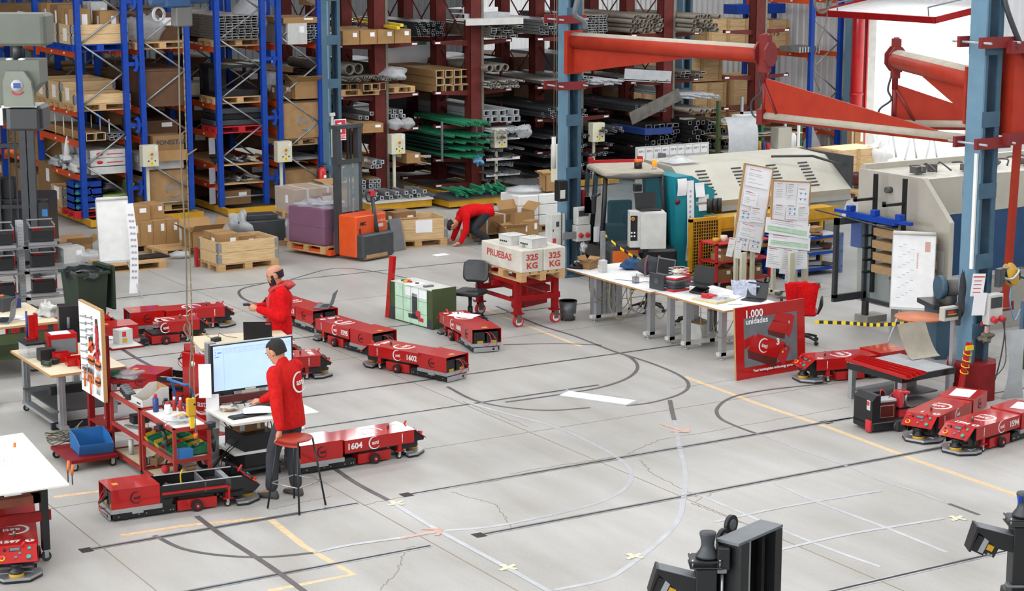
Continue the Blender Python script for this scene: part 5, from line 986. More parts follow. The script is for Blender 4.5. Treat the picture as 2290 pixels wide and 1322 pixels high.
def bin_(x, y, z, m, lb, s_=1., rz=0, g=None, ry=.0):
    t = N(); P = [(-.1, 0), (.1, 0), (.12, .07), (.02, .09), (-.1, .11)]
    t.pr(P, 'y', -.055, -.05).pr(P, 'y', .05, .055).b(-.1, .1, -.055, .055, 0, .004).b(-.104, -.1, -.055, .055, 0, .11).pr([(.1, 0), (.12, .05), (.116, .05), (.096, 0)], 'y', -.055, .055)
    o = t.o('storage_bin', m, loc=(x, y, z), rot=(0, ry, rz)); o.scale = (s_, s_, s_); return tag(o, lb, 'bin', g)
cs = ['bin_yellow', 'green', 'green', 'bin_yellow', 'green', 'bin_red', 'green', 'green']
for k in range(8):
    bin_(7.46, 19.98-.108*k, .455, cs[k], 'open %s storage bin in the left column of the trolley shelf' % {'bin_yellow': 'yellow', 'green': 'green', 'bin_red': 'red'}[cs[k]], 1, PI, 'left column of trolley bins, '+cs[k])
for k, m_ in enumerate(['green', 'green', 'green', 'green', 'bin_yellow', 'green', 'bin_yellow', 'green']):
    bin_(7.66, 19.98-.108*k, .455, m_, 'open %s storage bin in the right column of the trolley shelf' % {'bin_yellow': 'yellow', 'green': 'green'}[m_], .95, PI, 'right column of trolley bins, '+m_)
one(N().b(-.08, .08, -.05, .05, 0, .1), 'blue_box', 'bin_blue', (7.47, 19.13, .452), 'bright blue small bin at the near corner of the bin shelf', 'bin')
# things on the trolleys
t = T('cut_carton', 'white cardboard tray with brown inside cut open in a slope', 'box', (7.5, 20.3, .8), R(3)); 
for y in (-.16, .155): N().pr([(-.12, 0), (.2, 0), (.2, .2), (.1, .2), (-.05, .09), (-.12, .08)], 'y', y, y+.005).o('side_wall', 'dkwhite', t)
N().b(-.12, .2, -.16, .16, 0, .005).b(.195, .2, -.16, .16, 0, .2).o('inner_wall', 'card', t); N().b(-.125, -.12, -.16, .16, 0, .08).o('front_wall', 'dkwhite', t); N().b(-.128, -.125, -.1, .0, .02, .04).o('print', 'ink', t)
for k in range(4):
    t = T('power_tool_battery', 'black tool battery pack in a row on the trolley', 'battery', (7.42+.02*k, 20.62+.11*k, .8), .4, 'tool batteries on the trolley'); N().rc(-.06, .06, -.035, .035, 0, .06, .008).o('case', 'black', t); N().b(-.05, .04, -.03, .03, .06, .085).o('slide', 'mgrey', t)
for (x, y, c1, c2, r_, h, lb) in [(7.46, 19.93, 'navy', 'printred', .033, .2, 'blue spray can with a red cap'), (7.54, 19.78, 'white', 'printred', .036, .13, 'white plastic bottle with a red cap'), (7.6, 19.98, 'blackg', 'black', .04, .12, 'black open can behind the bottles'), (7.66, 19.88, 'bin_red', 'white', .024, .15, 'red pump bottle on the left'), (7.71, 19.82, 'bin_red', 'white', .024, .15, 'red pump bottle on the right')]:
    t = T('bottle', lb+' on the near trolley', 'bottle', (x, y, .792)); N().lathe([(r_*.95, 0), (r_, .01), (r_, h*.75), (r_*.5, h*.85)], n=14).o('bottle_body', c1, t); N().lathe([(r_*.6, h*.82), (r_*.6, h), (r_*.5, h*1.02)], n=12).o('cap', c2, t)
t = T('tool_case', 'small grey and yellow tool case lying on the near trolley', 'case', (7.58, 19.5, .792), .5); N().rc(-.09, .09, -.05, .05, 0, .035).m(1).b(-.07, .07, -.035, .035, .035, .037).o('case_body', ['mgrey', 'bin_yellow'], t)
one(N().blob((0, 0, .03), .12, .07, .035, 8, .35), 'crumpled_bag', 'film', (7.48, 19.33, .79), 'crumpled clear bag on the near trolley top', 'bag')
for k, (x, y, z, a) in enumerate([(7.34, 19.42, .7, 0), (7.77, 19.12, .72, .6)]):
    t = T('cordless_drill', ('dark green cordless drill hanging over the left rim of the near trolley', 'dark green cordless drill hanging at the near right corner of the trolley')[k], 'drill', (x, y, z), a)
    N().rc(-.06, .06, -.04, .04, .02, .09, .01).o('battery', 'black', t); N().cy((0, 0, .02), (.03, -.02, -.13), .022).o('grip', 'dkgreen', t); N().cy((.0, -.03, -.1), (.06, .0, -.2), .035, .028).o('motor_body', 'dkgreen', t); N().cy((.06, 0, -.2), (.075, .01, -.26), .022, .014).o('chuck', 'black', t)
one(N().b(-.28, .0, -.04, .04, 0, .09), 'wood_block', 'beamwood', (7.66, 20.35, .1), 'short wooden beam on the bottom shelf of the far trolley', 'block', .9)
one(N().cy((0, 0, 0), (0, 0, .17), .03), 'spray_can', 'dkwhite', (7.45, 20.75, .45-.34), 'pale spray can on the bottom shelf of the far trolley', 'can')
for k, m_ in enumerate(('navy', 'mgrey')): one(N().b(-.03, .03, -.03, .03, 0, .09), 'small_box', m_, (7.42+.08*k, 20.25-.03*k, .1), ('dark blue', 'grey')[k]+' small box on the bottom shelf of the far trolley', 'box')
t = T('tape_roll', 'yellowish tape roll on the middle shelf of the far trolley', 'tape', (7.55, 20.5, .44)); N().lathe([(.045, 0), (.07, 0), (.07, .03), (.045, .03), (.045, 0)], n=20).o('roll', 'tape_cream', t)
for k in range(3): one(N().c(0, 0, .01, .4, .03, .012), 'metal_strip', 'mgrey', (7.5, 20.62-.05*k, .44+.004*k), 'grey metal strip on the middle shelf of the far trolley', 'strip', R(-60), 'metal strips on the far trolley')
one(N().rc(-.1, .1, -.07, .07, 0, .1), 'black_case', 'black', (7.6, 20.85, .44), 'black box on the middle shelf of the far trolley', 'box')
for k in range(2): t = T('red_bottle', ('red plastic bottle at the back of the bin shelf', 'second red plastic bottle at the back of the bin shelf')[k], 'bottle', (7.42+.1*k, 20.1-.05*k+.0, .44+.02*k)); N().rc(-.04, .04, -.03, .03, 0, .13, .01).o('bottle_body', 'wine', t); N().cy((0, 0, .13), (0, 0, .17), .012).o('pump', 'white', t)
t = T('ear_muffs', 'red ear muffs with black band on the bottom of the near trolley', 'ear muffs', (7.5, 19.8, .1)); N().blob((0, 0, .05), .045, .06, .05, 1, .03).o('cup', 'printred', t); N().blob((.16, .03, .05), .045, .06, .05, 1, .03).o('cup', 'black', t); N().tube(sm([(0, 0, .1), (.05, .03, .16), (.13, .04, .15), (.16, .03, .1)]), .01).o('band', 'black', t)
one(N().blob((0, 0, .03), .14, .09, .035, 8, .35), 'crumpled_paper', 'dustyc', (7.52, 19.35, .1), 'crumpled paper on the bottom of the near trolley', 'paper'); one(N().b(-.06, .06, -.05, .05, 0, .11), 'small_carton', 'card', (7.66, 19.5, .1), 'small brown carton on the bottom of the near trolley', 'box')
# blue tube hand truck
t = T('hand_truck', 'bright blue tube hand truck behind the near trolley', 'hand truck', (7.98, 20.35, 0), R(10)); n = N()
for y in (-.2, .2): n.tube(sm([(0, y, .1), (.0, y, .6), (-.05, y, .95), (-.12, y*.9, 1.0)]), .016)
n.tube([(-.12, -.18, 1.0), (-.12, .18, 1.0)], .016)
for z in (.2, .45, .7): n.tube([(0, -.2, z), (0, .2, z)], .014)
n.o('frame', 'bin_blue', t); N().b(-.2, 0, -.2, .2, .03, .04).o('toe_plate', 'steel', t); wheel(t, .06, -.26, .09); wheel(t, .06, .26, .09)
# pegboard station
t = T('pegboard', 'white pegboard wall with hand tools and a wooden edge', 'tool board', (7.27, 21.05, 0))
N().b(-.02, .02, 0, .76, .68, 1.76).o('board', 'white', t); N().b(-.022, .022, -.02, 0, .68, 1.76).b(-.022, .022, 0, .76, 1.76, 1.775).o('wood_edge', 'edgewood', t)
t2 = T('tool_station', 'red frame station carrying the pegboard and its shelves', 'stand', (7.27, 21.05, 0))
for y in (.08, .68): N().b(.03, .1, y, y+.07, 0, 1.45).o('post', 'dred', t2)
N().b(.02, .5, -.05, .75, .32, .34).o('shelf', 'dred', t2); N().b(.1, .5, .0, .7, 1.28, 1.3).m(1).b(.12, .48, .02, .68, 1.3, 1.302).o('shelf', ['dred', 'dkwhite'], t2); N().b(.1, .5, .0, .7, .88, .9).o('shelf', 'dred', t2)
N().b(-.55, .0, -.35, .4, .1, .14).o('base_platform', 'dred', t2)
for (x, y) in ((-.5, -.3), (-.5, .35), (-.05, -.3)): wheel(t2, x, y, .045)
def tool(kind, y, z, lb, g=None):
    t = T(kind, lb, kind.replace('_', ' '), (7.245, y, z), 0, g)
    if kind == 'wrench': N().b(-.008, 0, -.007, .007, -.1, .1).pr([(-.02, .1), (.02, .1), (.02, .13), (.008, .115), (-.008, .115), (-.02, .13)], 'x', -.01, 0).o('shaft', 'alu', t); t.rotation_euler = (R(82), 0, 0)
    elif kind == 'screwdriver': N().cy((-.015, 0, 0), (-.015, 0, .09), .014).o('grip', 'toolorange', t); N().cy((-.015, 0, -.11), (-.015, 0, 0), .004, n=6).o('blade', 'alu', t); N().cy((-.015, 0, .03), (-.015, 0, .06), .0155).o('band', 'black', t)
    elif kind == 'pliers':
        for s_ in (-1, 1): N().cy((-.012, s_*.006, 0), (-.012, s_*.03, -.12), .009).o('handle', 'toolorange' if 'orange' in lb else 'printred', t)
        N().b(-.018, -.002, -.015, .015, -.01, .05).o('jaw', 'dgrey', t)
    elif kind == 'clamp': N().b(-.02, -.008, -.1, .1, -.012, .012).b(-.02, -.008, -.1, -.075, -.06, .02).b(-.02, -.008, .02, .045, -.06, .02).o('frame', 'cartred', t); t.rotation_euler = (R(-30), 0, 0)
    elif kind == 'hammer': N().cy((-.02, 0, -.14), (-.02, 0, .08), .011).o('handle', 'toolorange', t); N().b(-.03, -.01, -.05, .05, .06, .09).o('head', 'steel', t)
for k in range(10): tool('wrench', 21.66+.01*(k % 2), 1.6-.085*k+(.0), 'chrome spanner in the left column of the pegboard', 'spanners left on the pegboard')
for k in range(4): tool('wrench', 21.45, 1.62-.07*k, 'chrome spanner near the top middle of the pegboard', 'spanners top middle of the pegboard')
for k in range(6): tool('pliers', 21.17-.01*(k % 2), 1.6-.075*k, 'red handled tool in the right column of the pegboard', 'red tools on the pegboard')
for k in range(2): tool('pliers', 21.36+.06*k, 1.36-.02*k, 'orange handled pliers in the middle of the pegboard' if k else 'orange handled long pliers in the middle of the pegboard')
for k in range(2): tool('clamp', 21.38-.18*k, 1.28-.04*k, ('left', 'right')[k]+' red clamp on the pegboard')
for k in range(5): tool('screwdriver', 21.45-.035*k, 1.08, 'orange and black screwdriver in the middle row of the pegboard', 'screwdrivers middle of the pegboard')
for k in range(4): tool('screwdriver', 21.2-.035*k, 1.06, 'orange and black screwdriver in the right row of the pegboard', 'screwdrivers right of the pegboard')
for k in range(3): tool('pliers', 21.5-.06*k, .96, 'orange pliers in the lower row of the pegboard', 'orange pliers low on the pegboard')
for k in range(4): tool('screwdriver', 21.22-.03*k, .86, 'orange grip screwdriver low on the pegboard', 'screwdrivers low on the pegboard')
tool('hammer', 21.62, .9, 'hammer with an orange grip low on the pegboard'); tool('hammer', 21.42, .84, 'small hammer with an orange grip, lowest on the pegboard')
t = T('white_carton', 'white printed carton on the shelf behind the pegboard', 'box', (7.6, 21.3, 1.302), .2); N().b(-.09, .09, -.07, .07, 0, .17).m(1).b(-.05, .0, -.073, -.07, .09, .15).m(2).b(-.05, .01, -.073, -.07, .02, .07).o('box_body', ['dkwhite', 'printred', 'bin_yellow'], t)
for k in range(3): one(N().c(0, 0, .004, .22, .16, .003), 'paper_sheet', 'paper', (7.45, 21.6, 1.31+.006*k), 'loose sheet heaped behind the pegboard', 'paper', .4*k, 'sheets behind the pegboard')
one(N().blob((0, 0, .04), .14, .1, .05, 5, .3), 'plastic_bag', 'clear', (7.62, 21.2, .9), 'clear bag on the lower shelf behind the pegboard', 'bag'); one(N().rc(-.08, .08, -.06, .06, 0, .07), 'green_box', 'green', (7.5, 21.35, .9), 'green box on the lower shelf behind the pegboard', 'box')
for k in range(8): one(N().c(0, 0, .006, .3, .21, .008), 'paper_stack', ['paper', 'inkgrey'][k % 2], (7.52+.01*(k % 3), 21.3+.02*(k % 2), .342+.012*k), 'flat sheaf in the paper pile under the pegboard', 'paper', .1*k-.3, 'paper pile under the pegboard')
t = T('big_blue_bin', 'large open blue storage bin on the low red platform', 'bin', (7.08, 21.05, .142), R(-95)); s_ = 2.1
P = [(-.1, 0), (.1, 0), (.12, .06), (.02, .1), (-.1, .11)]; P = [(a*s_, b*s_*.9) for a, b in P]
N().pr(P, 'y', -.2, -.19).pr(P, 'y', .19, .2).b(-.21, .21, -.2, .2, 0, .008).b(-.218, -.21, -.2, .2, 0, .21).pr([(.21, 0), (.25, .12), (.242, .12), (.202, 0)], 'y', -.2, .2).o('bin_body', 'bin_blue', t)
nb = N()
for k in range(7): nb.tube([(.13*C_(a*PI/9)*(1+.05*k), .13*S(a*PI/9), .02+.015*k+.02*S(a+k)) for a in range(19)], .008, 5)
nb.tube(sm([(.13, 0, .1), (.25, -.1, .25), (.15, -.2, .2), (.0, -.3, -.1)]), .008, 5); one(nb, 'cable_coil', 'rope', (6.85, 21.5, .15), 'coiled grey cables on the low red platform', 'cable')
# bench table with red drawers
t = T('bench_table', 'plywood topped work bench on aluminium legs', 'table', (7.0, 22.2, 0))
N().b(0, .95, 0, 1.6, .77, .8).m(1).b(-.004, .95, -.004, 0, .77, .8).b(-.004, 0, 0, 1.6, .77, .8).o('table_top', ['ply', 'edgewood'], t)
for (x, y) in ((.15, .1), (.15, 1.5), (.8, .1), (.8, 1.5)): N().b(x-.04, x+.04, y-.04, y+.04, .1, .77).b(x-.005, x+.005, y-.046, y+.046, .1, .77).o('leg', 'alu', t)
N().b(.1, .9, .1, 1.5, .3, .32).o('lower_shelf', 'dgrey', t); N().b(.05, .95, .2, .26, .5, .6).b(.05, .95, .2, .26, .06, .14).o('perforated_rail', 'black', t); N().b(.1, .2, .0, 1.55, .1, .14).o('base_beam', 'alu', t); wheel(t, .15, 0.0, .04); wheel(t, .15, 1.55, .04)
for k, (x, y, m_, lb, w_, h) in enumerate([(7.5, 23.3, 'red', 'red steel drawer box with a white sheet on its lid', .36, .26), (7.35, 22.85, 'red', 'small red bracket box on the bench', .2, .12), (7.45, 22.6, 'red', 'red metal tray on the bench, middle one', .24, .1), (7.55, 22.4, 'red', 'red metal tray on the bench, nearest the pegboard', .26, .1)]):
    t = T('red_box', lb, 'box', (x, y, .8), -.1); N().b(-w_/2, w_/2, -w_/3, w_/3, 0, .006).b(-w_/2, w_/2, -w_/3, -w_/3+.006, 0, h).b(-w_/2, w_/2, w_/3-.006, w_/3, 0, h).b(-w_/2, -w_/2+.006, -w_/3, w_/3, 0, h).b(w_/2-.006, w_/2, -w_/3, w_/3, 0, h).o('box_body', m_, t)
    if k == 0: N().b(-w_/2, w_/2, -w_/3, w_/3, h, h+.01).o('lid', 'red', t); N().b(-.14, .1, -.1, .08, h+.01, h+.014).o('white_sheet', 'paper', t); N().b(-w_/2+.03, w_/2-.02, -w_/3-.008, -w_/3, .03, h-.05).o('grey_front', 'mgrey', t)
    if k == 1: N().cy((-.1, -.05, .1), (.1, -.05, .1), .015).o('handle', 'red', t)
t = T('clear_box', 'clear plastic box with black lid and cables on the bench', 'box', (7.15, 23.4, .8)); N().rc(-.12, .12, -.16, .16, 0, .16).o('box_body', 'film', t); N().rc(-.13, .13, -.17, .17, .16, .19).o('lid', 'black', t)
one(N().rc(-.1, .1, -.08, .08, 0, .15), 'black_box', 'black', (7.22, 23.05, .8), 'small black box before the clear one on the bench', 'box')
t = T('red_bracket', 'upright red bent bracket standing on the clear box', 'bracket', (7.2, 23.5, .99)); N().b(-.05, .05, -.02, .02, 0, .3).b(.03, .06, -.05, .05, 0, .32).b(-.09, .04, -.05, .05, .0, .02).o('bracket_plate', 'red', t); N().cy((-.07, 0, 0), (-.07, 0, .36), .014).o('pin', 'navy', t)
t = T('cordless_drill', 'green and black cordless drill lying on the bench', 'drill', (7.12, 22.7, .84), .5); N().rc(.08, .18, -.04, .04, -.03, .03).o('battery', 'black', t); N().cy((0, 0, 0), (.1, 0, 0), .02).o('grip', 'dkgreen', t); N().cy((-.02, -.07, 0), (-.02, .06, 0), .032).o('motor_body', 'dkgreen', t)
t = T('black_case', 'tall black steel case standing beyond the bench', 'case', (8.12, 24.6, 0), -.2); N().rc(-.22, .22, -.1, .1, .65, 1.15, .01).o('case_body', 'blackg', t); legs(t, (-.18, .18), (-.07, .07), .65, .03, 'dgrey'); N().cy((-.1, -.11, .85), (-.1, -.11, 1.0), .02).o('handle', 'mgrey', t); N().b(.1, .18, -.103, -.1, .7, .82).o('white_label', 'paper', t)
# left desk with laptop
t = T('test_desk', 'wide wooden desk with instruments at the left edge', 'desk', (6.9, 25.5, 0))
N().b(0, 1.3, 0, 1.55, .72, .75).m(1).b(-.0, 1.3, -.004, 0, .72, .75).b(1.3, 1.304, 0, 1.55, .72, .75).o('desk_top', ['ply', 'edgewood'], t); legs(t, (.1, 1.2), (.1, 1.45), .72, .06, 'dgrey'); N().b(.05, 1.25, .1, .14, .48, .62).b(.05, 1.25, .1, 1.4, .25, .27).o('under_rail', 'olive', t)
laptop((7.5, 25.9, .75), R(-118), 'dark grey laptop seen from its side on the left desk', 100, 'mgrey', size=.42)
for x, y, rz, sx, sy, sz, m_, lb in [(7.75, 26.65, .3, .2, .3, .2, 'dgrey', 'dark instrument case with an orange knob on the left desk'), (7.98, 26.75, .3, .08, .14, .14, 'navy', 'small dark blue box on the left desk'), (7.3, 26.7, 0, .3, .3, .12, 'dgrey', 'low dark box partly cut off on the left desk')]:
    t = T('instrument_box', lb, 'instrument', (x, y, .75), rz); N().rc(-sx/2, sx/2, -sy/2, sy/2, 0, sz, .01).o('case', m_, t); N().cy((0, 0, sz), (0, 0, sz+.02), .03).o('knob', 'toolorange' if 'orange' in lb else m_, t)
one(N().blob((0, 0, .08), .12, .1, .1, 5, .3), 'rag_bag', 'dkwhite', (8.15, 25.9, .75), 'crumpled pale bag at the corner of the left desk', 'bag')
for k in range(3): sheet_on(7.9-.2*k, 25.9+.12*k, .753+.003*k, .3, .21, .3*k, 'white paper sheet lying on the left desk', g='papers on the left desk')
for k in range(6): one(N().b(-.6, .6, -.04, .04, 0, .02), 'wooden_lath', 'wood', (9.1, 28.4+.1*k, .0), 'light wooden lath on the floor behind the left desk', 'lath', R(3*k-6), 'laths behind the left desk')
t = T('black_cable_tray', 'black round cable drum on the floor under the desk', 'drum', (6.75, 24.3, 0)); N().lathe([(.16, 0), (.2, .02), (.2, .16), (.17, .18), (.15, .18), (.15, .03)], n=22).o('drum_body', 'black', t); N().b(-.05, .05, -.205, -.2, .06, .12).o('label', 'cream', t); N().tube([(.24*C_(a*PI/9)-.15, .24*S(a*PI/9)+.2, .2+.01*a) for a in range(15)], .025).o('hose', 'black', t)
# wheelie bin
t = T('waste_bin', 'dark green wheeled waste bin with a black bag, lid hanging open', 'bin', (9.42, 28.0, 0), R(8)); 
def fr(a, b, z): return [Vector((x*a, y*b, z)) for x, y in ((-1, -1), (1, -1), (1, 1), (-1, 1))]
N().loft([fr(.2, .22, .05), fr(.25, .28, .92), fr(.28, .31, .92), fr(.28, .31, .96), fr(.24, .27, .96), fr(.19, .2, .1)], False).o('bin_body', 'dkgreen', t); N().loft([[Vector((.29*C_(a*PI/8)*1.05, .31*S(a*PI/8)*1.05, .86+.12*h+.02*S(a*3))) for a in range(16)] for h in (0, 1)]+[[Vector((.2*C_(a*PI/8), .22*S(a*PI/8), .9)) for a in range(16)]], True, False).o('bin_bag', 'plastic_bag', t)
N().b(.33, .37, -.28, .28, .35, 1.02).b(.27, .36, -.25, .25, .98, 1.03).o('lid', 'dkgreen', t); wheel(t, .2, .3, .1, ax='x')
# flip chart
def easel(loc, rz, w_, z0, z1, lb, marks=True, strip=False, lean=.12, spread=.38):
    t = T('flip_chart', lb, 'flip chart', loc, rz); M = Matrix.Rotation(-lean, 4, 'X')
    N().b(-w_/2, w_/2, -.012, .012, z0, z1, M).m(1).b(-w_/2-.01, -w_/2, -.018, .018, z0, z1, M).b(w_/2, w_/2+.01, -.018, .018, z0, z1, M).b(-w_/2-.01, w_/2+.01, -.018, .018, z0-.01, z0+.01, M).o('board', ['white', 'lgrey'], t)
    N().cy(M @ Vector((-w_/2, -.02, z1)), M @ Vector((w_/2, -.02, z1)), .03).o('top_roll', 'dkwhite', t); N().b(-w_/2, w_/2, -.06, 0, z0-.02, z0, M).o('pen_tray', 'dkwhite', t)
    for x in (-spread, spread): N().cy(M @ Vector((x*.5, .02, z0)), (x, -.15, 0), .014).o('leg', 'dkwhite', t)
    N().cy(M @ Vector((0, .03, z1-.1)), (0, .75, 0), .012).o('leg', 'dkwhite', t)
    return t, M
t, M = easel((10.75, 30.3, 0), R(-8), .52, .62, 1.66, 'white flip chart with a long printed strip hanging from its right side')
N().sheet(lambda u, v: (.17+u*.14+(.05*S(v*3)), -.02-.1*v*v*.6, 1.58-v*1.5), 2, 14, .002).o('printed_strip', 'paper', t); nb = N()
for k in range(11): v = .12+.07*k; nb.b(.2+.05*S(v*3), .235+.05*S(v*3), -.025-.06*v*v-.006, -.02-.06*v*v-.004, 1.56-v*1.5, 1.59-v*1.5).b(.25+.05*S(v*3), .285+.05*S(v*3), -.031-.06*v*v, -.026-.06*v*v, 1.555-v*1.5, 1.585-v*1.5)
nb.o('strip_pictures', 'inkgrey', t)
# stands of robot front modules
t = T('module_rack', 'perforated steel rack post with arms holding robot front modules', 'rack', (9.0, 29.8, 0)); n = N().b(-.05, .05, -.05, .05, 0, 1.52).m(1)
for k in range(28):
    for x in (-.025, 0, .025): n.b(x-.004, x+.004, -.052, -.05, .1+.05*k, .11+.05*k)
n.o('post', ['lgrey', 'machdark'], t)
for z in (.32, .74, 1.14): N().b(-.75, .75, -.3, -.22, z-.04, z-.01).b(-.75, .75, .2, .26, z-.04, z-.01).b(-.04, .04, -.3, .26, z-.05, z-.01).o('arm', 'alu', t)
N().b(-.3, .3, -.5, .5, 0, .05).o('base', 'dgrey', t)
for z in (.32, .74, 1.14):
    for s_ in (-1, 1):
        u = T('robot_front_module', 'black robot front module on the %s arm, %s of the perforated post' % ({.32: 'lowest', .74: 'middle', 1.14: 'top'}[z], 'left' if s_ < 0 else 'right'), 'module', (9.0+s_*.33, 29.75, z), R(-12))
        N().rc(-.18, .18, -.15, .2, .04, .22, .01).o('case', 'black', u); N().b(-.2, .2, -.22, .22, -.01, .015).b(-.22, .22, -.26, -.18, .0, .04).o('bumper_plate', 'alu', u)
        N().b(-.2, .2, -.2, -.18, .27, .29).b(-.2, .2, .18, .2, .34, .36).b(-.2, -.18, -.2, .2, .3, .32).b(.18, .2, -.2, .2, .3, .32).o('silver_frame', 'alu', u); N().b(-.15, .0, -.12, .1, .22, .25).o('red_insert', 'dred', u); N().b(.19, .205, -.1, 0, .08, .3).o('red_bracket', 'red', u)
# reach truck mast behind
t = T('reach_truck', 'dark reach truck mast standing at the left edge', 'truck', (10.15, 33.9, 0), R(-25))
for x in (-.42, -.27, .22, .36): N().b(x-.06, x+.06, -.08, .08, .15, 3.1).o('mast_rail', 'dgrey', t)
for z in (1.1, 2.2, 3.02): N().b(-.45, .42, -.05, .05, z, z+.07).o('mast_crossbar', 'black', t)
N().b(-.05, -.02, -.04, 0, .3, 3.0).b(.07, .1, -.04, 0, .3, 3.0).o('mast_chain', 'black', t); N().rc(-.5, .62, .1, 1.3, .1, 1.25, .05).o('truck_body', 'black', t); N().b(.4, .62, -.02, .1, .1, 1.2).m(1).b(.5, .6, -.03, -.02, .95, 1.08).o('body_side', ['blackg', 'bin_blue'], t); N().rc(-.3, 0, .2, .6, 1.25, 1.6).o('seat', 'black', t); N().cy((-.1, .5, 2.0), (-.1, .5, 2.1), .08).o('beacon', 'toolorange', t)
N().b(-.5, -.38, -.9, .1, .02, .12).b(.4, .52, -.9, .1, .02, .12).o('fork_leg', 'black', t)
# stool
t = T('bar_stool', 'tall stool with a round red seat and black legs', 'stool', (8.36, 18.2, 0), R(25)); N().lathe([(.0, .755), (.17, .75), (.19, .765), (.185, .775), (.0, .77)], n=28).o('seat', 'rust', t); N().sheet(lambda u, v: (-.19*C_((u-.5)*1.3), .24*(u-.5)*1.3, .76-.05*v), 8, 2, .02).o('backrest', 'rust', t)
MATS['seatred'] = mat('seatred', 'A83828', .4); 
for c in t.children: c.data.materials[0] = MATS['seatred']
for sx in (-1, 1):
    for sy in (-1, 1): N().cy((sx*.13, sy*.13, .76), (sx*.22, sy*.22, 0), .011, n=8).o('leg', 'black', t)
N().tube([(sx*.19, sy*.19, .28) for sx, sy in ((-1, -1), (1, -1), (1, 1), (-1, 1))], .007, closed=True).o('foot_ring', 'alu', t)
# cart at the left edge
t = T('assembly_cart', 'white topped cart with red rail and brown frame at the left edge', 'cart', (5.5, 17.86, 0))
N().pr([(-1.0, -.42), (.12, -.45), (.32, 1.65), (-.6, 1.62)], 'z', .86, .875).o('cart_top', 'table', t); nb = N(); rk = random.Random(9)
for k in range(60): x, y = rk.gauss(-.15, .12), rk.gauss(.7, .16); nb.c(x, y, .8765, .012, .004, .001, rk.uniform(0, 3))
nb.o('dirt_specks', 'inkgrey', t)
N().b(-1.2, .06, -.03, .0, .42, .52).o('perforated_rail', 'dred', t); N().b(-1.1, .0, .0, .1, .6, .68).b(-.1, .0, .0, 1.2, .6, .68).b(-1.1, .0, 1.15, 1.25, .6, .68).o('brown_frame', 'rust', t); N().b(-.5, -.35, .1, 1.1, .62, .66).b(-1.0, -.6, .1, 1.1, .6, .62).o('support_plate', 'blackg', t)
for (x, y) in ((0, 0), (0, 1.5)): N().b(x-.035, x+.035, y-.035, y+.035, .12, .86).o('leg', 'black', t); wheel(t, x, y, .05, 'dgrey', 'mgrey')
for k, (x, y) in enumerate([(5.78, 18.0), (5.8, 18.06), (5.55, 19.0), (5.79, 17.9)]):
    u = T('hand_tool', 'orange handled tool hanging on the edge of the left cart' if k != 2 else 'orange pliers hanging at the far edge of the left cart', 'tool', (x+.02, y, .8), 0, 'tools on the left cart edge' if k != 2 else None); N().cy((0, 0, .02), (.01, 0, .12), .013).o('grip', 'toolorange', u); N().cy((0, 0, -.08), (0, 0, .02), .006).o('blade', 'dgrey', u)
one(N().rc(-.04, .05, -.03, .03, 0, .05), 'green_switch', 'btn_teal', (5.25, 18.95, .876), 'small green switch box on the left cart', 'switch')
one(N().cy((0, 0, 0), (0, 0, .9), .05).b(-.04, .04, -.04, .04, .9, .94), 'white_post', 'dkwhite', (5.3, 20.3, 0), 'white post cut off at the left frame edge', 'post')
# hoist with chain and pendant
q = G(427, 910, 1.02); HX, HY = q.x, q.y
t = T('chain_hoist', 'dark blue electric chain hoist with grey chain bag at the top', 'hoist', (HX, HY, 5.28)); N().rc(-.16, .12, -.09, .09, .02, .2, .03).cy((-.3, 0, .12), (.3, 0, .12), .075).o('motor', 'jeansblue', t); N().rc(-.05, .13, -.08, .08, -.18, .02, .02).o('chain_bag', 'machdark', t)
nb = N(); [nb.tube([(-.22+.06*C_(a*PI/6)+.01*k, 0, -.05+.07*S(a*PI/6)) for a in range(13)], .008, 5) for k in range(3)]; nb.o('cable_loop', 'lgrey', t)
n = N(); z = 5.1
while z > .72: n.c(HX+.045, HY, z, .014, .005, .03, rz=(0 if int(z*100) % 8 < 4 else PI/2)); z -= .028
one(n, 'load_chain', 'chain', (0, 0, 0), 'long gold grey load chain hanging from the hoist', 'chain')
t = T('chain_hook', 'orange capped hook at the end of the hoist chain', 'hook', (HX+.045, HY, .66)); N().cy((0, 0, 0), (0, 0, .06), .025).o('cap', 'toolorange', t); N().tube([(.03*C_(R(a)), 0, -.05+.03*S(R(a))) for a in range(80, -200, -25)], .007).o('hook', 'steel', t)
t = T('pendant_control', 'yellow pendant control hanging on a grey cable', 'control', (HX-.0, HY, .92)); N().rc(-.05, .05, -.03, .03, 0, .2, .015).o('pendant_body', 'bin_yellow', t); N().rc(-.02, .03, -.02, .02, -.14, 0, .008).o('grip', 'yellow', t); N().cy((0, 0, .2), (0, 0, .3), .014).o('strain_relief', 'black', t); N().tube(sm([(0, 0, .3), (.0, 0, .5), (.03, 0, .8), (.0, .05, 1.0), (-.05, 0, .95), (0, -.04, .88), (.02, 0, 1.0)]+[(-.01+.01*S(k), 0, 1.1+k*.4) for k in range(9)], 4), .009, 6).o('cable', 'rope', t); N().cy((.03, -.032, .13), (.03, -.04, .13), .012).o('button', 'black', t)
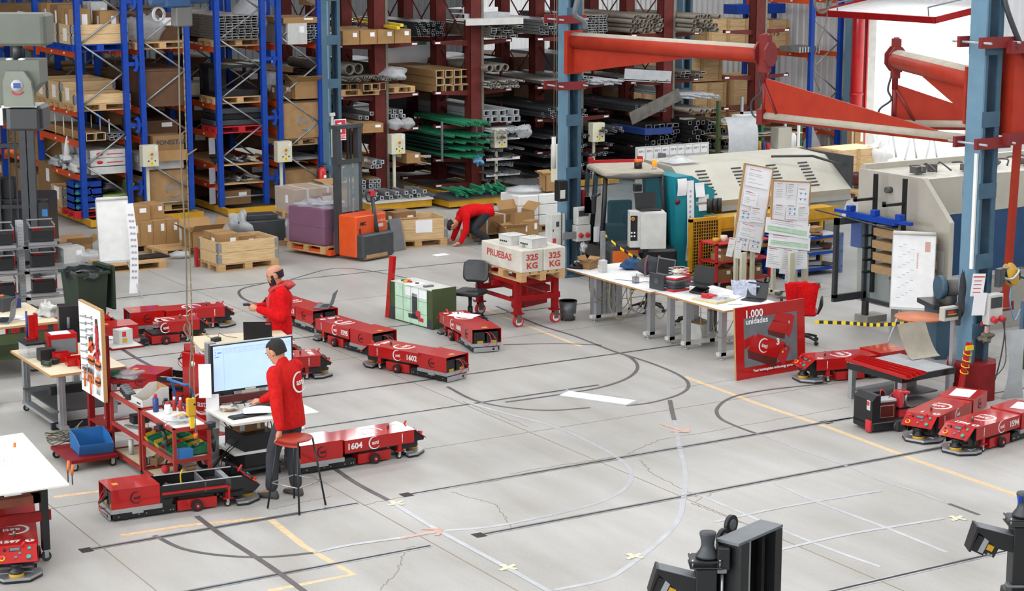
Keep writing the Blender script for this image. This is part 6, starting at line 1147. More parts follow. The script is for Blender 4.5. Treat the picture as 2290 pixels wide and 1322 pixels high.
# overhead unit close to the camera, top left; its shade is put into the greys
q = FW*11+RT*(-2.8)+UPV*1.45+Vector((0, 0, CAMH))
t = T('overhead_unit', 'grey overhead crane unit with a round emblem, close at the top left', 'crane unit', q, -YAW)
N().rc(-.3, .17, -.12, .12, -.02, .16, .03).o('upper_housing', 'shadegrey', t); N().cy((-.02, 0, -.1), (-.02, 0, 0), .03).o('neck', 'dgrey', t); N().pr([(-.3, .0), (.12, 0), (.12, -.13), (.05, -.2), (-.1, -.25), (-.3, -.2)], 'y', -.1, .1, Matrix.Translation((0, 0, -.1))).o('body', 'shadegrey', t)
N().pr([(-.06, -.16), (.04, -.16), (.08, -.22), (.09, -.36), (-.08, -.36), (-.08, -.22)], 'y', -.14, -.1).o('emblem_plate', 'shadegrey2', t); N().lathe([(.034, 0), (.034, .002)], n=18, M=Matrix.Translation((0.0, -.141, -.24)) @ Matrix.Rotation(PI/2, 4, 'X')).o('emblem', 'lgrey', t); N().b(-.02, .022, -.1445, -.143, -.255, -.225).o('emblem_mark', 'navy', t); N().tube([(.04*S(R(a)), -.143, -.25-.04*C_(R(a))) for a in range(-55, 56, 11)], .004, 5).o('red_smile', 'printred', t)
N().rc(-.08, .13, -.13, .1, -.5, -.36, .03).o('dark_box', 'black', t); N().b(-.1, .1, -.12, .08, -.37, -.355).o('white_rim', 'dkwhite', t); N().b(-.26, -.1, -.1, .05, -.47, -.37).o('side_box', 'dkwhite', t)
for x in (-.05, .02): N().lathe([(.02, 0), (.022, .006), (0.0, .012)], (x, -.08, -.1), 14).o('bright_cap', 'white', t)
# ================================================================ middle of the hall
# extinguisher and sign
def extinguisher(x, y, z, lb, r=.09, h=.5):
    t = T('fire_extinguisher', lb, 'fire extinguisher', (x, y, z)); N().lathe([(r*.9, 0), (r, .02), (r, h*.82), (r*.75, h*.93), (r*.3, h)], n=20).o('cylinder', 'fire', t)
    N().cy((0, 0, h), (0, 0, h+.05), .025).b(-.02, .1, -.012, .012, h+.04, h+.06).b(-.02, .09, -.012, .012, h+.075, h+.09).o('valve', 'black', t); N().tube(sm([(.02, 0, h+.03), (-.1, 0, h+.05), (-.12, -.02, h-.1), (-.11, -.02, .1)], 4), .012).o('hose', 'black', t)
    N().b(-.05, .05, -r-.002, -r+.01, h*.2, h*.4).b(.0, .06, -r-.001, -r+.012, h*.55, h*.66).o('label', 'paper', t); return t
extinguisher(17.78, 37.05, .5, 'red fire extinguisher hanging at the foot of the blue rack post'); N_ = N().b(-.02, .02, 0, .05, -.85, .06).b(-.02, .3, .03, .06, 0, .05).o('bracket', 'black', loc=(0, 0, .3)); N_.parent = bpy.data.objects['fire_extinguisher']; N_.location = (0, .04, .35)
t = T('fire_sign', 'red fire extinguisher sign on the blue grey column', 'sign', (18.22, 37.03, 1.55)); N().b(-.14, .14, -.01, 0, 0, .45).m(1).b(-.125, .125, -.012, -.01, .12, .43).b(-.125, .125, -.012, -.01, .02, .1).m(0).rc(-.04, .03, -.016, -.012, .17, .34, .004).b(-.02, .02, -.016, -.012, .34, .38).b(-.07, -.02, -.016, -.012, .35, .37).o('sign_plate', ['paper', 'printred'], t); TXT('sign_text', 'EXTINTOR', .05, 'paper', t, (0, -.0125, .06), (PI/2, 0, 0), .001)
one(N().rc(-.03, .03, -.02, .02, 0, .95, .01).b(-.06, .06, -.03, .02, .88, .95), 'white_conduit', 'dkwhite', (18.02, 37.0, 1.2), 'white taped conduit on the blue grey column', 'conduit')
# orange stacker
t = T('pallet_stacker', 'orange pedestrian stacker with a tall dark mast and a black tiller', 'stacker', (16.0, 31.75, 0), R(18))
N().rc(-.38, .42, -.28, .2, .06, .83, .04).o('body', 'orange', t); N().rc(-.36, .46, -.45, -.2, .04, .5, .06).m(1).rc(-.34, .3, -.455, -.2, .03, .15, .06).o('skirt', ['dgrey', 'beamwood'], t)
for x in (-.32, .22): N().b(x-.05, x+.05, .2, .32, .1, 2.42).m(1).b(x-.02, x+.08, .26, .34, .1, 2.3).o('mast_rail', ['dgrey', 'blackg'], t)
N().b(-.38, .3, .18, .34, 2.4, 2.47).o('mast_top', 'dgrey', t); N().b(-.38, .3, .17, .22, 1.75, 1.83).o('mast_crossbar', 'dgrey', t); N().b(-.27, .17, .19, .2, .85, 1.75).o('mast_guard', 'glass', t); N().b(-.06, -.03, .24, .27, .3, 2.4).b(.02, .05, .24, .27, .3, 2.4).o('mast_chain', 'black', t)
for x in (-.42, .38): N().b(x-.06, x+.06, .3, 1.35, .05, .14).o('outrigger', 'orange', t)
N().rc(.44, .6, -.12, .0, .06, .2, .02).o('side_arm', 'orange', t)
for x in (-.3, .1): N().pr([(.3, .06), (1.35, .06), (1.35, .08), (.34, .12), (.34, .5), (.3, .5)], 'x', x-.06, x+.06).o('fork', 'orange', t)
N().cy((.12, -.32, .5), (.12, -.2, 1.15), .04, .035).o('tiller', 'dgrey', t); N().tube(sm([(.12, -.2, 1.05), (-.02, -.22, 1.08), (-.05, -.22, 1.18), (.0, -.2, 1.25), (.12, -.2, 1.2), (.24, -.2, 1.25), (.29, -.22, 1.18), (.26, -.22, 1.08), (.12, -.2, 1.05)]), .016).o('tiller_loop', 'black', t); N().rc(.07, .17, -.24, -.16, 1.16, 1.26, .01).o('tiller_head', 'printred', t)
N().b(-.3, -.27, -.285, -.28, .35, .6).o('key_slot', 'black', t); TXT('maker_text', 'MIC', .09, 'black', t, (-.2, -.283, .68), (PI/2, 0, 0), .004); TXT('model_text', 'GU 150 C', .06, 'dkwhite', t, (.25, -.283, .7), (PI/2, 0, 0), .001); N().b(.18, .32, -.284, -.28, .58, .64).o('plate', 'dkwhite', t)
# purple wrapped load on the forks
pallet(15.6, 32.6, .07, 'pallet on the stacker forks under the wrapped load', R(108), sx=.85); t = T('wrapped_load', 'purple film wrapped red crates on the stacker forks', 'load', (15.6, 32.6, .215), R(18)); N().rc(-.38, .38, -.48, .48, 0, .33, .02).rc(-.38, .38, -.48, .48, .34, .68, .02).o('wrapped_crate', 'wine', t); N().rc(-.42, .42, -.52, .52, .01, .72, .06).o('film', 'purplefilm', t); N().blob((0, 0, .72), .36, .42, .06, 6, .25).o('film_top', 'film', t)
# two tier cartons
pallet(15.85, 33.75, 0, 'lower pallet of the two tier wrapped cartons', R(5), sx=.85); t = T('wrapped_carton', 'lower film wrapped brown carton left of the stacker', 'box', (15.85, 33.75, .144), R(5)); N().b(-.46, .46, -.36, .36, 0, .38).o('carton_body', 'card2', t); N().rc(-.48, .48, -.38, .38, 0, .39).o('film', 'clear', t)
pallet(15.85, 33.75, .54, 'upper pallet of the two tier wrapped cartons', R(5), sx=.85); t = T('wrapped_carton', 'upper film wrapped brown carton with red and white tape', 'box', (15.85, 33.75, .684), R(5)); N().b(-.46, .46, -.36, .36, 0, .42).m(1).b(-.2, -.15, -.365, .365, -.01, .425).b(.25, .3, -.365, .365, -.01, .425).m(2).b(-.1, .1, -.366, -.36, .2, .28).m(3).b(-.1, .1, -.366, -.36, .12, .2).m(2).b(.15, .35, -.367, -.36, .26, .32).m(1).b(.15, .35, -.367, -.36, .18, .26).m(4).b(-.464, -.46, -.1, .0, .15, .3).o('carton_body', ['card', 'dkwhite', 'dred', 'cable_blue', 'paper'], t); N().rc(-.48, .48, -.38, .38, 0, .44).o('film', 'clear', t)
carton(16.6, 34.0, 0, .6, .6, .75, 'tall brown carton between the wrapped cartons and the stacker', .1, 'b'); open_carton(16.6, 34.0, .75, .5, .5, .28, 'open brown carton on the tall one behind the stacker mast')
# dark case in silvery bag
t = T('bagged_machine', 'dark grey case half covered by silvery plastic on the floor', 'case', (15.0, 34.0, 0), R(-8)); N().rc(-.5, .45, -.25, .25, .1, .5, .02).rc(-.3, .3, -.1, .3, .5, .6, .02).o('case_body', 'dgrey', t); N().blob((-.42, -.05, .35), .2, .35, .3, 4, .2).blob((.5, 0, .35), .16, .3, .3, 7, .2).o('plastic', 'film', t); N().b(-.55, .5, -.3, .3, 0, .1).o('base_board', 'beamwood', t)
# pine crate in the centre left
pallet(13.68, 32.05, 0, 'pallet under the big open pine crate in the aisle', R(3)); collar(13.68, 32.05, .144, 2, 'open pine collar crate with cartons in the aisle before the blue racks', R(3))
for x, y, sx, sy, sz, rz, lb in [(13.35, 32.05, .42, .62, .5, .0, 'large brown carton standing in the aisle crate'), (13.8, 32.15, .36, .4, .4, .05, 'middle brown carton in the aisle crate'), (14.08, 32.0, .24, .3, .34, -.05, 'smallest brown carton in the aisle crate')]: carton(x, y, .165, sx, sy, sz, lb, rz)
pallet(13.75, 33.7, 0, 'dark old pallet behind the aisle crate', 0, 'old', sx=.6); open_carton(13.65, 33.7, .144, .6, .5, .32, 'open brown carton on the floor behind the aisle crate'); film(13.1, 33.4, .0, .4, .3, .14, 'crumpled film on the floor behind the aisle crate', 51)
one(N().b(0, .05, 0, .1, 0, .35), 'red_panel_edge', 'red', (12.98, 32.35, 0), 'red upright panel beside the aisle crate', 'panel')
# carton stack
pallet(12.95, 34.75, 0, 'pallet under the stacked brown cartons', R(3))
for k in range(4): carton(12.5+.26*k, 34.5, .144, .255, .5, .46, 'tall brown carton in the lower row of the stack', R(2), 'a', 'lower row of the carton stack')
carton(12.62, 34.6, .61, .52, .5, .27, 'brown carton with black straps on top of the carton stack, left', R(2)); carton(13.05, 34.7, .61, .3, .5, .27, 'brown carton on top of the carton stack, right', R(2))
pallet(13.25, 34.0, 0, 'pale pallet in front of the carton stack', R(4), sx=.8); pallet(11.9, 32.95, 0, 'pallet under the black profile bundle', R(-2))
for k in range(6): one(N().b(-.035, .035, -.035, .035, 0, .68).m(1).b(-.03, .03, -.03, .03, .68, .75), 'black_profile', ['dgrey', 'mgrey'], (11.45+.09*(k % 3), 32.85+.1*(k//3), .144), 'upright black profile with a grey end in the bundle on the pallet', 'profile', 0, 'upright black profiles')
for k in range(4): one(N().b(-.5, .5, -.04, .04, 0, .03), 'black_strip', 'black', (12.15, 32.85+.1*k, .144), 'flat black strip lying on the pallet of the profile bundle', 'strip', .03*k, 'flat black strips')
open_carton(11.5, 34.6, 0, .5, .4, .25, 'open carton with red and white parts on the floor behind the flip chart', fill='dkwhite'); carton(11.2, 34.0, 0, .4, .4, .3, 'black and white box on the floor behind the flip chart', k='w')
film(11.5, 33.9, 0, .6, .5, .22, 'crumpled silver film on the floor left of the flip chart', 53)
for k in range(4): one(N().b(-.5, .5, -.25, .25, 0, .02), 'metal_plate', ['lgrey', 'galv'][k % 2], (10.75, 33.2, .0+.022*k), 'flat metal plate in the stack on the floor left of the flip chart', 'plate', -.2+.1*k, 'plates left of the flip chart')
one(N().rc(-.1, .1, -.1, .1, 0, .2), 'grey_block', 'mgrey', (11.0, 32.6, 0), 'small grey block on the floor left of the flip chart', 'block')
# crate with note right of the stacker
pallet(17.5, 32.55, 0, 'pallet under the noted pine crate right of the stacker', R(-8)); collar(17.5, 32.55, .144, 2, 'open pine collar crate with a large white note, right of the stacker', R(-8), notes=((.12, .34, .14, .24, 's'),))
carton(17.3, 32.7, .16, .5, .5, .5, 'wide brown carton in the noted crate', .1, 'b'); carton(17.35, 32.45, .35, .34, .3, .2, 'small carton with a label in the noted crate', -.1); carton(17.05, 32.9, .3, .5, .4, .36, 'brown carton leaning at the back of the noted crate', .0, 'b')
one(N().b(-.16, .16, -.015, .0, 0, .62).m(1).b(.16, .19, -.015, .0, 0, .62), 'grey_board', ['mgrey', 'beamwood'], (16.95, 32.0, 0), 'grey panel leaning against the noted crate', 'panel', rot=(R(-12), 0, R(20)))
sheet_on(17.4, 31.2, .001, .3, .2, .1, 'white sheet lying on the floor before the noted crate')
# cartons around the crouching person
pallet(19.4, 32.5, 0, 'dark low pallet under the taped carton', 0, 'old'); t = T('taped_carton', 'brown carton with two white tape bands beside the crouching person', 'box', (19.15, 32.4, .144), R(4)); N().b(-.4, .4, -.25, .25, 0, .34).m(1).b(-.22, -.18, -.253, .25, 0, .343).b(.2, .24, -.253, .25, 0, .343).o('carton_body', ['card2', 'dkwhite'], t); N().c(-.1, .25, .42, .8, .008, .2, 0, R(20)).o('flap', 'card', t); N().c(-.45, .05, .42, .2, .4, .008, 0, 0, R(-50)).o('flap', 'cratewood', t)
open_carton(19.75, 32.3, 0, .5, .5, .52, 'tall open brown carton right of the crouching person', R(5), fl_=(0, 1, 0, 1)); open_carton(19.4, 31.9, 0, .42, .36, .28, 'low open carton with packed parts before the tall one', R(-10), fill='cratewood'); carton(19.72, 31.75, 0, .34, .16, .4, 'slim pale carton leaning beside the low open one', .4)
pallet(20.4, 32.9, 0, 'pallet under the white wrapped parcels', 0, 'old', sx=.9)
for j in range(3):
    for i in range(2): t = T('wrapped_parcel', 'white wrapped parcel in the stack behind the column', 'parcel', (20.15+.48*i, 32.85, .144+.21*j), 0, 'white wrapped parcels'); N().rc(-.235, .235, -.36, .36, 0, .2, .02).o('parcel_body', 'white', t)
film(20.3, 32.85, .77, .8, .6, .14, 'crumpled clear wrap on the white parcels', 61); open_carton(20.75, 32.7, .79, .3, .26, .34, 'brown carton with a black oval standing on the white parcels', fl_=(0, 1, 1, 0))
one(N().blob((0, 0, 0), .1, .06, .1, 3, .35), 'blue_bag', 'cable_blue', (21.8, 37.3, .86), 'small bright blue bag hanging below the green profiles', 'bag')
film(18.3, 33.2, 0, .6, .5, .25, 'crumpled clear film behind the crouching person', 62); tag(N().cy((17.0, 35, .05), (18.6, 35.0, .05), .05).o('pale_roll', 'dkwhite'), 'pale roll on the floor before the yellow trays', 'roll')
# red test cart with concrete blocks
t = T('heavy_cart', 'red steel cart on red and white wheels carrying a pallet of concrete blocks', 'cart', (15.2, 24.86, 0))
W_, L_ = .76, 1.24
for x in (.04, W_-.04):
    for y in (.04, L_-.04):
        N().b(x-.045, x+.045, y-.045, y+.045, .22, .73).o('leg', 'cartred', t); N().b(x-.08, x+.08, y-.07, y+.07, .2, .22).o('foot_plate', 'cartred', t)
        N().cy((x+.01, y-.03, .085), (x+.01, y+.03, .085), .085, n=20).m(1).cy((x+.01, y-.032, .085), (x+.01, y+.032, .085), .06, n=16).o('wheel', ['printred', 'white'], t); N().b(x-.03, x+.05, y-.045, y-.035, .07, .2).b(x-.03, x+.05, y+.035, y+.045, .07, .2).o('wheel_fork', 'steel', t)
for y in (0, L_-.06): N().b(0, W_, y, y+.06, .66, .73).o('top_beam', 'cartred', t); N().b(-.02, W_+.03, y-.01, y+.05, .4, .49).o('cross_beam', 'cartred', t)
for x in (0, W_-.06): N().b(x, x+.06, 0, L_, .66, .73).o('top_beam', 'cartred', t); N().b(x, x+.05, 0, L_, .38, .43).o('side_beam', 'cartred', t)
N().b(.2, .24, .05, L_-.05, .5, .6).b(.6, .64, .05, L_, .5, .6).b(-.1, .1, .55, .6, .58, .66).o('perforated_beam', 'cartred', t)
pallet(15.58, 25.3, .73, 'pallet under the concrete test blocks', PI/2)
for i in range(2):
    t = T('concrete_block', ('left', 'right')[i]+' concrete test block stencilled 325 KG'+(' and PRUEBAS' if i == 0 else ''), 'block', (15.38+.41*i, 25.3, .874)); N().rc(-.2, .2, -.6, .6, 0, .35, .02).o('block', 'concrete_block', t)
    for a, z in (('325', .23), ('KG', .1)): TXT('stencil_text', a, .13, 'stencil', t, (.0, -.602, z), (PI/2, 0, 0), .004, sx=1.15)
    if i == 0: TXT('stencil_text', 'PRUEBAS', .15, 'stencil', t, (-.202, .05, .2), (PI/2, 0, -PI/2), .003, sx=1.25)
    for y in (-.35, .35): N().tube([(0, y+.03*C_(R(a)), .35+.05*S(R(a))) for a in range(0, 181, 30)], .005).o('lifting_eye', 'steel', t)
for i, (x, y, lb) in enumerate([(15.42, 25.35, 'white enclosure box standing farther back on the concrete blocks'), (15.55, 24.95, 'white enclosure box nearest on the concrete blocks')]):
    t = T('enclosure_box', lb, 'box', (x, y, 1.224), R(6)); N().rc(-.15, .15, -.16, .16, 0, .14, .008).rc(-.155, .155, -.165, .165, .142, .152, .008).o('box_body', 'dkwhite', t); N().tube([(-.05, 0, .152), (-.05, 0, .175), (.05, 0, .175), (.05, 0, .152)], .004).o('handle', 'alu', t)
    nb = N()
    for k in range(4): nb.cy((-.15, .1-.05*k, .06), (-.165, .1-.05*k, .06), .012)
    nb.o('cable_gland', 'black', t)
# green cabinet
a = math.atan2(25.38-26.49, 14.0-13.87)
t = T('green_cabinet', 'olive green metal cabinet lying on its side with a photo print on one face', 'cabinet', (14.0, 25.38, 0), R(7))
N().b(0, .44, 0, 1.12, .0, .6).o('cabinet_body', 'olive', t); N().rc(-.01, .45, -.02, .0, 0, .63, .006).o('cabinet_end', 'olive', t); N().rc(-.01, .45, 1.12, 1.135, 0, .6, .006).o('cabinet_end', 'olive', t); N().b(.0, .44, .02, 1.1, .6, .612).o('white_top', 'dkwhite', t); N().b(-.004, 0, 1.0, 1.12, .0, .2).b(-.004, 0, 0, .16, 0, .15).o('dark_corner', 'dgrey', t)
N().b(-.008, -.003, .13, .98, .02, .6).o('photo_print', 'printgreen', t); n = N().b(-.0095, -.008, .13, .7, .45, .58).m(1).b(-.0095, -.008, .38, .52, .12, .5).b(-.0095, -.008, .3, .62, .1, .17).m(2).b(-.01, -.0085, .3, .42, .15, .24).b(-.01, -.0085, .22, .36, .08, .14).m(3)
for y in (.34, .55, .76): n.b(-.0105, -.009, y, y+.006, .02, .6)
for z in (.2, .4): n.b(-.0105, -.009, .13, .98, z, z+.005)
n.o('photo_content', ['paper', 'dgrey', 'printred', 'mgrey'], t)
for i, (y, m_, s_, lb) in enumerate([(.95, 'green', .05, 'small green tool on the cabinet top'), (.88, 'bin_yellow', .09, 'yellow multimeter on the cabinet top'), (.8, 'printred', .05, 'red handled screwdriver on the cabinet top'), (.6, 'black', .03, 'small black knob on the cabinet top'), (.3, 'steel', .08, 'bunch of dark keys on the cabinet top')]):
    p = t.matrix_basis @ Vector((.15+.03*i, y, 0)); one(N().rc(-s_, s_, -s_*.4, s_*.4, 0, .025, .004), 'small_tool', m_, (14.0+.15*C_(R(7))-y*S(R(7)), 25.38+.15*S(R(7))+y*C_(R(7)), .612), lb, 'tool', i*.8)
sheet_on(14.05, 26.0, .614, .3, .2, .3, 'white paper on the green cabinet')
one(N().b(-.03, .03, -.05, .05, 0, .98), 'red_profile', 'red', (13.87, 26.58, 0), 'red steel profile leaning behind the green cabinet', 'profile', rot=(0, R(6), R(10)))
# office chairs
def office_chair(x, y, rz, lb, m='seatblack', arms=False, back=True, h=.44, bh=.34, jacket=None):
    t = T('office_chair', lb, 'chair', (x, y, 0), rz)
    N().rc(-.23, .23, -.22, .22, h, h+.07, .06).o('seat', m, t)
    if back: N().sheet(lambda u, v: ((u-.5)*.44*(1-.25*(2*v-1)**4), .2-.05*(2*u-1)**2+.06*v, h+.16+bh*v), 10, 8, .0).sheet(lambda u, v: ((u-.5)*.44*(1-.25*(2*v-1)**4), .25-.05*(2*u-1)**2+.06*v, h+.16+bh*v), 10, 8, .0); n = N(); rings = []
    if back:
        n = N(); rings = []
        for j in range(9):
            v = j/8; wv = .22*(1-.35*(2*v-1)**6); ring = []
            for k in range(16):
                a = 2*PI*k/16; ring.append(Vector((wv*C_(a), .23+.05*v-.04*(C_(a))**2+.028*S(a), h+.16+bh*v)))
            rings.append(ring)
        n.loft(rings).o('backrest', m, t); N().tube([(0, .1, h-.02), (0, .3, h), (0, .3, h+.3)], .02).o('back_bracket', 'black', t)
    N().cy((0, 0, .1), (0, 0, h), .028).cy((0, 0, .1), (0, 0, .25), .04).o('gas_lift', 'black', t)
    for k in range(5):
        a = 2*PI*k/5; N().tube([(0, 0, .12), (.15*C_(a), .15*S(a), .11), (.29*C_(a), .29*S(a), .07)], [.028, .022, .018]).o('base_leg', 'black', t); N().cy((.29*C_(a)-.02*S(a), .29*S(a)+.02*C_(a), .028), (.29*C_(a)+.02*S(a), .29*S(a)-.02*C_(a), .028), .028).o('caster', 'black', t)
    if arms:
        for s_ in (-1, 1): N().tube(sm([(s_*.24, .1, h+.02), (s_*.3, .12, h+.15), (s_*.3, .05, h+.24), (s_*.3, -.12, h+.24), (s_*.28, -.16, h+.12), (s_*.25, -.08, h+.02)], 4), .016).o('armrest', 'black', t)
    if jacket: N().sheet(lambda u, v: ((u-.5)*(.5-.12*v), .34+.02*S(u*9)+.03*C_(v*4), h+.5-.45*v), 12, 10, .02).sheet(lambda u, v: ((u-.5)*.4, .15+.02*S(u*7), h+.48-.25*v), 12, 6, .02).blob((0, .25, h+.46), .22, .1, .06, 3, .15).o('hanging_jacket', jacket, t)
    return t
office_chair(14.8, 25.6, R(-55), 'black office chair between robot 1603 and the red cart').scale = (1, 1, 1)
# equipment on the middle column
t = T('column_sockets', 'socket boxes and power strip mounted on the middle blue column', 'sockets', (18.2, 27.98, 0))
N().rc(.05, .3, -.16, -.02, .95, 1.25, .01).m(1).b(.08, .28, -.165, -.16, 1.1, 1.2).o('fuse_box', ['dkwhite', 'dgrey'], t); N().rc(.03, .32, -.18, -.02, .66, .94, .01).o('socket_box', 'dkwhite', t)
for x in (.1, .24): N().cy((x, -.18, .78), (x, -.23, .76), .04).o('red_socket', 'printred', t)
N().rc(.0, .34, -.18, -.14, .26, .32, .01).o('power_strip', 'white', t); nb = N()
for k in range(5): nb.tube(sm([(.1+.04*k, -.16, .7), (.05+.05*k, -.22, .5), (.15, -.2, .35), (.1*k-.1, -.25, .05)], 4), .007, 5)
nb.o('cable', 'dgrey', t); N().blob((.15, -.2, .55), .06, .05, .08, 2, .2).o('cable_bundle', 'dkwhite', t); N().b(.3, .5, -.3, -.295, .65, .92).b(.5, .62, -.3, -.295, .6, .9).o('paper_note', 'paper', t)
t = T('switch_cabinet', 'white switch cabinet on the left of the middle column', 'cabinet', (17.85, 27.95, .62)); N().rc(-.12, .16, -.1, .1, 0, .55, .01).m(1).b(-.02, .04, -.102, -.1, .33, .42).b(-.09, -.07, -.102, -.1, .25, .29).m(2).b(-.09, -.02, -.102, -.1, .05, .13).o('cabinet_body', ['dkwhite', 'dgrey', 'printred'], t); N().b(.12, .38, -.14, -.11, .1, .22).o('cable_tray', 'alu', t)
one(N().tube([(.0+.01*(k % 2), 0, .9-.03*k) for k in range(24)], .01, 5), 'hanging_chain', 'darksteel', (17.92, 27.82, .3), 'dark chain hanging before the white switch cabinet', 'chain')
t = T('black_gauge_box', 'black and white gauge box on the middle column', 'box', (18.0, 27.98, 1.38)); N().rc(-.09, .09, -.1, .06, 0, .36, .01).o('box_body', 'black', t); N().b(-.07, .03, -.105, -.1, .05, .2).o('white_face', 'dkwhite', t)
one(N().rc(-.1, .16, -.1, .1, 0, .66, .01), 'cream_cabinet', 'cream', (18.25, 28.44, 1.64), 'tall cream cabinet behind the middle column', 'cabinet'); one(N().cy((0, 0, 0), (0, 0, .55), .04), 'white_tube', 'dkwhite', (17.87, 28.0, 1.95), 'white tube hanging left of the middle column', 'tube'); one(N().cy((0, 0, 0), (0, 0, 3.3), .006).cy((.05, 0, 0), (.05, 0, 3.3), .006), 'hoist_rope', 'rope', (17.87, 28.0, 2.5), 'thin ropes running up beside the middle column', 'rope')
one(N().sheet(lambda u, v: (-.1+.22*u*(1-v*.5), -.2, -.0+.3*v), 3, 4), 'white_flag', 'paper', (18.45, 27.95, 1.15), 'white paper cone taped to the middle column', 'paper')
one(N().cy((0, 0, 0), (0, 0, .5), .055), 'red_cylinder', 'dred', (18.62, 28.2, 1.0), 'dark red cylinder right of the middle column', 'cylinder')
# ================================================================ right side: desks
def desk(x0, x1, y0, y1, lb, legs_):
    t = T('long_desk', lb, 'desk', (x0, y0, 0)); N().b(0, x1-x0, 0, y1-y0, .71, .735).m(1).b(-.003, 0, 0, y1-y0, .71, .735).b(0, x1-x0, -.003, 0, .71, .735).o('desk_top', ['white', 'edgewood'], t)
    for (x, y) in legs_: N().b(x-.045, x+.045, y-.04, y+.04, .06, .71).b(x-.05, x-.045, y-.01, y+.01, .06, .71).o('leg', 'alu', t)
    for y in sorted(set(l[1] for l in legs_)): N().b(-.02, x1-x0-.1, y-.04, y+.04, .06, .11).o('foot_beam', 'dkwhite', t); [N().cy((x, y, 0), (x, y, .06), .012).cy((x, y, 0), (x, y, .012), .045).o('levelling_foot', 'alu', t) for x in (.05, x1-x0-.2)]
    return t
t = desk(16.42, 17.5, 23.05, 25.35, 'far white desk of the long row, next to the red cart', [(.1, 1.55), (.5, 1.55), (.1, .1), (.8, .1)])
for k in range(5): N().b(.02+.09*k, .08+.09*k, 1.55, 1.63, .1, .7).o('profile_panel', 'alu', t)
desk(16.5, 17.55, 21.35, 23.03, 'near white desk of the long row, beside the poster panel', [(.06, .1), (.06, .95), (.06, 1.35), (.5, .1), (.5, .95), (.5, 1.35)])
t = T('equipment_box', 'open white carton under the long desk', 'box', (17.0, 22.6, 0), .2); N().b(-.16, .16, -.2, .2, .0, .3).m(1).b(-.14, .14, -.18, .18, .29, .301).o('carton_body', ['dkwhite', 'cardin'], t)
nb = N(); rk = random.Random(5)
for k in range(12): y = rk.uniform(21.5, 25); nb.tube(sm([(16.5, y, .7), (16.45, y-.1, .45+.1*S(k)), (16.5, y-.25, .35), (16.6, y-.4, .68)], 4), .007, 5)
nb.tube(sm([(16.42, 24.1, .7), (16.35, 24.0, .35), (16.36, 23.75, .2), (16.38, 23.5, .4), (16.42, 23.55, .7)]), .012, 6); one(nb, 'desk_cables', 'rope', (0, 0, 0), 'loops of grey cable hanging along the front edge of the long desk', 'cable')
one(N().rc(-.05, .05, -.03, .03, 0, .3).b(-.06, .06, -.04, .04, .3, .32), 'power_block', 'dgrey', (16.62, 21.75, .35), 'dark power block hanging under the near desk', 'power block')
def drawerstack(): pass
laptop((16.95, 23.55, .735+.1), R(-78), 'dark laptop raised on a stand, farther one on the long desk', 100, 'mgrey', size=.36); laptop((17.0, 22.62, .735+.12), R(-70), 'black laptop raised on a stand in the middle of the long desk', 98, 'black', size=.36); laptop((17.35, 21.75, .735), R(-60), 'black open laptop at the near end of the long desk', 108, 'black', size=.32)
for x, y, lb in [(16.95, 23.52, 'black laptop stand below the farther raised laptop'), (17.0, 22.6, 'black laptop stand below the middle raised laptop')]:
    t = T('laptop_stand', lb, 'stand', (x, y, .735), R(-75)); N().c(0, 0, .05, .24, .2, .012, 0, R(18)).o('top_plate', 'black', t); N().b(-.1, .1, -.1, -.06, 0, .04).b(-.1, .1, .04, .1, 0, .09).o('support', 'black', t)
t = T('tablet_case', 'dark closed laptop standing upright beside the paper trays', 'laptop', (16.62, 23.15, .74), R(-84)); N().rc(-.16, .16, -.015, .015, 0, .24, .006).o('case', 'dgrey', t); N().lathe([(.035, 0), (.04, 0), (.04, .002), (.035, .002), (.035, 0)], n=18, M=Matrix.Translation((0, -.016, .13)) @ Matrix.Rotation(PI/2, 4, 'X')).o('lid_mark', 'mgrey', t)
for k in range(5):
    t = T('paper_tray', ('lowest', 'second', 'third', 'fourth', 'topmost')[k]+' paper tray in the stack on the long desk', 'tray', (16.85, 22.98, .737+.045*k), R(4+3*k)); N().b(-.16, .16, -.12, .12, 0, .008).b(-.16, .16, -.12, -.115, 0, .03).b(-.16, -.155, -.12, .12, 0, .03).m(1).b(-.14, .14, -.1, .1, .008, .025).o('tray_body', [['printred', 'dgrey', 'dgrey', 'mgrey', 'printred'][k], 'paper'], t)
t = T('wire_basket', 'white wire basket with cables on top of the paper trays', 'basket', (16.95, 23.05, .97)); nb = N(); [nb.tube([(-.12, -.1, z), (.12, -.1, z), (.12, .1, z), (-.12, .1, z)], .004, 5, True) for z in (0, .04, .08)]; nb.o('wire_frame', 'white', t); N().blob((0, 0, .03), .08, .07, .03, 3, .3).o('contents', 'cream', t)
t = T('parts_tray', 'white tray with red and clear parts on the near desk', 'tray', (16.85, 22.05, .737), R(10)); N().b(-.2, .2, -.24, .24, 0, .03).m(1).b(-.21, .21, -.25, .25, 0, .01).o('tray_body', ['dkwhite', 'yellow'], t); N().b(-.1, .08, -.0, .16, .03, .07).b(-.12, -.08, .02, .14, .07, .1).o('red_part', 'printred', t); N().blob((.05, -.1, .05), .1, .1, .03, 6, .3).o('clear_part', 'clear', t)
for i, (x, y) in enumerate([(17.2, 22.3), (17.25, 22.1), (17.0, 21.75), (16.8, 23.9), (16.7, 24.1)]): sheet_on(x, y, .737+.002*i, .3, .21, .5*i, 'white paper sheet lying on the long desk', g='papers on the long desk')
t = T('pen_basket', 'small wire pen pot on the long desk', 'pen pot', (16.65, 23.75, .735)); N().b(-.04, .04, -.04, .04, 0, .1).o('pot', 'meshgrey', t); N().cy((0, 0, .05), (.02, 0, .15), .004).o('pen', 'ink', t)
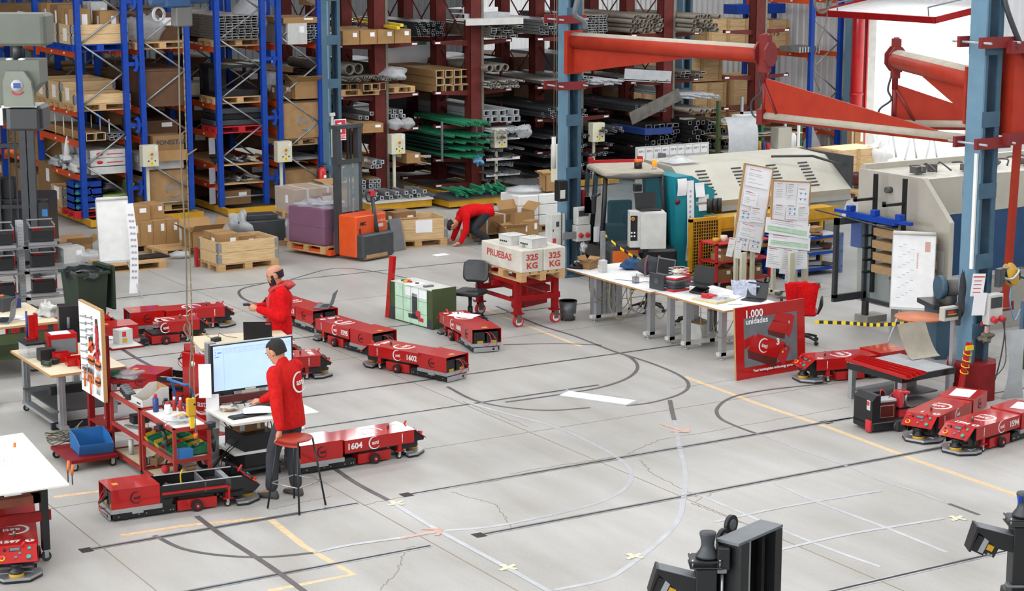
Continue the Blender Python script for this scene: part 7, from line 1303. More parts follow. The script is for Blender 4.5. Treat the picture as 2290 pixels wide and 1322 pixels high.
t = T('white_paper_stack', 'tall white stack of folded boxes on the far desk', 'stack', (16.72, 24.75, .735)); N().b(-.05, .05, -.05, .05, 0, .2).o('stack_body', 'dkwhite', t); nb = N(); [nb.b(-.052, .052, -.052, .052, .02+.025*k, .024+.025*k) for k in range(7)]; nb.o('stack_line', 'lgrey', t)
one(N().b(-.03, .03, -.03, .03, 0, .62), 'profile_post', 'alu', (16.85, 24.95, .735), 'upright aluminium profile clamped to the far desk', 'profile')
nb = N(); P = [Vector((16.85, 24.95, 1.33)).lerp(Vector((17.5, 24.7, .85)), k/10) for k in range(11)]
for k in range(10):
    nb.k = k % 2; a, b = P[k], P[k+1]; sg = Vector((0, 0, -.06*S(PI*k/10))); s2 = Vector((0, 0, -.06*S(PI*(k+1)/10))); up_ = Vector((0, 0, .02)); o_ = Vector((0, .002, 0)); nb._add([a+sg-up_, b+s2-up_, b+s2+up_, a+sg+up_, a+sg-up_+o_, b+s2-up_+o_, b+s2+up_+o_, a+sg+up_+o_], [(0, 1, 2, 3), (7, 6, 5, 4), (0, 4, 5, 1), (2, 6, 7, 3)])
one(nb, 'barrier_tape', ['signyellow', 'black'], (0, 0, 0), 'yellow and black tape tied to the profile on the far desk', 'tape')
t = T('backpack', 'black and mauve backpack lying on the far desk', 'bag', (17.25, 24.15, .735), R(-40)); N().blob((0, 0, .14), .24, .16, .15, 3, .08).o('bag_body', 'trousers', t); N().tube(sm([(-.1, -.15, .02), (-.1, -.16, .2), (-.08, 0, .3), (-.08, .12, .2)]), .02).tube(sm([(.1, -.15, .02), (.1, -.17, .2), (.1, 0, .3), (.1, .12, .2)]), .02).o('strap', 'mauve' if 'mauve' in MATS else 'wine', t)
one(N().blob((0, 0, .08), .2, .14, .09, 5, .15), 'blue_jacket', 'jeansblue', (17.3, 24.75, .735), 'blue jacket heaped behind the backpack', 'jacket')
open_carton(16.75, 25.2, .735, .22, .2, .12, 'small open brown carton at the far end of the desks', .4, fill='dgrey'); one(N().blob((0, 0, .04), .12, .1, .05, 5, .2), 'black_bag', 'black', (16.6, 25.28, .735), 'small black bag at the far end of the desks', 'bag')
t = T('waste_basket', 'black mesh waste basket by the red cart', 'basket', (16.2, 24.95, 0)); N().lathe([(.11, 0), (.14, .3), (.145, .3), (.115, .0)], n=22).o('basket_mesh', 'meshgrey', t); N().blob((0, 0, .08), .09, .09, .06, 4, .3).o('waste', 'dkwhite', t); N().lathe([(.14, .3), (.15, .3), (.15, .31), (.14, .31), (.14, .3)], n=22).o('rim', 'black', t)
one(N().b(-.35, .35, -.02, .02, .2, .8).b(-.3, .3, -.1, .1, 0, .2), 'red_cabinet', 'dred', (16.35, 26.3, 0), 'dark red steel frame between the cart and the desks', 'frame', .3)
office_chair(17.6, 23.6, R(95), 'red backed office chair behind the farther laptop', 'chair_red'); office_chair(17.7, 24.9, R(80), 'black office chair behind the far desk', 'seatblack', jacket=None); office_chair(17.75, 22.1, R(100), 'office chair with a plaid cloth over its red back', 'chair_red', jacket='plaid'); office_chair(18.25, 21.75, R(140), 'red office chair with black armrests and a red jacket over its back', 'chair_red', arms=True, jacket='cloth_red')
# poster panel
t = T('poster_panel', 'large red poster panel reading 1.000 unidades leaning upright on the floor', 'poster', (15.94, 20.31, 0), R(3)); M = Matrix.Rotation(R(-4), 4, 'X')
N().b(0, 1.27, 0, .03, 0, 1.0, M).m(1).b(-.004, 0, 0, .03, 0, 1.0, M).o('poster_board', ['red', 'edgewood'], t); N().b(.15, 1.12, -.003, 0, .16, .84, M).o('photo_field', 'mgrey', t)
def rob2(x, z, s_, rot, nm):
    A_ = M @ Matrix.Translation((x, -.004, z)) @ Matrix.Rotation(R(rot), 4, 'Y'); n = N().pr([(-.25*s_, -.05*s_), (.16*s_, -.13*s_), (.25*s_, .04*s_), (-.14*s_, .12*s_)], 'y', -.003, 0, A_).m(1).pr([(-.25*s_, -.05*s_), (.16*s_, -.13*s_), (.15*s_, -.22*s_), (-.23*s_, -.13*s_)], 'y', -.002, .001, A_).m(2).pr([(.17*s_, -.13*s_), (.25*s_, .04*s_), (.33*s_, -.02*s_), (.26*s_, -.2*s_)], 'y', -.0025, 0, A_)
    n.o(nm, ['red', 'maroon', 'chair_red'], t)
rob2(.55, .42, 1.35, 8, 'printed_robot'); rob2(.78, .66, .8, 5, 'printed_robot'); rob2(.85, .78, .7, 0, 'printed_robot'); N().pr([(.15, .55), (.33, .6), (.36, .5), (.15, .42)], 'y', -.006, -.003, M).o('printed_robot', 'red', t)
rm = (PI/2+R(-4), 0, 0)
ringlogo(t, M @ Vector((.5, -.009, .43)), (rm[0], R(25), 0), .2, 'white'); TXT('poster_text', '3', .12, 'white', t, M @ Vector((.76, -.009, .45)), rm, .005); TXT('poster_text', '2', .05, 'white', t, M @ Vector((.97, -.009, .7)), rm, .002)
for x, z, c_ in ((.84, .3, 'yellow'), (.9, .33, 'btn_teal'), (.88, .38, 'black'), (.93, .4, 'btn_teal')): N().cy(M @ Vector((x, -.008, z)), M @ Vector((x, -.012, z)), .016).o('printed_button', c_, t)
TXT('poster_text', '1.000', .15, 'paper', t, M @ Vector((.33, -.01, .89)), rm, .003); TXT('poster_text', 'unidades', .115, 'paper', t, M @ Vector((.38, -.01, .79)), rm, .002); TXT('poster_text', 'Your intralogistics technology partner', .05, 'paper', t, M @ Vector((.68, -.01, .1)), rm, .001)
N().b(.3, .34, .1, .3, 0, .7).b(.9, .94, .1, .3, 0, .7).o('rear_prop', 'wood', t)
# ================================================================ cab vehicle
t = T('tow_vehicle', 'compact industrial vehicle with a dark glazed cab behind the desks', 'vehicle', (19.3, 27.9, 0), R(-18))
N().rc(-.62, .62, -1.2, .9, .28, .6, .08).o('chassis', 'black', t); N().rc(-.6, -.1, -1.25, -.75, .3, .72, .06).m(1).b(-.58, -.12, -1.256, -1.25, .35, .62).o('front_panel', ['dgrey', 'toolorange'], t)
for p in [((-.6, -.62, .55), (-.5, -.5, 1.82)), ((.6, -.62, .55), (.5, -.5, 1.82)), ((-.6, .6, .55), (-.52, .55, 1.82)), ((.6, .6, .55), (.52, .55, 1.82)), ((-.62, .0, .55), (-.53, .0, 1.82))]: N().tube([p[0], Vector(p[0]).lerp(Vector(p[1]), .6)+Vector((0, -.02, 0)), p[1]], .045, 8).o('cab_pillar', 'black', t)
N().rc(-.56, .56, -.62, .62, 1.8, 1.9, .1).o('cab_roof', 'dustyc', t); N().tube([(-.5, -.56, 1.82), (0, -.64, 1.8), (.5, -.56, 1.82)], .05).o('roof_edge', 'machdark', t)
N().pr([(-.56, .66), (.56, .66), (.47, 1.76), (-.47, 1.76)], 'y', -.6, -.59, Matrix.Rotation(0, 4, 'X')).o('windscreen', 'tealglass', t); N().pr([(-.6, .62), (.58, .62), (.52, 1.78), (-.5, 1.78)], 'x', -.585, -.575).o('side_window', 'tealglass', t); N().pr([(-.6, .62), (.58, .62), (.52, 1.78), (-.5, 1.78)], 'x', .575, .585).o('side_window', 'tealglass', t)
N().rc(-.2, .25, .0, .4, .6, .75, .05).rc(-.2, .25, .32, .45, .75, 1.25, .05).o('driver_seat', 'dkgreen', t); N().tube([(-.0+.15*C_(a*PI/8), -.25+.06*S(a*PI/8), 1.0+.13*S(a*PI/8)) for a in range(16)], .015, 6, True).o('steering_wheel', 'black', t); N().rc(-.5, -.1, -.5, -.25, .6, .95, .05).o('dashboard', 'dgrey', t)
N().b(-.5, .5, .6, .64, 1.9, 1.95).b(-.5, -.42, .55, .66, 1.9, 2.0).b(.42, .5, .55, .66, 1.9, 2.0).o('roof_rail', 'chair_red', t); N().cy((.15, -.3, 1.9), (.15, -.3, 2.02), .07).m(1).cy((.15, -.3, 2.0), (.15, -.3, 2.06), .07).o('work_lamp', ['black', 'toolorange'], t); N().cy((.4, -.45, 1.9), (.4, -.45, 1.95), .04).m(1).cy((.4, -.45, 1.95), (.4, -.45, 2.06), .045).o('beacon', ['lgrey', 'lamp_orange'], t)
for x in (-.55, .55):
    for y in (-.8, .6): N().cy((x-.08, y, .24), (x+.08, y, .24), .24, n=20).m(1).cy((x-.085, y, .24), (x+.085, y, .24), .12).o('wheel', ['rubber', 'lgrey'], t)
N().rc(-.05, .1, -.72, -.64, 1.55, 1.68, .02).o('headlamp', 'black', t); N().tube([(-.6, -.5, 1.5), (-.72, -.6, 1.45)], .015).rc(-.78, -.7, -.66, -.56, 1.2, 1.5, .03).o('mirror', 'black', t)
t = T('machine_control_box', 'white machine control cabinet with round buttons beside the cab', 'cabinet', (18.85, 26.6, .7), R(-25)); N().rc(-.3, .3, -.12, .12, 0, .62, .01).m(1).b(-.29, -.17, -.125, -.12, .12, .55).m(0).rc(-.12, .32, -.17, -.12, -.02, .6, .01).o('cabinet_body', ['dkwhite', 'black'], t); N().cy((-.25, -.125, .5), (-.25, -.15, .5), .03).m(1).cy((-.25, -.15, .5), (-.25, -.17, .5), .02).o('stop_button', ['yellow', 'printred'], t); [N().cy((x, -.125, z), (x, -.135, z), .015).o('button', 'white', t) for x in (-.27, -.22) for z in (.2, .26)]; N().b(-.04, .04, -.04, .04, -.7, 0).b(-.3, .3, -.3, .3, -.7, -.66).o('stand', 'black', t)
laptop((18.9, 26.6, 1.325), R(-15), 'black open laptop standing on the white machine control cabinet', 105, 'black', size=.38)
# teal machine
t = T('bending_machine', 'long teal and grey machine with louvred slanting hood', 'machine', (19.75, 27.0, 0))
N().pr([(0, 0), (.85, 0), (.85, 1.5), (.35, 1.78), (0, 1.78)], 'y', 0, .9).o('teal_housing', 'teal', t)
N().pr([(.02, 1.2), (-.02, 1.3), (.75, 1.86), (1.6, 1.9), (1.6, .2), (.5, .2)], 'x', .45, 4.0).o('hood', 'machgrey', t)
N().pr([(.02, 1.2), (.0, 1.1), (.4, .9), (.5, 1.1)], 'x', .4, 4.02).b(.4, 4.0, .3, .5, .2, 1.2).o('lower_hood', 'machgrey2', t)
n = N()
for g0 in (.75, 1.55, 2.35, 3.1):
    for k in range(8): f = (k+2)/11; n.c(g0+.16*f+.1, -.02+.77*f-.012, 1.3+.56*f, .22, .02, .022, 0, R(36))
n.o('louvre', 'dgrey', t); N().sheet(lambda u, v: (.5+.6*u, .75+.5*v, 1.9+.12*S(u*3)*S(v*3)), 5, 4).o('plastic_sheet', 'film', t)
N().b(4.0, 4.05, .0, 1.6, 1.3, 1.9).m(0).tube([(2.6, .6, 1.92), (3.4, .4, 1.9), (4.02, .2, 1.7), (4.05, .0, 1.4)], .025).o('dark_frame', 'dgrey', t)
for i, (x, z, sx, sz) in enumerate([(.02, 1.45, .2, .3), (.24, .5, .15, 1.2), (.42, 1.4, .2, .25), (.5, 1.15, .22, .28), (.24, -.0+.28, .14, .3)]): N().sheet(lambda u, v: (x+sx*u, -.02-.02*S(3*v+i), z+sz*v), 3, 6, .002).o('taped_paper', 'paper', t)
nb = N(); [nb.b(.28, .31, -.045, -.04, .6+.09*k, .64+.09*k) for k in range(11)]; nb.o('paper_pictures', 'inkgrey', t)
N().lathe([(.05, 0), (.05, .02)], n=16, M=Matrix.Translation((.04, 0, 1.35)) @ Matrix.Rotation(PI/2, 4, 'X')).o('round_knob', 'wine', t)
# yellow guarded unit
t = T('yellow_machine', 'yellow machine with a black mesh guard in front of the louvred hood', 'machine', (19.68, 26.45, 0))
N().pr([(.0, .18), (.62, .18), (.62, 1.0), (.5, 1.12), (.0, 1.12)], 'y', -.02, .02).m(1).pr([(.05, .24), (.57, .24), (.57, .97), (.47, 1.06), (.05, 1.06)], 'y', -.025, -.02).m(0)
n = N(); [n.b(.05+.052*k, .06+.052*k, -.03, -.024, .22, 1.07) for k in range(11)]; [n.b(.03, .6, -.03, -.024, .24+.055*k, .25+.055*k) for k in range(15)]; n.o('guard_mesh', 'yellowb', t); N().pr([(.0, .18), (.62, .18), (.62, 1.0), (.5, 1.12), (.0, 1.12)], 'y', -.02, .0).o('guard_backing', 'black', t)
for (x0, x1, z0, z1) in ((-.03, .03, .18, 1.12), (.58, .64, .18, 1.05), (-.03, .6, .15, .2), (-.03, .55, 1.07, 1.13)): N().b(x0, x1, -.035, .03, z0, z1).o('guard_frame', 'yellowb', t)
N().b(.62, 3.3, -.0, .45, .85, 1.08).b(.62, 3.3, -.02, .0, .9, 1.1).o('top_channel', 'yellowb', t); N().b(.66, 3.3, .35, .4, .2, .85).o('dark_back', 'blackg', t)
for x in (1.2, 2.0, 2.9, 3.25): N().b(x, x+.05, -.02, .04, .0, .86).o('yellow_post', 'yellowb', t)
N().b(.62, 3.3, -.03, .0, .5, .56).o('yellow_rail', 'yellowb', t)
for k in range(3): one(N().cy((0, 0, 0), (0, .0, .25), .045, n=10), 'grey_cylinder', 'darksteel', (20.3+.11*k, 26.75, 1.14), 'dark grey cylinder standing on the yellow machine', 'cylinder', 0, 'cylinders on the yellow machine')
# red tool trolley with boxes
t = T('parts_trolley', 'red trolley with brown boxes below the paper boards', 'trolley', (19.72, 25.75, 0)); W_, L_ = 1.15, .45
for x in (0, W_):
    for y in (0, L_): N().b(x-.02, x+.02, y-.02, y+.02, .1, .8).o('post', 'chair_red', t); wheel(t, x+(.05 if x == 0 else -.05), y, .05, 'rubber', 'cream')
for z in (.12, .46, .78): N().b(-.02, W_+.02, -.02, L_+.02, z-.02, z).o('shelf', 'chair_red', t)
for i, (x, z, sx, sz, k) in enumerate([(19.95, .12, .3, .2, 'b'), (20.3, .12, .26, .24, 'a'), (20.6, .12, .3, .2, 'b'), (20.0, .46, .26, .12, 'a'), (20.0, .58, .22, .1, 'b'), (20.5, .46, .3, .04, 'w')]): carton(x, 25.95, z, sx, .3, sz, ('first', 'second', 'third', 'lower', 'upper', 'flat white')[i]+' small carton on the %s shelf of the red parts trolley' % ('bottom' if i < 3 else 'middle'), .1*(i % 2), k)
for i, x in enumerate((19.85, 20.02)): t = T('tape_roll', ('left', 'right')[i]+' yellow tape roll on the red parts trolley', 'tape', (x, 25.95, .78)); N().lathe([(.035, 0), (.06, 0), (.06, .07+.03*i), (.035, .07+.03*i), (.035, 0)], n=18).o('roll', 'bin_yellow' if i == 0 else 'tape_cream', t)
# blue bench
t = T('parts_bench', 'blue steel bench loaded with parts behind the boards', 'bench', (21.35, 25.9, 0)); W_, L_ = 1.25, .6
for x in (0, W_):
    for y in (0, L_): N().b(x-.03, x+.03, y-.03, y+.03, 0, .72).o('leg', 'blue', t)
for z in (.14, .42, .7): N().b(-.03, W_+.03, -.03, L_+.03, z-.05, z).m(1).b(0, W_, 0, L_, z, z+.004).o('shelf', ['blue', 'lgrey'], t)
for k in range(14): z = (.145, .425, .705)[k % 3]; one(N().rc(-.12, .12, -.1, .1, 0, .03+.06*RND.random(), .005) if k % 2 else N().c(0, 0, .006, .3, .22, .01), 'loose_item', ['paper', 'card', 'dgrey', 'brown', 'lgrey'][k % 5], (21.5+.07*k, 26.0+.08*(k % 4), z+.002*k), 'loose part lying on the %s of the blue bench' % ('bottom shelf', 'middle shelf', 'top')[k % 3], 'part', .3*k, 'parts on the blue bench %d' % (k % 3))
# paper boards
def pboard(x, y, z0, w_, h, lean, rz, lb, rows, seed, slant=0):
    t = T('paper_board', lb, 'notice board', (x, y, 0), rz); rk = random.Random(seed); M = Matrix.Translation((0, 0, z0)) @ Matrix.Rotation(R(-lean), 4, 'X') @ Matrix.Rotation(R(slant), 4, 'Y')
    N().b(-w_/2, w_/2, 0, .02, 0, h, M).o('board', 'paper', t); N().b(-w_/2-.02, -w_/2, -.01, .03, 0, h, M).b(w_/2, w_/2+.02, -.01, .03, 0, h, M).b(-w_/2-.02, w_/2+.02, -.01, .03, h, h+.02, M).o('wood_frame', 'edgewood', t)
    for i, (px_, pz, sx, sz, c_, tlt) in enumerate(rows):
        M2 = M @ Matrix.Translation((px_, -.008-.004*(i % 5), pz)) @ Matrix.Rotation(R(tlt), 4, 'Y') @ Matrix.Rotation(R(rk.uniform(-3, 6)), 4, 'X')
        n = N().b(-sx/2, sx/2, -.002, 0, -sz/2, sz/2, M2).m(1)
        for k in range(int(sz/.035)):
            if rk.random() < .75: n.b(-sx*.4, -sx*.4+sx*rk.uniform(.3, .8), -.003, -.002, sz/2-.03-.03*k, sz/2-.024-.03*k, M2)
        n.m(2).b(-sx*.4, sx*.1, -.0035, -.002, sz/2-.022, sz/2-.015, M2)
        n.m(3)
        if c_ == 1: n.b(-sx*.45, sx*.45, -.003, -.0015, -sz*.35, 0, M2)
        if c_ == 2:
            for q_ in ((-.2, -.1), (.2, -.1), (-.2, .2), (.2, .2)): n.cy(M2 @ Vector((sx*q_[0], -.002, sz*q_[1])), M2 @ Vector((sx*q_[0], -.004, sz*q_[1])), .018)
        n.o('pinned_sheet', ['paper', 'inkgrey', 'printred', 'printgreen' if c_ == 1 else 'printblue'], t)
    for x_ in (-w_*.3, w_*.3): N().b(x_-.03, x_+.03, .06, .12, .06, z0+.5).b(x_-.03, x_+.03, -.3, .3, 0.05, .1).o('stand_leg', 'cream', t)
    return t
pboard(19.95, 25.2, .85, .58, 1.3, 4, 0, 'left tilted paper board covered with printed sheets', [(.0, 1.1, .5, .3, 0, 2), (-.1, .75, .3, .25, 0, 3), (.1, .5, .3, .25, 0, -2), (-.15, .45, .26, .2, 2, 0), (.0, .2, .5, .25, 0, 4), (-.12, .0, .26, .25, 2, 0), (.15, .0, .26, .25, 2, 3), (-.36, -.1, .13, .32, 0, 0), (-.2, -.12, .13, .3, 0, 0)], 1, 12)
pboard(20.45, 24.75, .75, .78, 1.15, 5, 0, 'right paper board with a green and white chart and hanging sheets', [(-.24, .98, .22, .3, 0, 0), (.0, .98, .22, .3, 0, 0), (.24, .9, .24, .32, 2, 2), (-.24, .65, .24, .25, 0, 3), (.02, .65, .26, .25, 2, 0), (.28, .6, .24, .3, 0, -4), (-.05, .38, .95, .26, 1, 6), (-.0, .15, .9, .22, 1, 4), (-.3, -.12, .34, .34, 0, 5), (.0, -.18, .34, .42, 0, 3), (.28, -.1, .26, .4, 0, -3), (.05, -.38, .2, .24, 0, 0)], 2, 6)
for k, (x, y) in enumerate([(19.7, 25.0), (20.4, 24.6), (20.95, 24.9)]):
    t = T('roller_stand', ('left', 'middle', 'right')[k]+' cream steel roller stand below the paper boards', 'stand', (x, y, 0)); N().b(-.05, .05, -.03, .03, .08, .75 if k < 2 else .62).o('post', 'cream', t); N().b(-.3, .3, -.05, .05, .05, .1).o('foot', 'machdark', t); wheel(t, .3, 0, .045, 'cream', 'dgrey')
# ================================================================ press machine
t = T('press_machine', 'huge grey press machine with a blue inner face at the right', 'machine', (20.3, 20.5, 0))
N().pr([(.2, .25), (2.35, .25), (2.4, 2.35), (.95, 2.35), (.35, 1.75), (.35, .6)], 'x', 0, .09).o('side_frame', 'machgrey', t)
N().pr([(.2, .25), (2.35, .25), (2.4, 2.35), (.95, 2.35), (.35, 1.75), (.35, .6)], 'x', 3.6, 3.7).o('side_frame', 'machgrey', t)
N().b(.05, 5.4, .97, 2.38, 1.76, 2.33).b(.05, 5.4, 2.3, 2.39, 2.33, 2.42).o('upper_beam', 'machgrey', t); N().b(.1, 3.6, .95, 1.0, .8, 1.75).o('blue_face', 'jeansblue', t); N().b(.05, 5.4, .4, 1.6, 0, .75).o('lower_table', 'machgrey2', t); N().b(3.7, 5.4, .3, .6, .3, 1.8).o('right_body', 'machgrey2', t)
N().b(-.25, .15, 1.8, 2.1, 0, .1).b(-.25, .15, .3, .5, 0, .1).o('foot_block', 'machgrey2', t); N().cy((-.1, 1.65, 2.1), (0, 1.65, 2.1), .05).o('round_cap', 'machdark', t); nb = N(); rk = random.Random(2)
for k in range(12): nb.tube(sm([(.3+.3*k, 1.3, 2.38), (.45+.3*k, 1.5+.2*S(k), 2.45), (.6+.3*k, 1.9, 2.4)], 4), .015, 5)
nb.o('top_hoses', 'dgrey', t); nb = N()
for k in range(8): nb.c(.4+.45*k, 1.5+.2*S(2*k), 2.4, .2, .15, .1, k)
nb.o('top_fittings', 'machdark', t); N().b(-.006, 0, .45, .8, 1.0, 1.3).o('notice_sheet', 'dkwhite', t)
# timber rack on the machine side
t = T('timber_rack', 'black arms holding blue bars on the side of the press machine', 'rack', (20.1, 20.5, 0))
for y in (1.1, 1.75): N().b(-.05, .0, y-.03, y+.03, .5, 2.35).o('rack_post', 'black', t); N().b(-.45, -.05, y-.02, y+.02, 1.95, 1.99).b(-.45, -.41, y-.02, y+.02, 1.95, 2.03).o('rack_arm', 'black', t)
N().b(-.3, .02, 1.0, 2.1, 1.66, 1.7).b(-.28, -.2, .7, 2.4, 1.7, 1.75).o('blue_bar', 'blue', t); [N().rc(-.3, -.18, y-.05, y+.05, 1.75, 1.84, .01).o('blue_clamp', 'blue', t) for y in (.95, 1.5, 2.05)]; N().cy((-.4, 2.7, 1.7), (-.4, .8, 1.62), .012).o('thin_rod', 'dgrey', t)
for k in range(4):
    for j in range(2): one(N().b(-.07, .07, -.55, .55, 0, .12), 'timber_beam', 'beamwood', (19.98+.15*j+.02*(k % 2), 21.55+.05*((k*3) % 3), .86+.19*k), 'square timber beam racked on the press machine, level %d from the floor' % (k+1), 'beam', 0, 'timber beams level %d' % k)
    N().b(-.24, 0, 1.08, 1.14, .82+.19*k, .85+.19*k).b(-.24, 0, 1.7, 1.76, .82+.19*k, .85+.19*k).o('rack_arm', 'black', t)
one(N().rc(-.04, .04, -.12, .12, 0, .4), 'blue_bracket', 'blue', (20.1, 22.65, 1.15), 'bright blue bracket on the press machine beside the glazed guard', 'bracket')
t = T('glazed_guard', 'dark framed glazed guard door standing open before the press machine', 'door guard', (19.5, 22.5, .42))
for (x0, x1, z0, z1) in ((0, .07, 0, 1.25), (.6, .74, -.1, 1.25), (0, .7, -.06, .05), (0, .7, 1.15, 1.25)): N().b(x0, x1, -.03, .03, z0, z1).o('frame_bar', 'dgrey', t)
for (y0, y1, z0, z1) in ((-.65, -.6, -.1, 1.2), (-.65, 0, 1.15, 1.2), (-.65, 0, -.1, -.05)): N().b(.62, .7, y0, y1, z0, z1).o('frame_bar', 'dgrey', t)
N().b(.06, .62, -.006, .006, .04, 1.18).o('pane', 'glass', t); N().b(.655, .665, -.6, 0, -.05, 1.15).o('pane', 'glass', t); N().b(.6, .66, -.1, 0, -.42, -.1).o('post', 'dgrey', t)
# whiteboard easel
t, M = easel((19.68, 20.95, 0), R(-48), .62, .5, 1.62, 'white flip chart with faint blue and red writing before the press machine', spread=.3)
nb = N(); rk = random.Random(8)
for k in range(22): x = -.22+.06*(k % 4); z = .65+.038*k; nb.b(x, x+.05, -.014, -.012, z, z+.006, M)
nb.o('blue_writing', 'cable_blue', t); nb = N(); [nb.b(.05, .07, -.014, -.012, 1.1+.03*k, 1.12+.03*k, M) for k in range(8)]; nb.b(.16, .24, -.014, -.012, 1.35, 1.5, M); nb.o('red_writing', 'tape_pink', t)
# round table
q = G(2057, 707, .72); t = T('round_table', 'small round terracotta topped table behind the right column', 'table', (q.x, q.y, 0)); N().lathe([(0, .69), (.33, .69), (.35, .7), (.35, .72), (0, .72)], n=36).o('table_top', 'terracotta', t); N().cy((0, 0, .03), (0, 0, .69), .05).o('table_leg', 'black', t); N().lathe([(.25, 0), (.24, .02), (.05, .04)], n=24).o('table_foot', 'black', t); N().lathe([(.0, .65), (.352, .695), (.352, .69), (.0, .6)], n=36).o('table_edge', 'toolorange', t) if False else None
# grinder bench behind
t = T('grinder_bench', 'blue and black grinding machine on a bench behind the whiteboard', 'machine', (19.6, 19.9, 0), R(-20)); N().b(-.4, .4, -.2, .25, 0, .75).o('bench_body', 'colblued', t); N().b(-.5, .5, -.3, .3, .75, .82).o('bench_top', 'blackg', t); N().cy((-.2, 0, 1.0), (.25, 0, 1.0), .12, n=18).o('motor', 'machdark', t); N().cy((-.32, 0, 1.02), (-.24, 0, 1.02), .17, n=20).o('grinding_wheel', 'colblued', t); N().rc(-.1, .1, -.3, -.18, .82, .93).o('switch_box', 'cream', t)
# ================================================================ around the right column
cx_, cy_ = 18.02, 18.0
t = T('column_socket_box', 'grey socket box with red sockets on the right column', 'sockets', (cx_, cy_, 0)); N().rc(-.03, .22, -.3, -.18, 1.02, 1.42, .01).m(1).b(.0, .2, -.305, -.3, 1.24, 1.38).o('socket_body', ['dkwhite', 'dgrey'], t); [N().cy((x, -.3, 1.1), (x, -.37, 1.08), .04).o('red_socket', 'printred', t) for x in (.04, .18)]; N().b(-.05, .0, -.2, -.18, 1.0, 1.05).o('switch_plate', 'printred', t)
nb = N(); nb.tube(sm([(.18, -.38, 1.08), (.2, -.36, .8), (.18, -.3, .4), (.1, -.25, .05)]), .01, 6); nb.tube(sm([(.22, -.3, 1.1), (.24, -.35, .8), (.2, -.4, .5), (.05, -.35, .3)]), .008, 6); nb.o('cable', 'dgrey', t)
N().blob((.0, -.24, .85), .1, .06, .06, 6, .3).o('rope_bundle', 'rope', t); N().rc(-.02, .04, -.26, -.22, .9, 1.0).o('paper_tag', 'tape_pink', t)
t = T('hose_reel', 'bright yellow hose reel on the right column', 'hose reel', (cx_+.48, cy_-.15, 1.62), R(20)); 
RM_ = Matrix.Rotation(PI/2, 4, 'Y') @ Matrix.Rotation(0, 4, 'X'); RM_ = Matrix.Rotation(R(70), 4, 'X')
N().lathe([(0, -.04), (.15, -.04), (.155, -.03), (.06, -.025), (.06, .025), (.155, .03), (.15, .045), (0, .045)], n=32, M=RM_).o('reel_drum', 'bin_yellow', t); N().lathe([(.06, -.02), (.12, -.02), (.12, .02), (.06, .02)], n=24, M=RM_).o('wound_hose', 'jeansblue', t); N().tube(sm([(-.24, .02, .0), (-.12, -.06, -.04), (.0, -.08, .0), (.12, -.06, .04), (.2, 0, .04)]), .018).o('reel_arm', 'alu', t)
N().tube(sm([(-.1, -.02, .12), (-.2, .0, .1), (-.3, .0, 0)]), .01).tube(sm([(.05, 0, -.15), (-.1, -.05, -.3), (.0, -.05, -.5), (.1, -.05, -.62), (.25, -.05, -.5)]), .01).o('blue_hose', 'cable_blue', t); N().tube(sm([(.14, 0, .05), (.22, -.02, .02), (.24, -.02, -.1)]), .016).o('nozzle', 'black', t); N().rc(-.36, -.2, -.02, .06, -.12, .12).o('reel_mount', 'dgrey', t)
t = T('cable_hanger', 'dark red hanger bracket right of the socket box', 'bracket', (cx_+.36, cy_-.1, 1.15)); N().b(0, .03, -.02, .0, 0, .25).b(-.1, .24, -.02, .0, -.02, .01).b(.21, .24, -.02, .0, 0, .1).o('bracket_bar', 'clampred', t)
for i, (x, z, sx, sz, lb) in enumerate([(-.3, 1.42, .2, .3, 'upper white notice with a red stripe on the right column'), (-.3, 1.17, .2, .3, 'lower blank white sheet on the right column')]):
    n = N().b(0, sx, -.003, 0, 0, sz).m(1)
    if i == 0: n.b(.01, sx-.01, -.004, -.003, sz-.05, sz-.035); [n.b(.03, .15, -.004, -.003, sz-.1-.05*k, sz-.09-.05*k) for k in range(4)]
    one(n, 'notice_sheet', ['paper', 'printred' if i == 0 else 'ink'], (cx_+x+.02*i, cy_-.22-.02*i, z-.0), lb, 'sheet', R(-8+14*i), rot=(R(3), R(4), R(-8)))
one(N().blob((0, 0, 0), .05, .04, .28, 5, .12), 'hanging_strap', 'trousers', (cx_-.3, cy_-.08, 1.42), 'dark strap bundle hanging at the left of the right column', 'strap')
t = T('weighing_display', 'grey weighing display with a red readout on an aluminium post', 'display', (17.6, 18.02, 0)); N().rc(-.14, .12, -.06, .04, 1.08, 1.26, .01).m(1).b(-.12, .1, -.064, -.06, 1.13, 1.23).m(2).b(-.08, .02, -.067, -.064, 1.18, 1.21).m(3).b(-.08, .07, -.067, -.064, 1.16, 1.175).o('display_case', ['machgrey', 'dgrey', 'printred', 'bin_yellow'], t); N().b(.06, .13, -.03, .03, 0, 1.1).o('post', 'alu', t); N().rc(.1, .16, -.06, .0, 1.0, 1.3).o('hand_unit', 'dgrey', t)
one(N().b(-.045, .045, -.025, .025, 0, 1.5), 'white_strip', 'white', (cx_-.18, cy_-.1, 1.75), 'long white strip on the left face of the right column', 'strip').scale = (.3, 1, 1)
t = T('curved_sheet', 'tall grey curved metal sheet leaning behind the right column', 'sheet', (18.42, 17.6, 0), R(-12)); N().sheet(lambda u, v: ((u-.5)*.26*(.8+.5*abs(2*v-1)**2)+.0, .0+.05*(2*v-1)**2, .92*v), 6, 14, .004).o('sheet_body', 'lgrey', t)
n = N(); n.b(-.04, .04, -.04, .04, 0, 2.75, Matrix.Rotation(R(2), 4, 'Y')); n.b(-.05, 1.2, -.05, .05, 2.68, 2.76); one(n, 'red_swing_frame', 'armred', (18.95, 18.35, 1.05), 'red square tube swing frame right of the right column', 'frame')
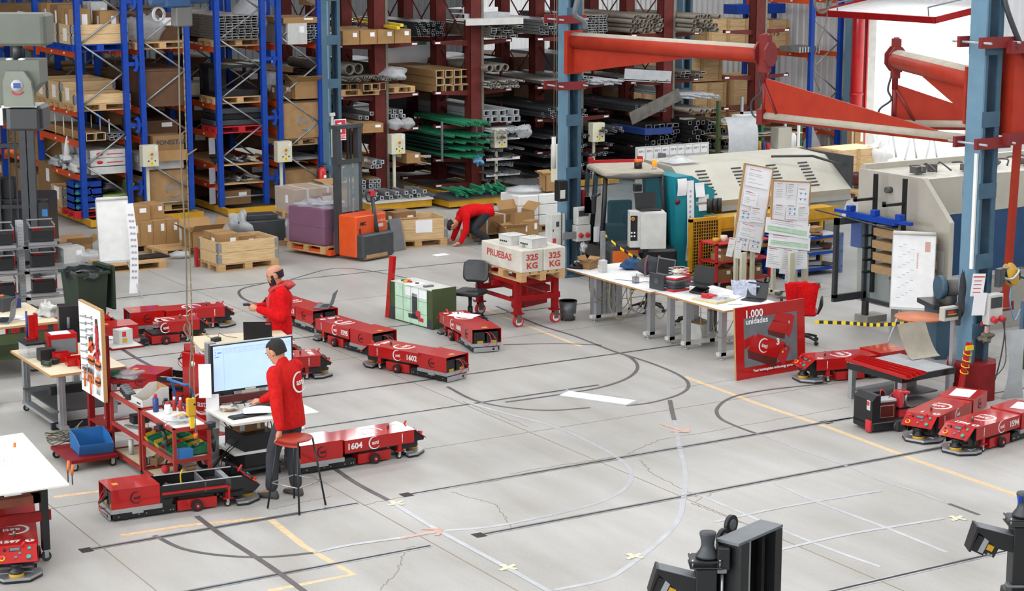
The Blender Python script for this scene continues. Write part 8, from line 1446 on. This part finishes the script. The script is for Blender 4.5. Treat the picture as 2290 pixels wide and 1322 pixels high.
t = T('black_stand', 'green and black bench stand behind the hose reel', 'stand', (19.9, 18.7, 0)); N().b(-.1, .1, -.1, .1, 0, 1.3).o('post', 'olive', t); N().cy((-.35, -.1, 0), (-.25, 0, 1.0), .03).cy((-.1, -.3, 0), (-.2, -.1, 1.0), .03).o('blue_leg', 'colblued', t); N().b(-.2, .15, -.15, .15, 1.3, 1.33).o('plate', 'dkgreen', t)
one(N().lathe([(.035, 0), (.035, .16), (.015, .2), (.015, .23)], n=12), 'water_bottle', 'clear', (19.9, 18.7, 1.33), 'clear water bottle on the green stand', 'bottle')
t = T('disc_guard', 'pale translucent disc behind the yellow hose reel', 'disc', (18.75, 18.9, 1.55)); N().lathe([(0, 0), (.16, 0), (.16, .005), (0, .005)], n=28, M=Matrix.Rotation(R(85), 4, 'X') @ Matrix.Scale(.6, 4, (1, 0, 0))).o('disc', 'clear', t); N().cy((0, .03, -1.55), (0, .03, 0), .012).o('disc_post', 'dgrey', t)
pallet(20.2, 17.6, 0, 'dark pallet on the floor right of the curved sheet', .3, 'old', sx=1.3); pallet(19.0, 21.9, 0, 'dark board pallet before the press machine', .1, 'old').location = (21.6, 19.0, 0)
one(N().b(-.035, .035, -.02, .02, 0, .85, Matrix.Rotation(R(11), 4, 'Y')), 'red_leaning_profile', 'red', (17.5, 17.7, 0), 'red steel profile leaning on the right column, wound with yellow cord', 'profile'); nb = N()
for k in range(4): nb.tube([(17.6+.06*C_(a)+.015*k, 17.7+.05*S(a), .45+.08*k+.02*S(a)) for a in (0, 1, 2, 3, 4, 5, 6.2)], .008, 5)
nb.b(17.58, 17.7, 17.65, 17.68, .74, .8); one(nb, 'wound_rope', 'yellow', (0, 0, 0), 'yellow cord wound round the leaning red profile', 'cord')
# low black table with red profiles
t = T('low_table', 'low black framed table with a metal top at the right', 'table', (16.62, 17.8, 0), R(3)); W_, L_ = .98, 1.0
N().b(0, W_, 0, L_, .4, .48).m(1).b(.02, W_-.02, .02, L_-.02, .48, .485).o('table_frame', ['blackg', 'lgrey'], t); [N().b(x, x+.07, y, y+.07, .0, .4).b(x-.01, x+.08, y-.01, y+.0, .28, .4).o('leg', 'alu', t) for x in (0.02, W_-.09) for y in (.02, L_-.09)]; N().b(.1, W_, .3, L_, .1, .12).o('lower_shelf', 'mgrey', t); N().b(.5, .9, .6, .62, .12, .4).o('grey_panel', 'machgrey2', t)
for k in range(4): one(N().b(-.05, .05, -.6, .6, 0, .006).b(-.05, -.044, -.6, .6, 0, .05).b(.044, .05, -.6, .6, 0, .035), 'red_channel', 'red', (16.62+.085*k, 18.25+.02*k, .487+.004*k), 'long red channel profile lying on the low black table', 'profile', R(1.5*k-2), 'red channels on the low table')
one(N().sheet(lambda u, v: (.5*(u-.5), .32*v, .0+.42*v**1.7), 6, 10, .006), 'bent_sheet', 'dustyc', (17.62, 18.42, .49), 'bent beige sheet standing on the low table', 'sheet')
# black opened robot with battery
t = T('black_robot_base', 'opened black robot base with a brown battery and red brackets', 'robot', (16.0, 17.42, 0), R(-8)); N().rc(-.32, .35, -.22, .22, .03, .13, .02).o('base', 'black', t); N().pr([(-.32, .1), (-.32, .4), (-.26, .47), (-.2, .47), (-.2, .1)], 'y', -.2, .2).b(-.2, .1, .16, .2, .12, .42).o('rear_wall', 'black', t); N().rc(-.35, -.31, -.2, -.1, .02, .16, .01).o('red_corner', 'printred', t); N().rc(-.33, -.318, -.16, -.09, .28, .4, .005).m(1).rc(-.335, -.325, -.15, -.1, .34, .39, .002).o('side_lamp', ['dkwhite', 'printred'], t)
N().cy((.05, -.26, .07), (.05, -.2, .07), .07).rc(.0, .13, -.28, -.2, .02, .14).o('drive_wheel', 'dgrey', t); N().rc(-.3, .3, .2, .22, .05, .1).o('side_rail', 'dgrey', t)
t = T('brown_battery', 'brown battery with a grey top on the black robot base', 'battery', (15.95, 17.4, .13), R(-8)); N().rc(-.12, .13, -.09, .09, 0, .22, .008).m(1).b(-.1, .1, -.093, -.09, .03, .18).m(0).b(-.095, .095, -.095, -.093, .035, .175).o('battery_case', ['maroon', 'tape_cream'], t); N().rc(-.125, .135, -.095, .095, .22, .25, .008).o('battery_top', 'lgrey', t); N().tube(sm([(.08, 0, .25), (.2, .02, .33), (.35, .05, .3), (.45, .1, .2)]), .005).tube(sm([(-.05, .0, .25), (0, .05, .35), (.1, .08, .28)]), .006).o('battery_wire', 'printred', t)
t = T('red_servo_bracket', 'red bracket and motor beside the brown battery', 'bracket', (16.2, 17.38, .13), R(-8)); N().b(-.04, .08, -.07, .07, 0, .1).b(-.05, .0, -.08, .06, .12, .32).b(.04, .13, -.04, .04, .28, .3).b(.04, .13, -.04, .04, .1, .12).o('bracket', 'printred', t); N().cy((.09, 0, .12), (.09, 0, .28), .02).o('spindle', 'alu', t); N().b(-.06, .1, -.08, .08, .1, .125).o('plate', 'black', t)
one(N().b(-.22, .22, -.1, .1, .16, .165).b(-.22, .22, -.1, -.095, .0, .165), 'clear_cover', 'film', (16.35, 16.75, 0), 'bent clear cover standing on the floor before the black robot base', 'cover', .2)
P = [G(a, b, c) for a, b, c in ((1822, 720, .45), (1900, 723, .5), (1960, 727, .5), (2030, 722, .6), (2100, 716, .68))]; P = sm(P, 8); nb = N()
for k in range(len(P)-1): nb.k = k % 2; up_ = Vector((0, 0, .025)); o_ = Vector((.002, 0, 0)); a, b = P[k], P[k+1]; nb._add([a-up_, b-up_, b+up_, a+up_, a-up_+o_, b-up_+o_, b+up_+o_, a+up_+o_], [(0, 1, 2, 3), (7, 6, 5, 4), (0, 4, 5, 1), (2, 6, 7, 3)])
one(nb, 'barrier_tape', ['signyellow', 'black'], (0, 0, 0), 'yellow and black barrier tape from the chair to the round table', 'tape')
# ================================================================ far right: shelves, crates, wall rack
def bigcrate(x, y, z, sx, sy, sz, lb, rz=0, rows=4, g=None):
    t = T('wooden_crate', lb, 'crate', (x, y, z), rz, g); n = N()
    for k in range(rows): h = sz/rows; n.b(-sx/2, sx/2, -sy/2, sy/2, h*k+.01, h*(k+1)-.01)
    n.b(-sx/2+.01, sx/2-.01, -sy/2+.01, sy/2-.01, 0, sz-.02); n.o('planks', 'cratewood', t)
    for xx in (-sx/2+.05, 0, sx/2-.05): N().b(xx-.05, xx+.05, -sy/2-.02, -sy/2, 0, sz).o('batten', 'wood', t)
    N().b(-sx/2-.02, -sx/2, -sy/2, -sy/2+.1, 0, sz).b(-sx/2-.02, -sx/2, sy/2-.1, sy/2, 0, sz).o('batten', 'wood', t); return t
for x, z, lb in [(29.6, 2.66, 'tall'), (31.2, 2.86, 'wide')]: pass
for i, (x, y, z, sx, sz, lb) in enumerate([(30.9, 40.5, 2.85, 1.3, .8, 'wooden crate at the top left of the crate stack'), (32.3, 40.5, 2.85, 1.2, .75, 'wooden crate at the top right, marked with dark scribbles'), (30.6, 41.2, 2.0, 1.3, .8, 'wooden crate in the middle of the crate stack, left'), (32.0, 41.0, 1.35, 1.2, .8, 'wooden crate low in the stack, right one'), (30.7, 41.0, 1.2, 1.1, .78, 'wooden crate low in the stack, left one'), (29.3, 42.0, 0, 1.2, 2.7, 'tall wooden crate deep behind the rightmost cantilever rack'), (29.5, 42.1, 2.72, 1.0, .9, 'light crate high behind the black tube rack'), (30.7, 41.0, .1, 1.1, .94, 'lowest crate under the left wall stack'), (32.0, 41.0, .1, 1.2, 1.09, 'lowest crate under the right wall stack')]): bigcrate(x, y, z, sx, .9, sz, lb)
TXT('crate_mark', '715', .25, 'ink', KIDS(bpy.data.objects['wooden_crate.001'])[0].parent, (.1, -.475, .4), (PI/2, 0, R(4)))
for i, (x, y, z) in enumerate([(30.9, 40.5, 2.7), (32.3, 40.5, 2.7), (32.0, 41, 1.2), (30.7, 41, 1.05)]): pallet(x, y, z, 'pallet under a wooden crate by the wall', g='pallets under the wall crates')
t = uprights('w', 32.0, 32.95, 'blue and orange wall rack before the ribbed wall', ys=2, lv=(2.85, 4.2), extra=(.4, .8, 1.2, 1.6)); t.location = (32.0, 38.0, 0)
t = T('green_shelf', 'green steel shelving full of sheets behind the white shelf', 'shelving', (28.6, 36.6, 0))
for x in (-.6, .7, 1.9): N().b(x-.04, x+.04, -.05, .05, 0, 1.95).o('post', 'olive' if x < 0 else 'green', t)
for z in (.35, .7, 1.05, 1.38): N().b(-.6, 1.9, -.05, .9, z-.03, z).m(1).b(-.5, 1.9, -.12, .8, z, z+.03).o('shelf', ['olive', 'cratewood'], t)
for k in range(9): one(N().b(-.55, .55, -.4, .4, 0, .012), 'sheet_metal', ['lgrey', 'galv', 'dkwhite'][k % 3], (28.6+.5*(k % 3), 36.9+.0*k, (.74, 1.09, 1.42)[k//3]+.014*(k % 3)), 'metal sheet lying on the green shelving', 'sheet', .06*k, 'sheets on the green shelving')
for k in range(7): one(N().b(-.7, .7, -.5, .5, 0, .02), 'sheet_metal', ['lgrey', 'dkwhite', 'wood'][k % 3], (32.3, 39.6, (.42, .82, 1.22, 1.62)[k % 4]+.03*(k//4)), 'sheet lying on the low beams of the wall rack', 'sheet', .05*k, 'sheets on the wall rack')
one(N().rc(-.0, 1.6, -.3, .3, 0, .25), 'blue_beams', 'blue', (31.3, 40.5, 3.75), 'bundle of blue rack beams on the top of the wall rack', 'beam bundle')
for k in range(8): one(N().b(-.02, .02, -.3, .5, 0, .14), 'rack_bar', 'galv', (31.6+.09*k, 38.3, 2.88), 'zinc plated bar in the row on the wall rack beam', 'bar', 0, 'zinc bars on the wall rack')
t = T('white_shelf', 'white steel shelf with cans and boxes before the wall rack', 'shelf', (27.75, 35.2, 0)); W_, L_ = 1.55, .5
for x in (0, W_):
    for y in (0, L_): N().b(x-.025, x+.025, y-.025, y+.025, 0, 1.72).o('post', 'white', t)
for z in (.42, .88, 1.72): N().b(-.03, W_+.03, -.03, L_+.03, z-.03, z).o('shelf_board', 'white', t)
N().sheet(lambda u, v: (-.75+.85*u-.25*v, -.1-.5*S(v*1.5), 1.74-1.0*(1-C_(v*1.5))), 8, 12, .006).o('curved_grey_sheet', 'lgrey', t)
for i, (x, z, r_, h, m_, lb) in enumerate([(28.45, .88, .08, .2, 'white', 'white pot'), (28.65, .88, .07, .16, 'dkwhite', 'pale pot'), (28.85, .88, .09, .3, 'cream', 'beige canister'), (29.0, .88, .04, .22, 'bin_yellow', 'yellow can'), (29.12, .88, .05, .2, 'navy', 'dark blue can'), (29.25, .88, .05, .16, 'printred', 'red can'), (29.95, .88, .12, .36, 'white', 'white plastic canister')]): one(N().lathe([(r_, 0), (r_, h*.8), (r_*.5, h)], n=14), 'canister', m_, (x-.7, 35.4, z), lb+' on the white shelf', 'canister')
one(N().rc(-.2, .2, -.15, .15, 0, .5), 'grey_cabinet', 'machgrey', (28.98, 35.45, .88), 'grey steel cabinet on the white shelf', 'cabinet'); one(N().rc(-.2, .2, -.12, .12, 0, .22), 'cream_box', 'cream', (28.6, 35.4, 1.72), 'cream box on top of the white shelf', 'box'); one(N().b(0, .9, 0, .06, 0, .05).b(0, .06, 0, .05, 0, .4).b(.84, .9, 0, .05, 0, .4), 'alu_frame', 'alu', (27.9, 35.6, 1.73), 'aluminium frame lying on the white shelf', 'frame')
for k in range(4): one(N().rc(-.12, .12, -.1, .1, 0, .14), 'machine_fitting', ['machdark', 'lgrey', 'dgrey', 'mgrey'][k], (27.95+.34*k, 35.4, .42), 'grey machine part on the lower board of the white shelf', 'part', .4*k, 'machine parts on the white shelf')
# label panel above the louvred machine
t = T('label_panel', 'grey panel with rows of paper labels marked ESP above the louvred machine', 'panel', (21.0, 30.0, 0)); N().b(0, 1.72, -.02, .02, .3, 1.93).b(.1, .16, -.02, .02, 0, .3).b(1.5, 1.56, -.02, .02, 0, .3).o('panel_plate', 'dkwhite', t)
for k in range(9): N().b(.04+.185*k, .2+.185*k, -.025, -.02, 1.74 if k > 2 else 1.66, 1.9).o('label_paper', 'paper', t); TXT('label_text', 'ESP %s' % '223181222'[k], .055, 'ink', t, (.12+.185*k, -.027, 1.84), (PI/2, 0, 0))
N().b(.5, .56, -.2, -.03, 1.45, 1.8).b(1.1, 1.5, -.3, -.05, 1.45, 1.68).o('grey_bracket', 'mgrey', t)
t = T('green_sign', 'green sign plate with a white letter A on the wall right of the doorway', 'sign', (33.2, 32.25, 1.72)); N().b(0, .02, -.25, .25, 0, .3).o('sign_plate', 'green', t); TXT('sign_letter', 'A', .28, 'white', t, (-.002, 0, .15), (PI/2, 0, -PI/2), .004)
# pile by the doorway
bigcrate(31.2, 35.7, 0, 1.6, .9, .75, 'big pale wooden crate by the doorway, brightly lit', .05); carton(32.3, 36.6, 0, .3, .3, 1.35, 'tall kraft carton tube by the red pipe', 0, 'a'); carton(31.9, 36.9, 0, .7, .5, .6, 'brown carton by the doorway crate', .2)
for k in range(5): one(N().blob((0, 0, .12), .3, .25, .16, 20+k, .3), 'plastic_heap', ['film', 'dkwhite', 'lgrey', 'cable_blue', 'mgrey'][k], (31.5+.28*k, 34.6+.1*(k % 2)-.15*k, .02), 'crumpled plastic in the waste heap by the doorway', 'plastic', 0, 'waste heap by the doorway')
one(N().blob((0, 0, .25), .3, .3, .3, 31, .15), 'waste_bag', 'white', (32.0, 35.4, .3), 'white bulging waste bag by the doorway', 'bag'); pallet(29.6, 33.2, 0, 'pallet with the dark red motor', .1); t = T('dark_red_motor', 'dark red flanged motor on a pallet beyond the louvred machine', 'motor', (29.6, 33.2, .144), .4); N().cy((0, -.2, .2), (0, .25, .2), .17, n=20).cy((0, -.24, .2), (0, -.2, .2), .22, n=20).o('motor_body', 'maroon', t); N().b(-.12, .12, -.15, .2, 0, .1).o('motor_foot', 'dgrey', t)
extinguisher(31.9, 38.2, 1.2, 'red fire extinguisher on the wall rack post'); extinguisher(33.05, 38.6, 1.1, 'small extinguisher beside the red pipe', .05, .3); one(N().pr([(-.1, 1.1), (.5, 0), (-.5, 0)], 'y', -.02, .02), 'plastic_sheet', 'film', (32.2, 38.1, 0), 'hanging clear plastic cone below the extinguisher', 'plastic')
t = T('fire_sign', 'small white and red sign plate on the red pipe', 'sign', (32.8, 37.6, 1.3)); N().b(-.12, .12, -.01, 0, 0, .3).m(1).b(-.1, .1, -.012, -.01, .2, .27).o('sign_plate', ['paper', 'printred'], t)
# things outside the doorway
for c in range(2):
    for k in range(9 if c else 16): pallet(36.2+3.2*c, 41.5-2.4*c, .145*k-.03, 'pallet in the tall stack outside the doorway' if not c else 'pallet in the shorter stack outside the doorway', .2, 'wood', 'outside pallet stack %d' % c)
for k in range(4): one(N().cy((-.3, 0, 0), (0, 0, .8), .03).cy((.3, 0, 0), (0, 0, .8), .03), 'trestle', 'alu', (34.6+.35*k, 38.6-.4*k, -.03), 'metal trestle outside the doorway', 'trestle', .3, 'trestles outside')
one(N().b(-.6, .6, -.4, .4, 0, .3), 'blue_container', 'cable_blue', (35.2, 40.0, .6), 'light blue container outside the doorway', 'container'); one(N().b(-.6, .6, -.4, .4, 0, .6), 'block_support', 'dkwhite', (35.2, 40.0, -.03), 'white support under the blue container outside', 'support')
# ================================================================ automatic forklift heads in the foreground
def lift(x, y, lb, blue=False):
    t = T('automatic_forklift', lb, 'forklift', (x, y, 0), -YAW)
    N().lathe([(.085, 1.82), (.08, 1.835), (.055, 1.87), (.047, 1.9), (.048, 1.93), (.06, 1.985), (.058, 1.995), (0, 1.998)], n=28).o('laser_head', 'dgrey', t); N().rc(-.13, .1, -.1, .1, 1.8, 1.81, .01).rc(-.13, .1, -.1, .1, 1.755, 1.765, .01).o('laser_plate', 'black', t); [N().cy((a, b, 1.76), (a, b, 1.82), .006).o('spacer_bolt', 'alu', t) for a in (-.11, .08) for b in (-.08, .08)]
    if blue: N().b(-.055, -.03, -.055, -.02, 1.93, 1.98).o('blue_window', 'blue', t)
    N().rc(-.085, .06, -.09, .09, .3, 1.75, .008).o('sensor_column', 'black', t)
    N().pr([(-.085, 1.55), (-.085, 1.68), (-.36, 1.75), (-.36, 1.72), (-.2, 1.58)], 'y', -.07, .07).m(1).pr([(-.085, 1.68), (-.36, 1.75), (-.36, 1.754), (-.085, 1.685)], 'y', -.072, .072).o('sensor_arm', ['black', 'mgrey'], t)
    N().pr([(-.36, 1.755), (-.34, 1.75), (-.4, 1.56), (-.415, 1.56)], 'y', -.08, .08).o('sensor_shield', 'black', t); s_ = N().c(-.32, 0, 1.6, .1, .1, .13, 0, 0, R(25)); s_.o('laser_sensor', 'black', t); N().c(-.3, -.053, 1.6, .04, .004, .12, 0, 0, R(25)).o('sensor_clip', 'alu', t); N().c(-.25, -.052, 1.58, .05, .003, .045, 0, 0, R(25)).m(0).o('warning_label', 'bin_yellow', t); N().c(-.24, 0, 1.56, .09, .09, .09, 0, 0, R(25)).o('sensor_body', 'blackg', t); TXT('sensor_text', 'SICK', .022, 'white', t, (-.25, -.047, 1.525), (PI/2, R(25), 0))
    if blue:
        N().rc(-.12, .02, -.1, .0, 1.28, 1.3, .02).o('side_plate', 'mgrey', t); N().pr([(-.12, .9), (-.09, 1.2), (.1, 1.25), (.2, .9)], 'y', -.2, .2).o('lower_housing', 'black', t); N().rc(-.5, -.42, -.05, .05, 1.02, 1.1, .03).m(1).rc(-.42, -.36, -.05, .05, 1.02, 1.09, .02).o('red_lamp', ['printred', 'lgrey'], t); N().cy((-.36, 0, 1.05), (-.09, 0, .98), .02).o('lamp_arm', 'black', t)
        nb = N(); [nb.tube(sm([(-.05, -.21, 1.0+.03*k), (0, -.26, 1.12), (.08, -.24, 1.05-.02*k)], 4), .012, 5) for k in range(4)]; nb.o('housing_cable', 'dgrey', t)
    else:
        MX = Matrix.Rotation(R(50), 4, 'Z')
        def mb(a, b, c, d, e, f, nm, m): N().b(a, b, c, d, e, f, Matrix.Translation((.15, -.02, 0)) @ MX).o(nm, m, t)
        mb(.0, .1, -.1, .1, .2, 1.92, 'mast_channel', 'black'); mb(.44, .53, -.1, .1, .2, 1.92, 'mast_channel', 'black'); mb(-.02, .55, -.09, .1, 1.92, 1.94, 'mast_top', 'mgrey'); mb(.12, .16, -.03, .01, .3, 1.9, 'white_cylinder', 'dkwhite'); mb(.2, .23, -.03, .0, .3, 1.9, 'lift_rod', 'alu'); mb(.36, .4, -.04, .0, .3, 1.9, 'mast_chain', 'darksteel'); mb(.1, .44, .06, .09, .2, 1.88, 'back_plate', 'black')
        for (a, b, z) in ((.12, .12, 1.9), (.34, .2, 1.93)): N().cy(Matrix.Translation((.15, -.02, 0)) @ MX @ Vector((a, b, z)), Matrix.Translation((.15, -.02, 0)) @ MX @ Vector((a, b+.03, z)), .07, n=24).m(1).cy(Matrix.Translation((.15, -.02, 0)) @ MX @ Vector((a, b-.005, z)), Matrix.Translation((.15, -.02, 0)) @ MX @ Vector((a, b+.035, z)), .04, n=18).o('chain_wheel', ['black', 'mgrey'], t)
        N().rc(.06, .15, -.08, .06, 1.74, 1.9, .01).m(1).rc(.06, .13, -.09, .0, 1.72, 1.75, .01).o('mast_bracket', ['black', 'mgrey'], t); N().cy((.03, -.06, .4), (.03, -.06, 1.7), .0).cy((.1, -.04, .4), (.1, -.04, 1.7), .012).o('steel_rod', 'alu', t)
        mb(.53, .57, -.05, .05, 1.3, 1.42, 'end_plate', 'dgrey')
    N().rc(-.3, .5, -.4, .5, 0.02, .35, .05).o('truck_base', 'black', t); [N().cy((a, b-.04, .09), (a, b+.04, .09), .09, n=18).o('wheel', 'rubber', t) for a in (-.2, .4) for b in (-.35, .4)]
    return t
lift(7.87, 10.31, 'black automatic forklift mast with a grey laser head at the bottom edge'); lift(10.46, 9.84, 'black automatic forklift with a laser head and red lamp at the bottom right corner', True)
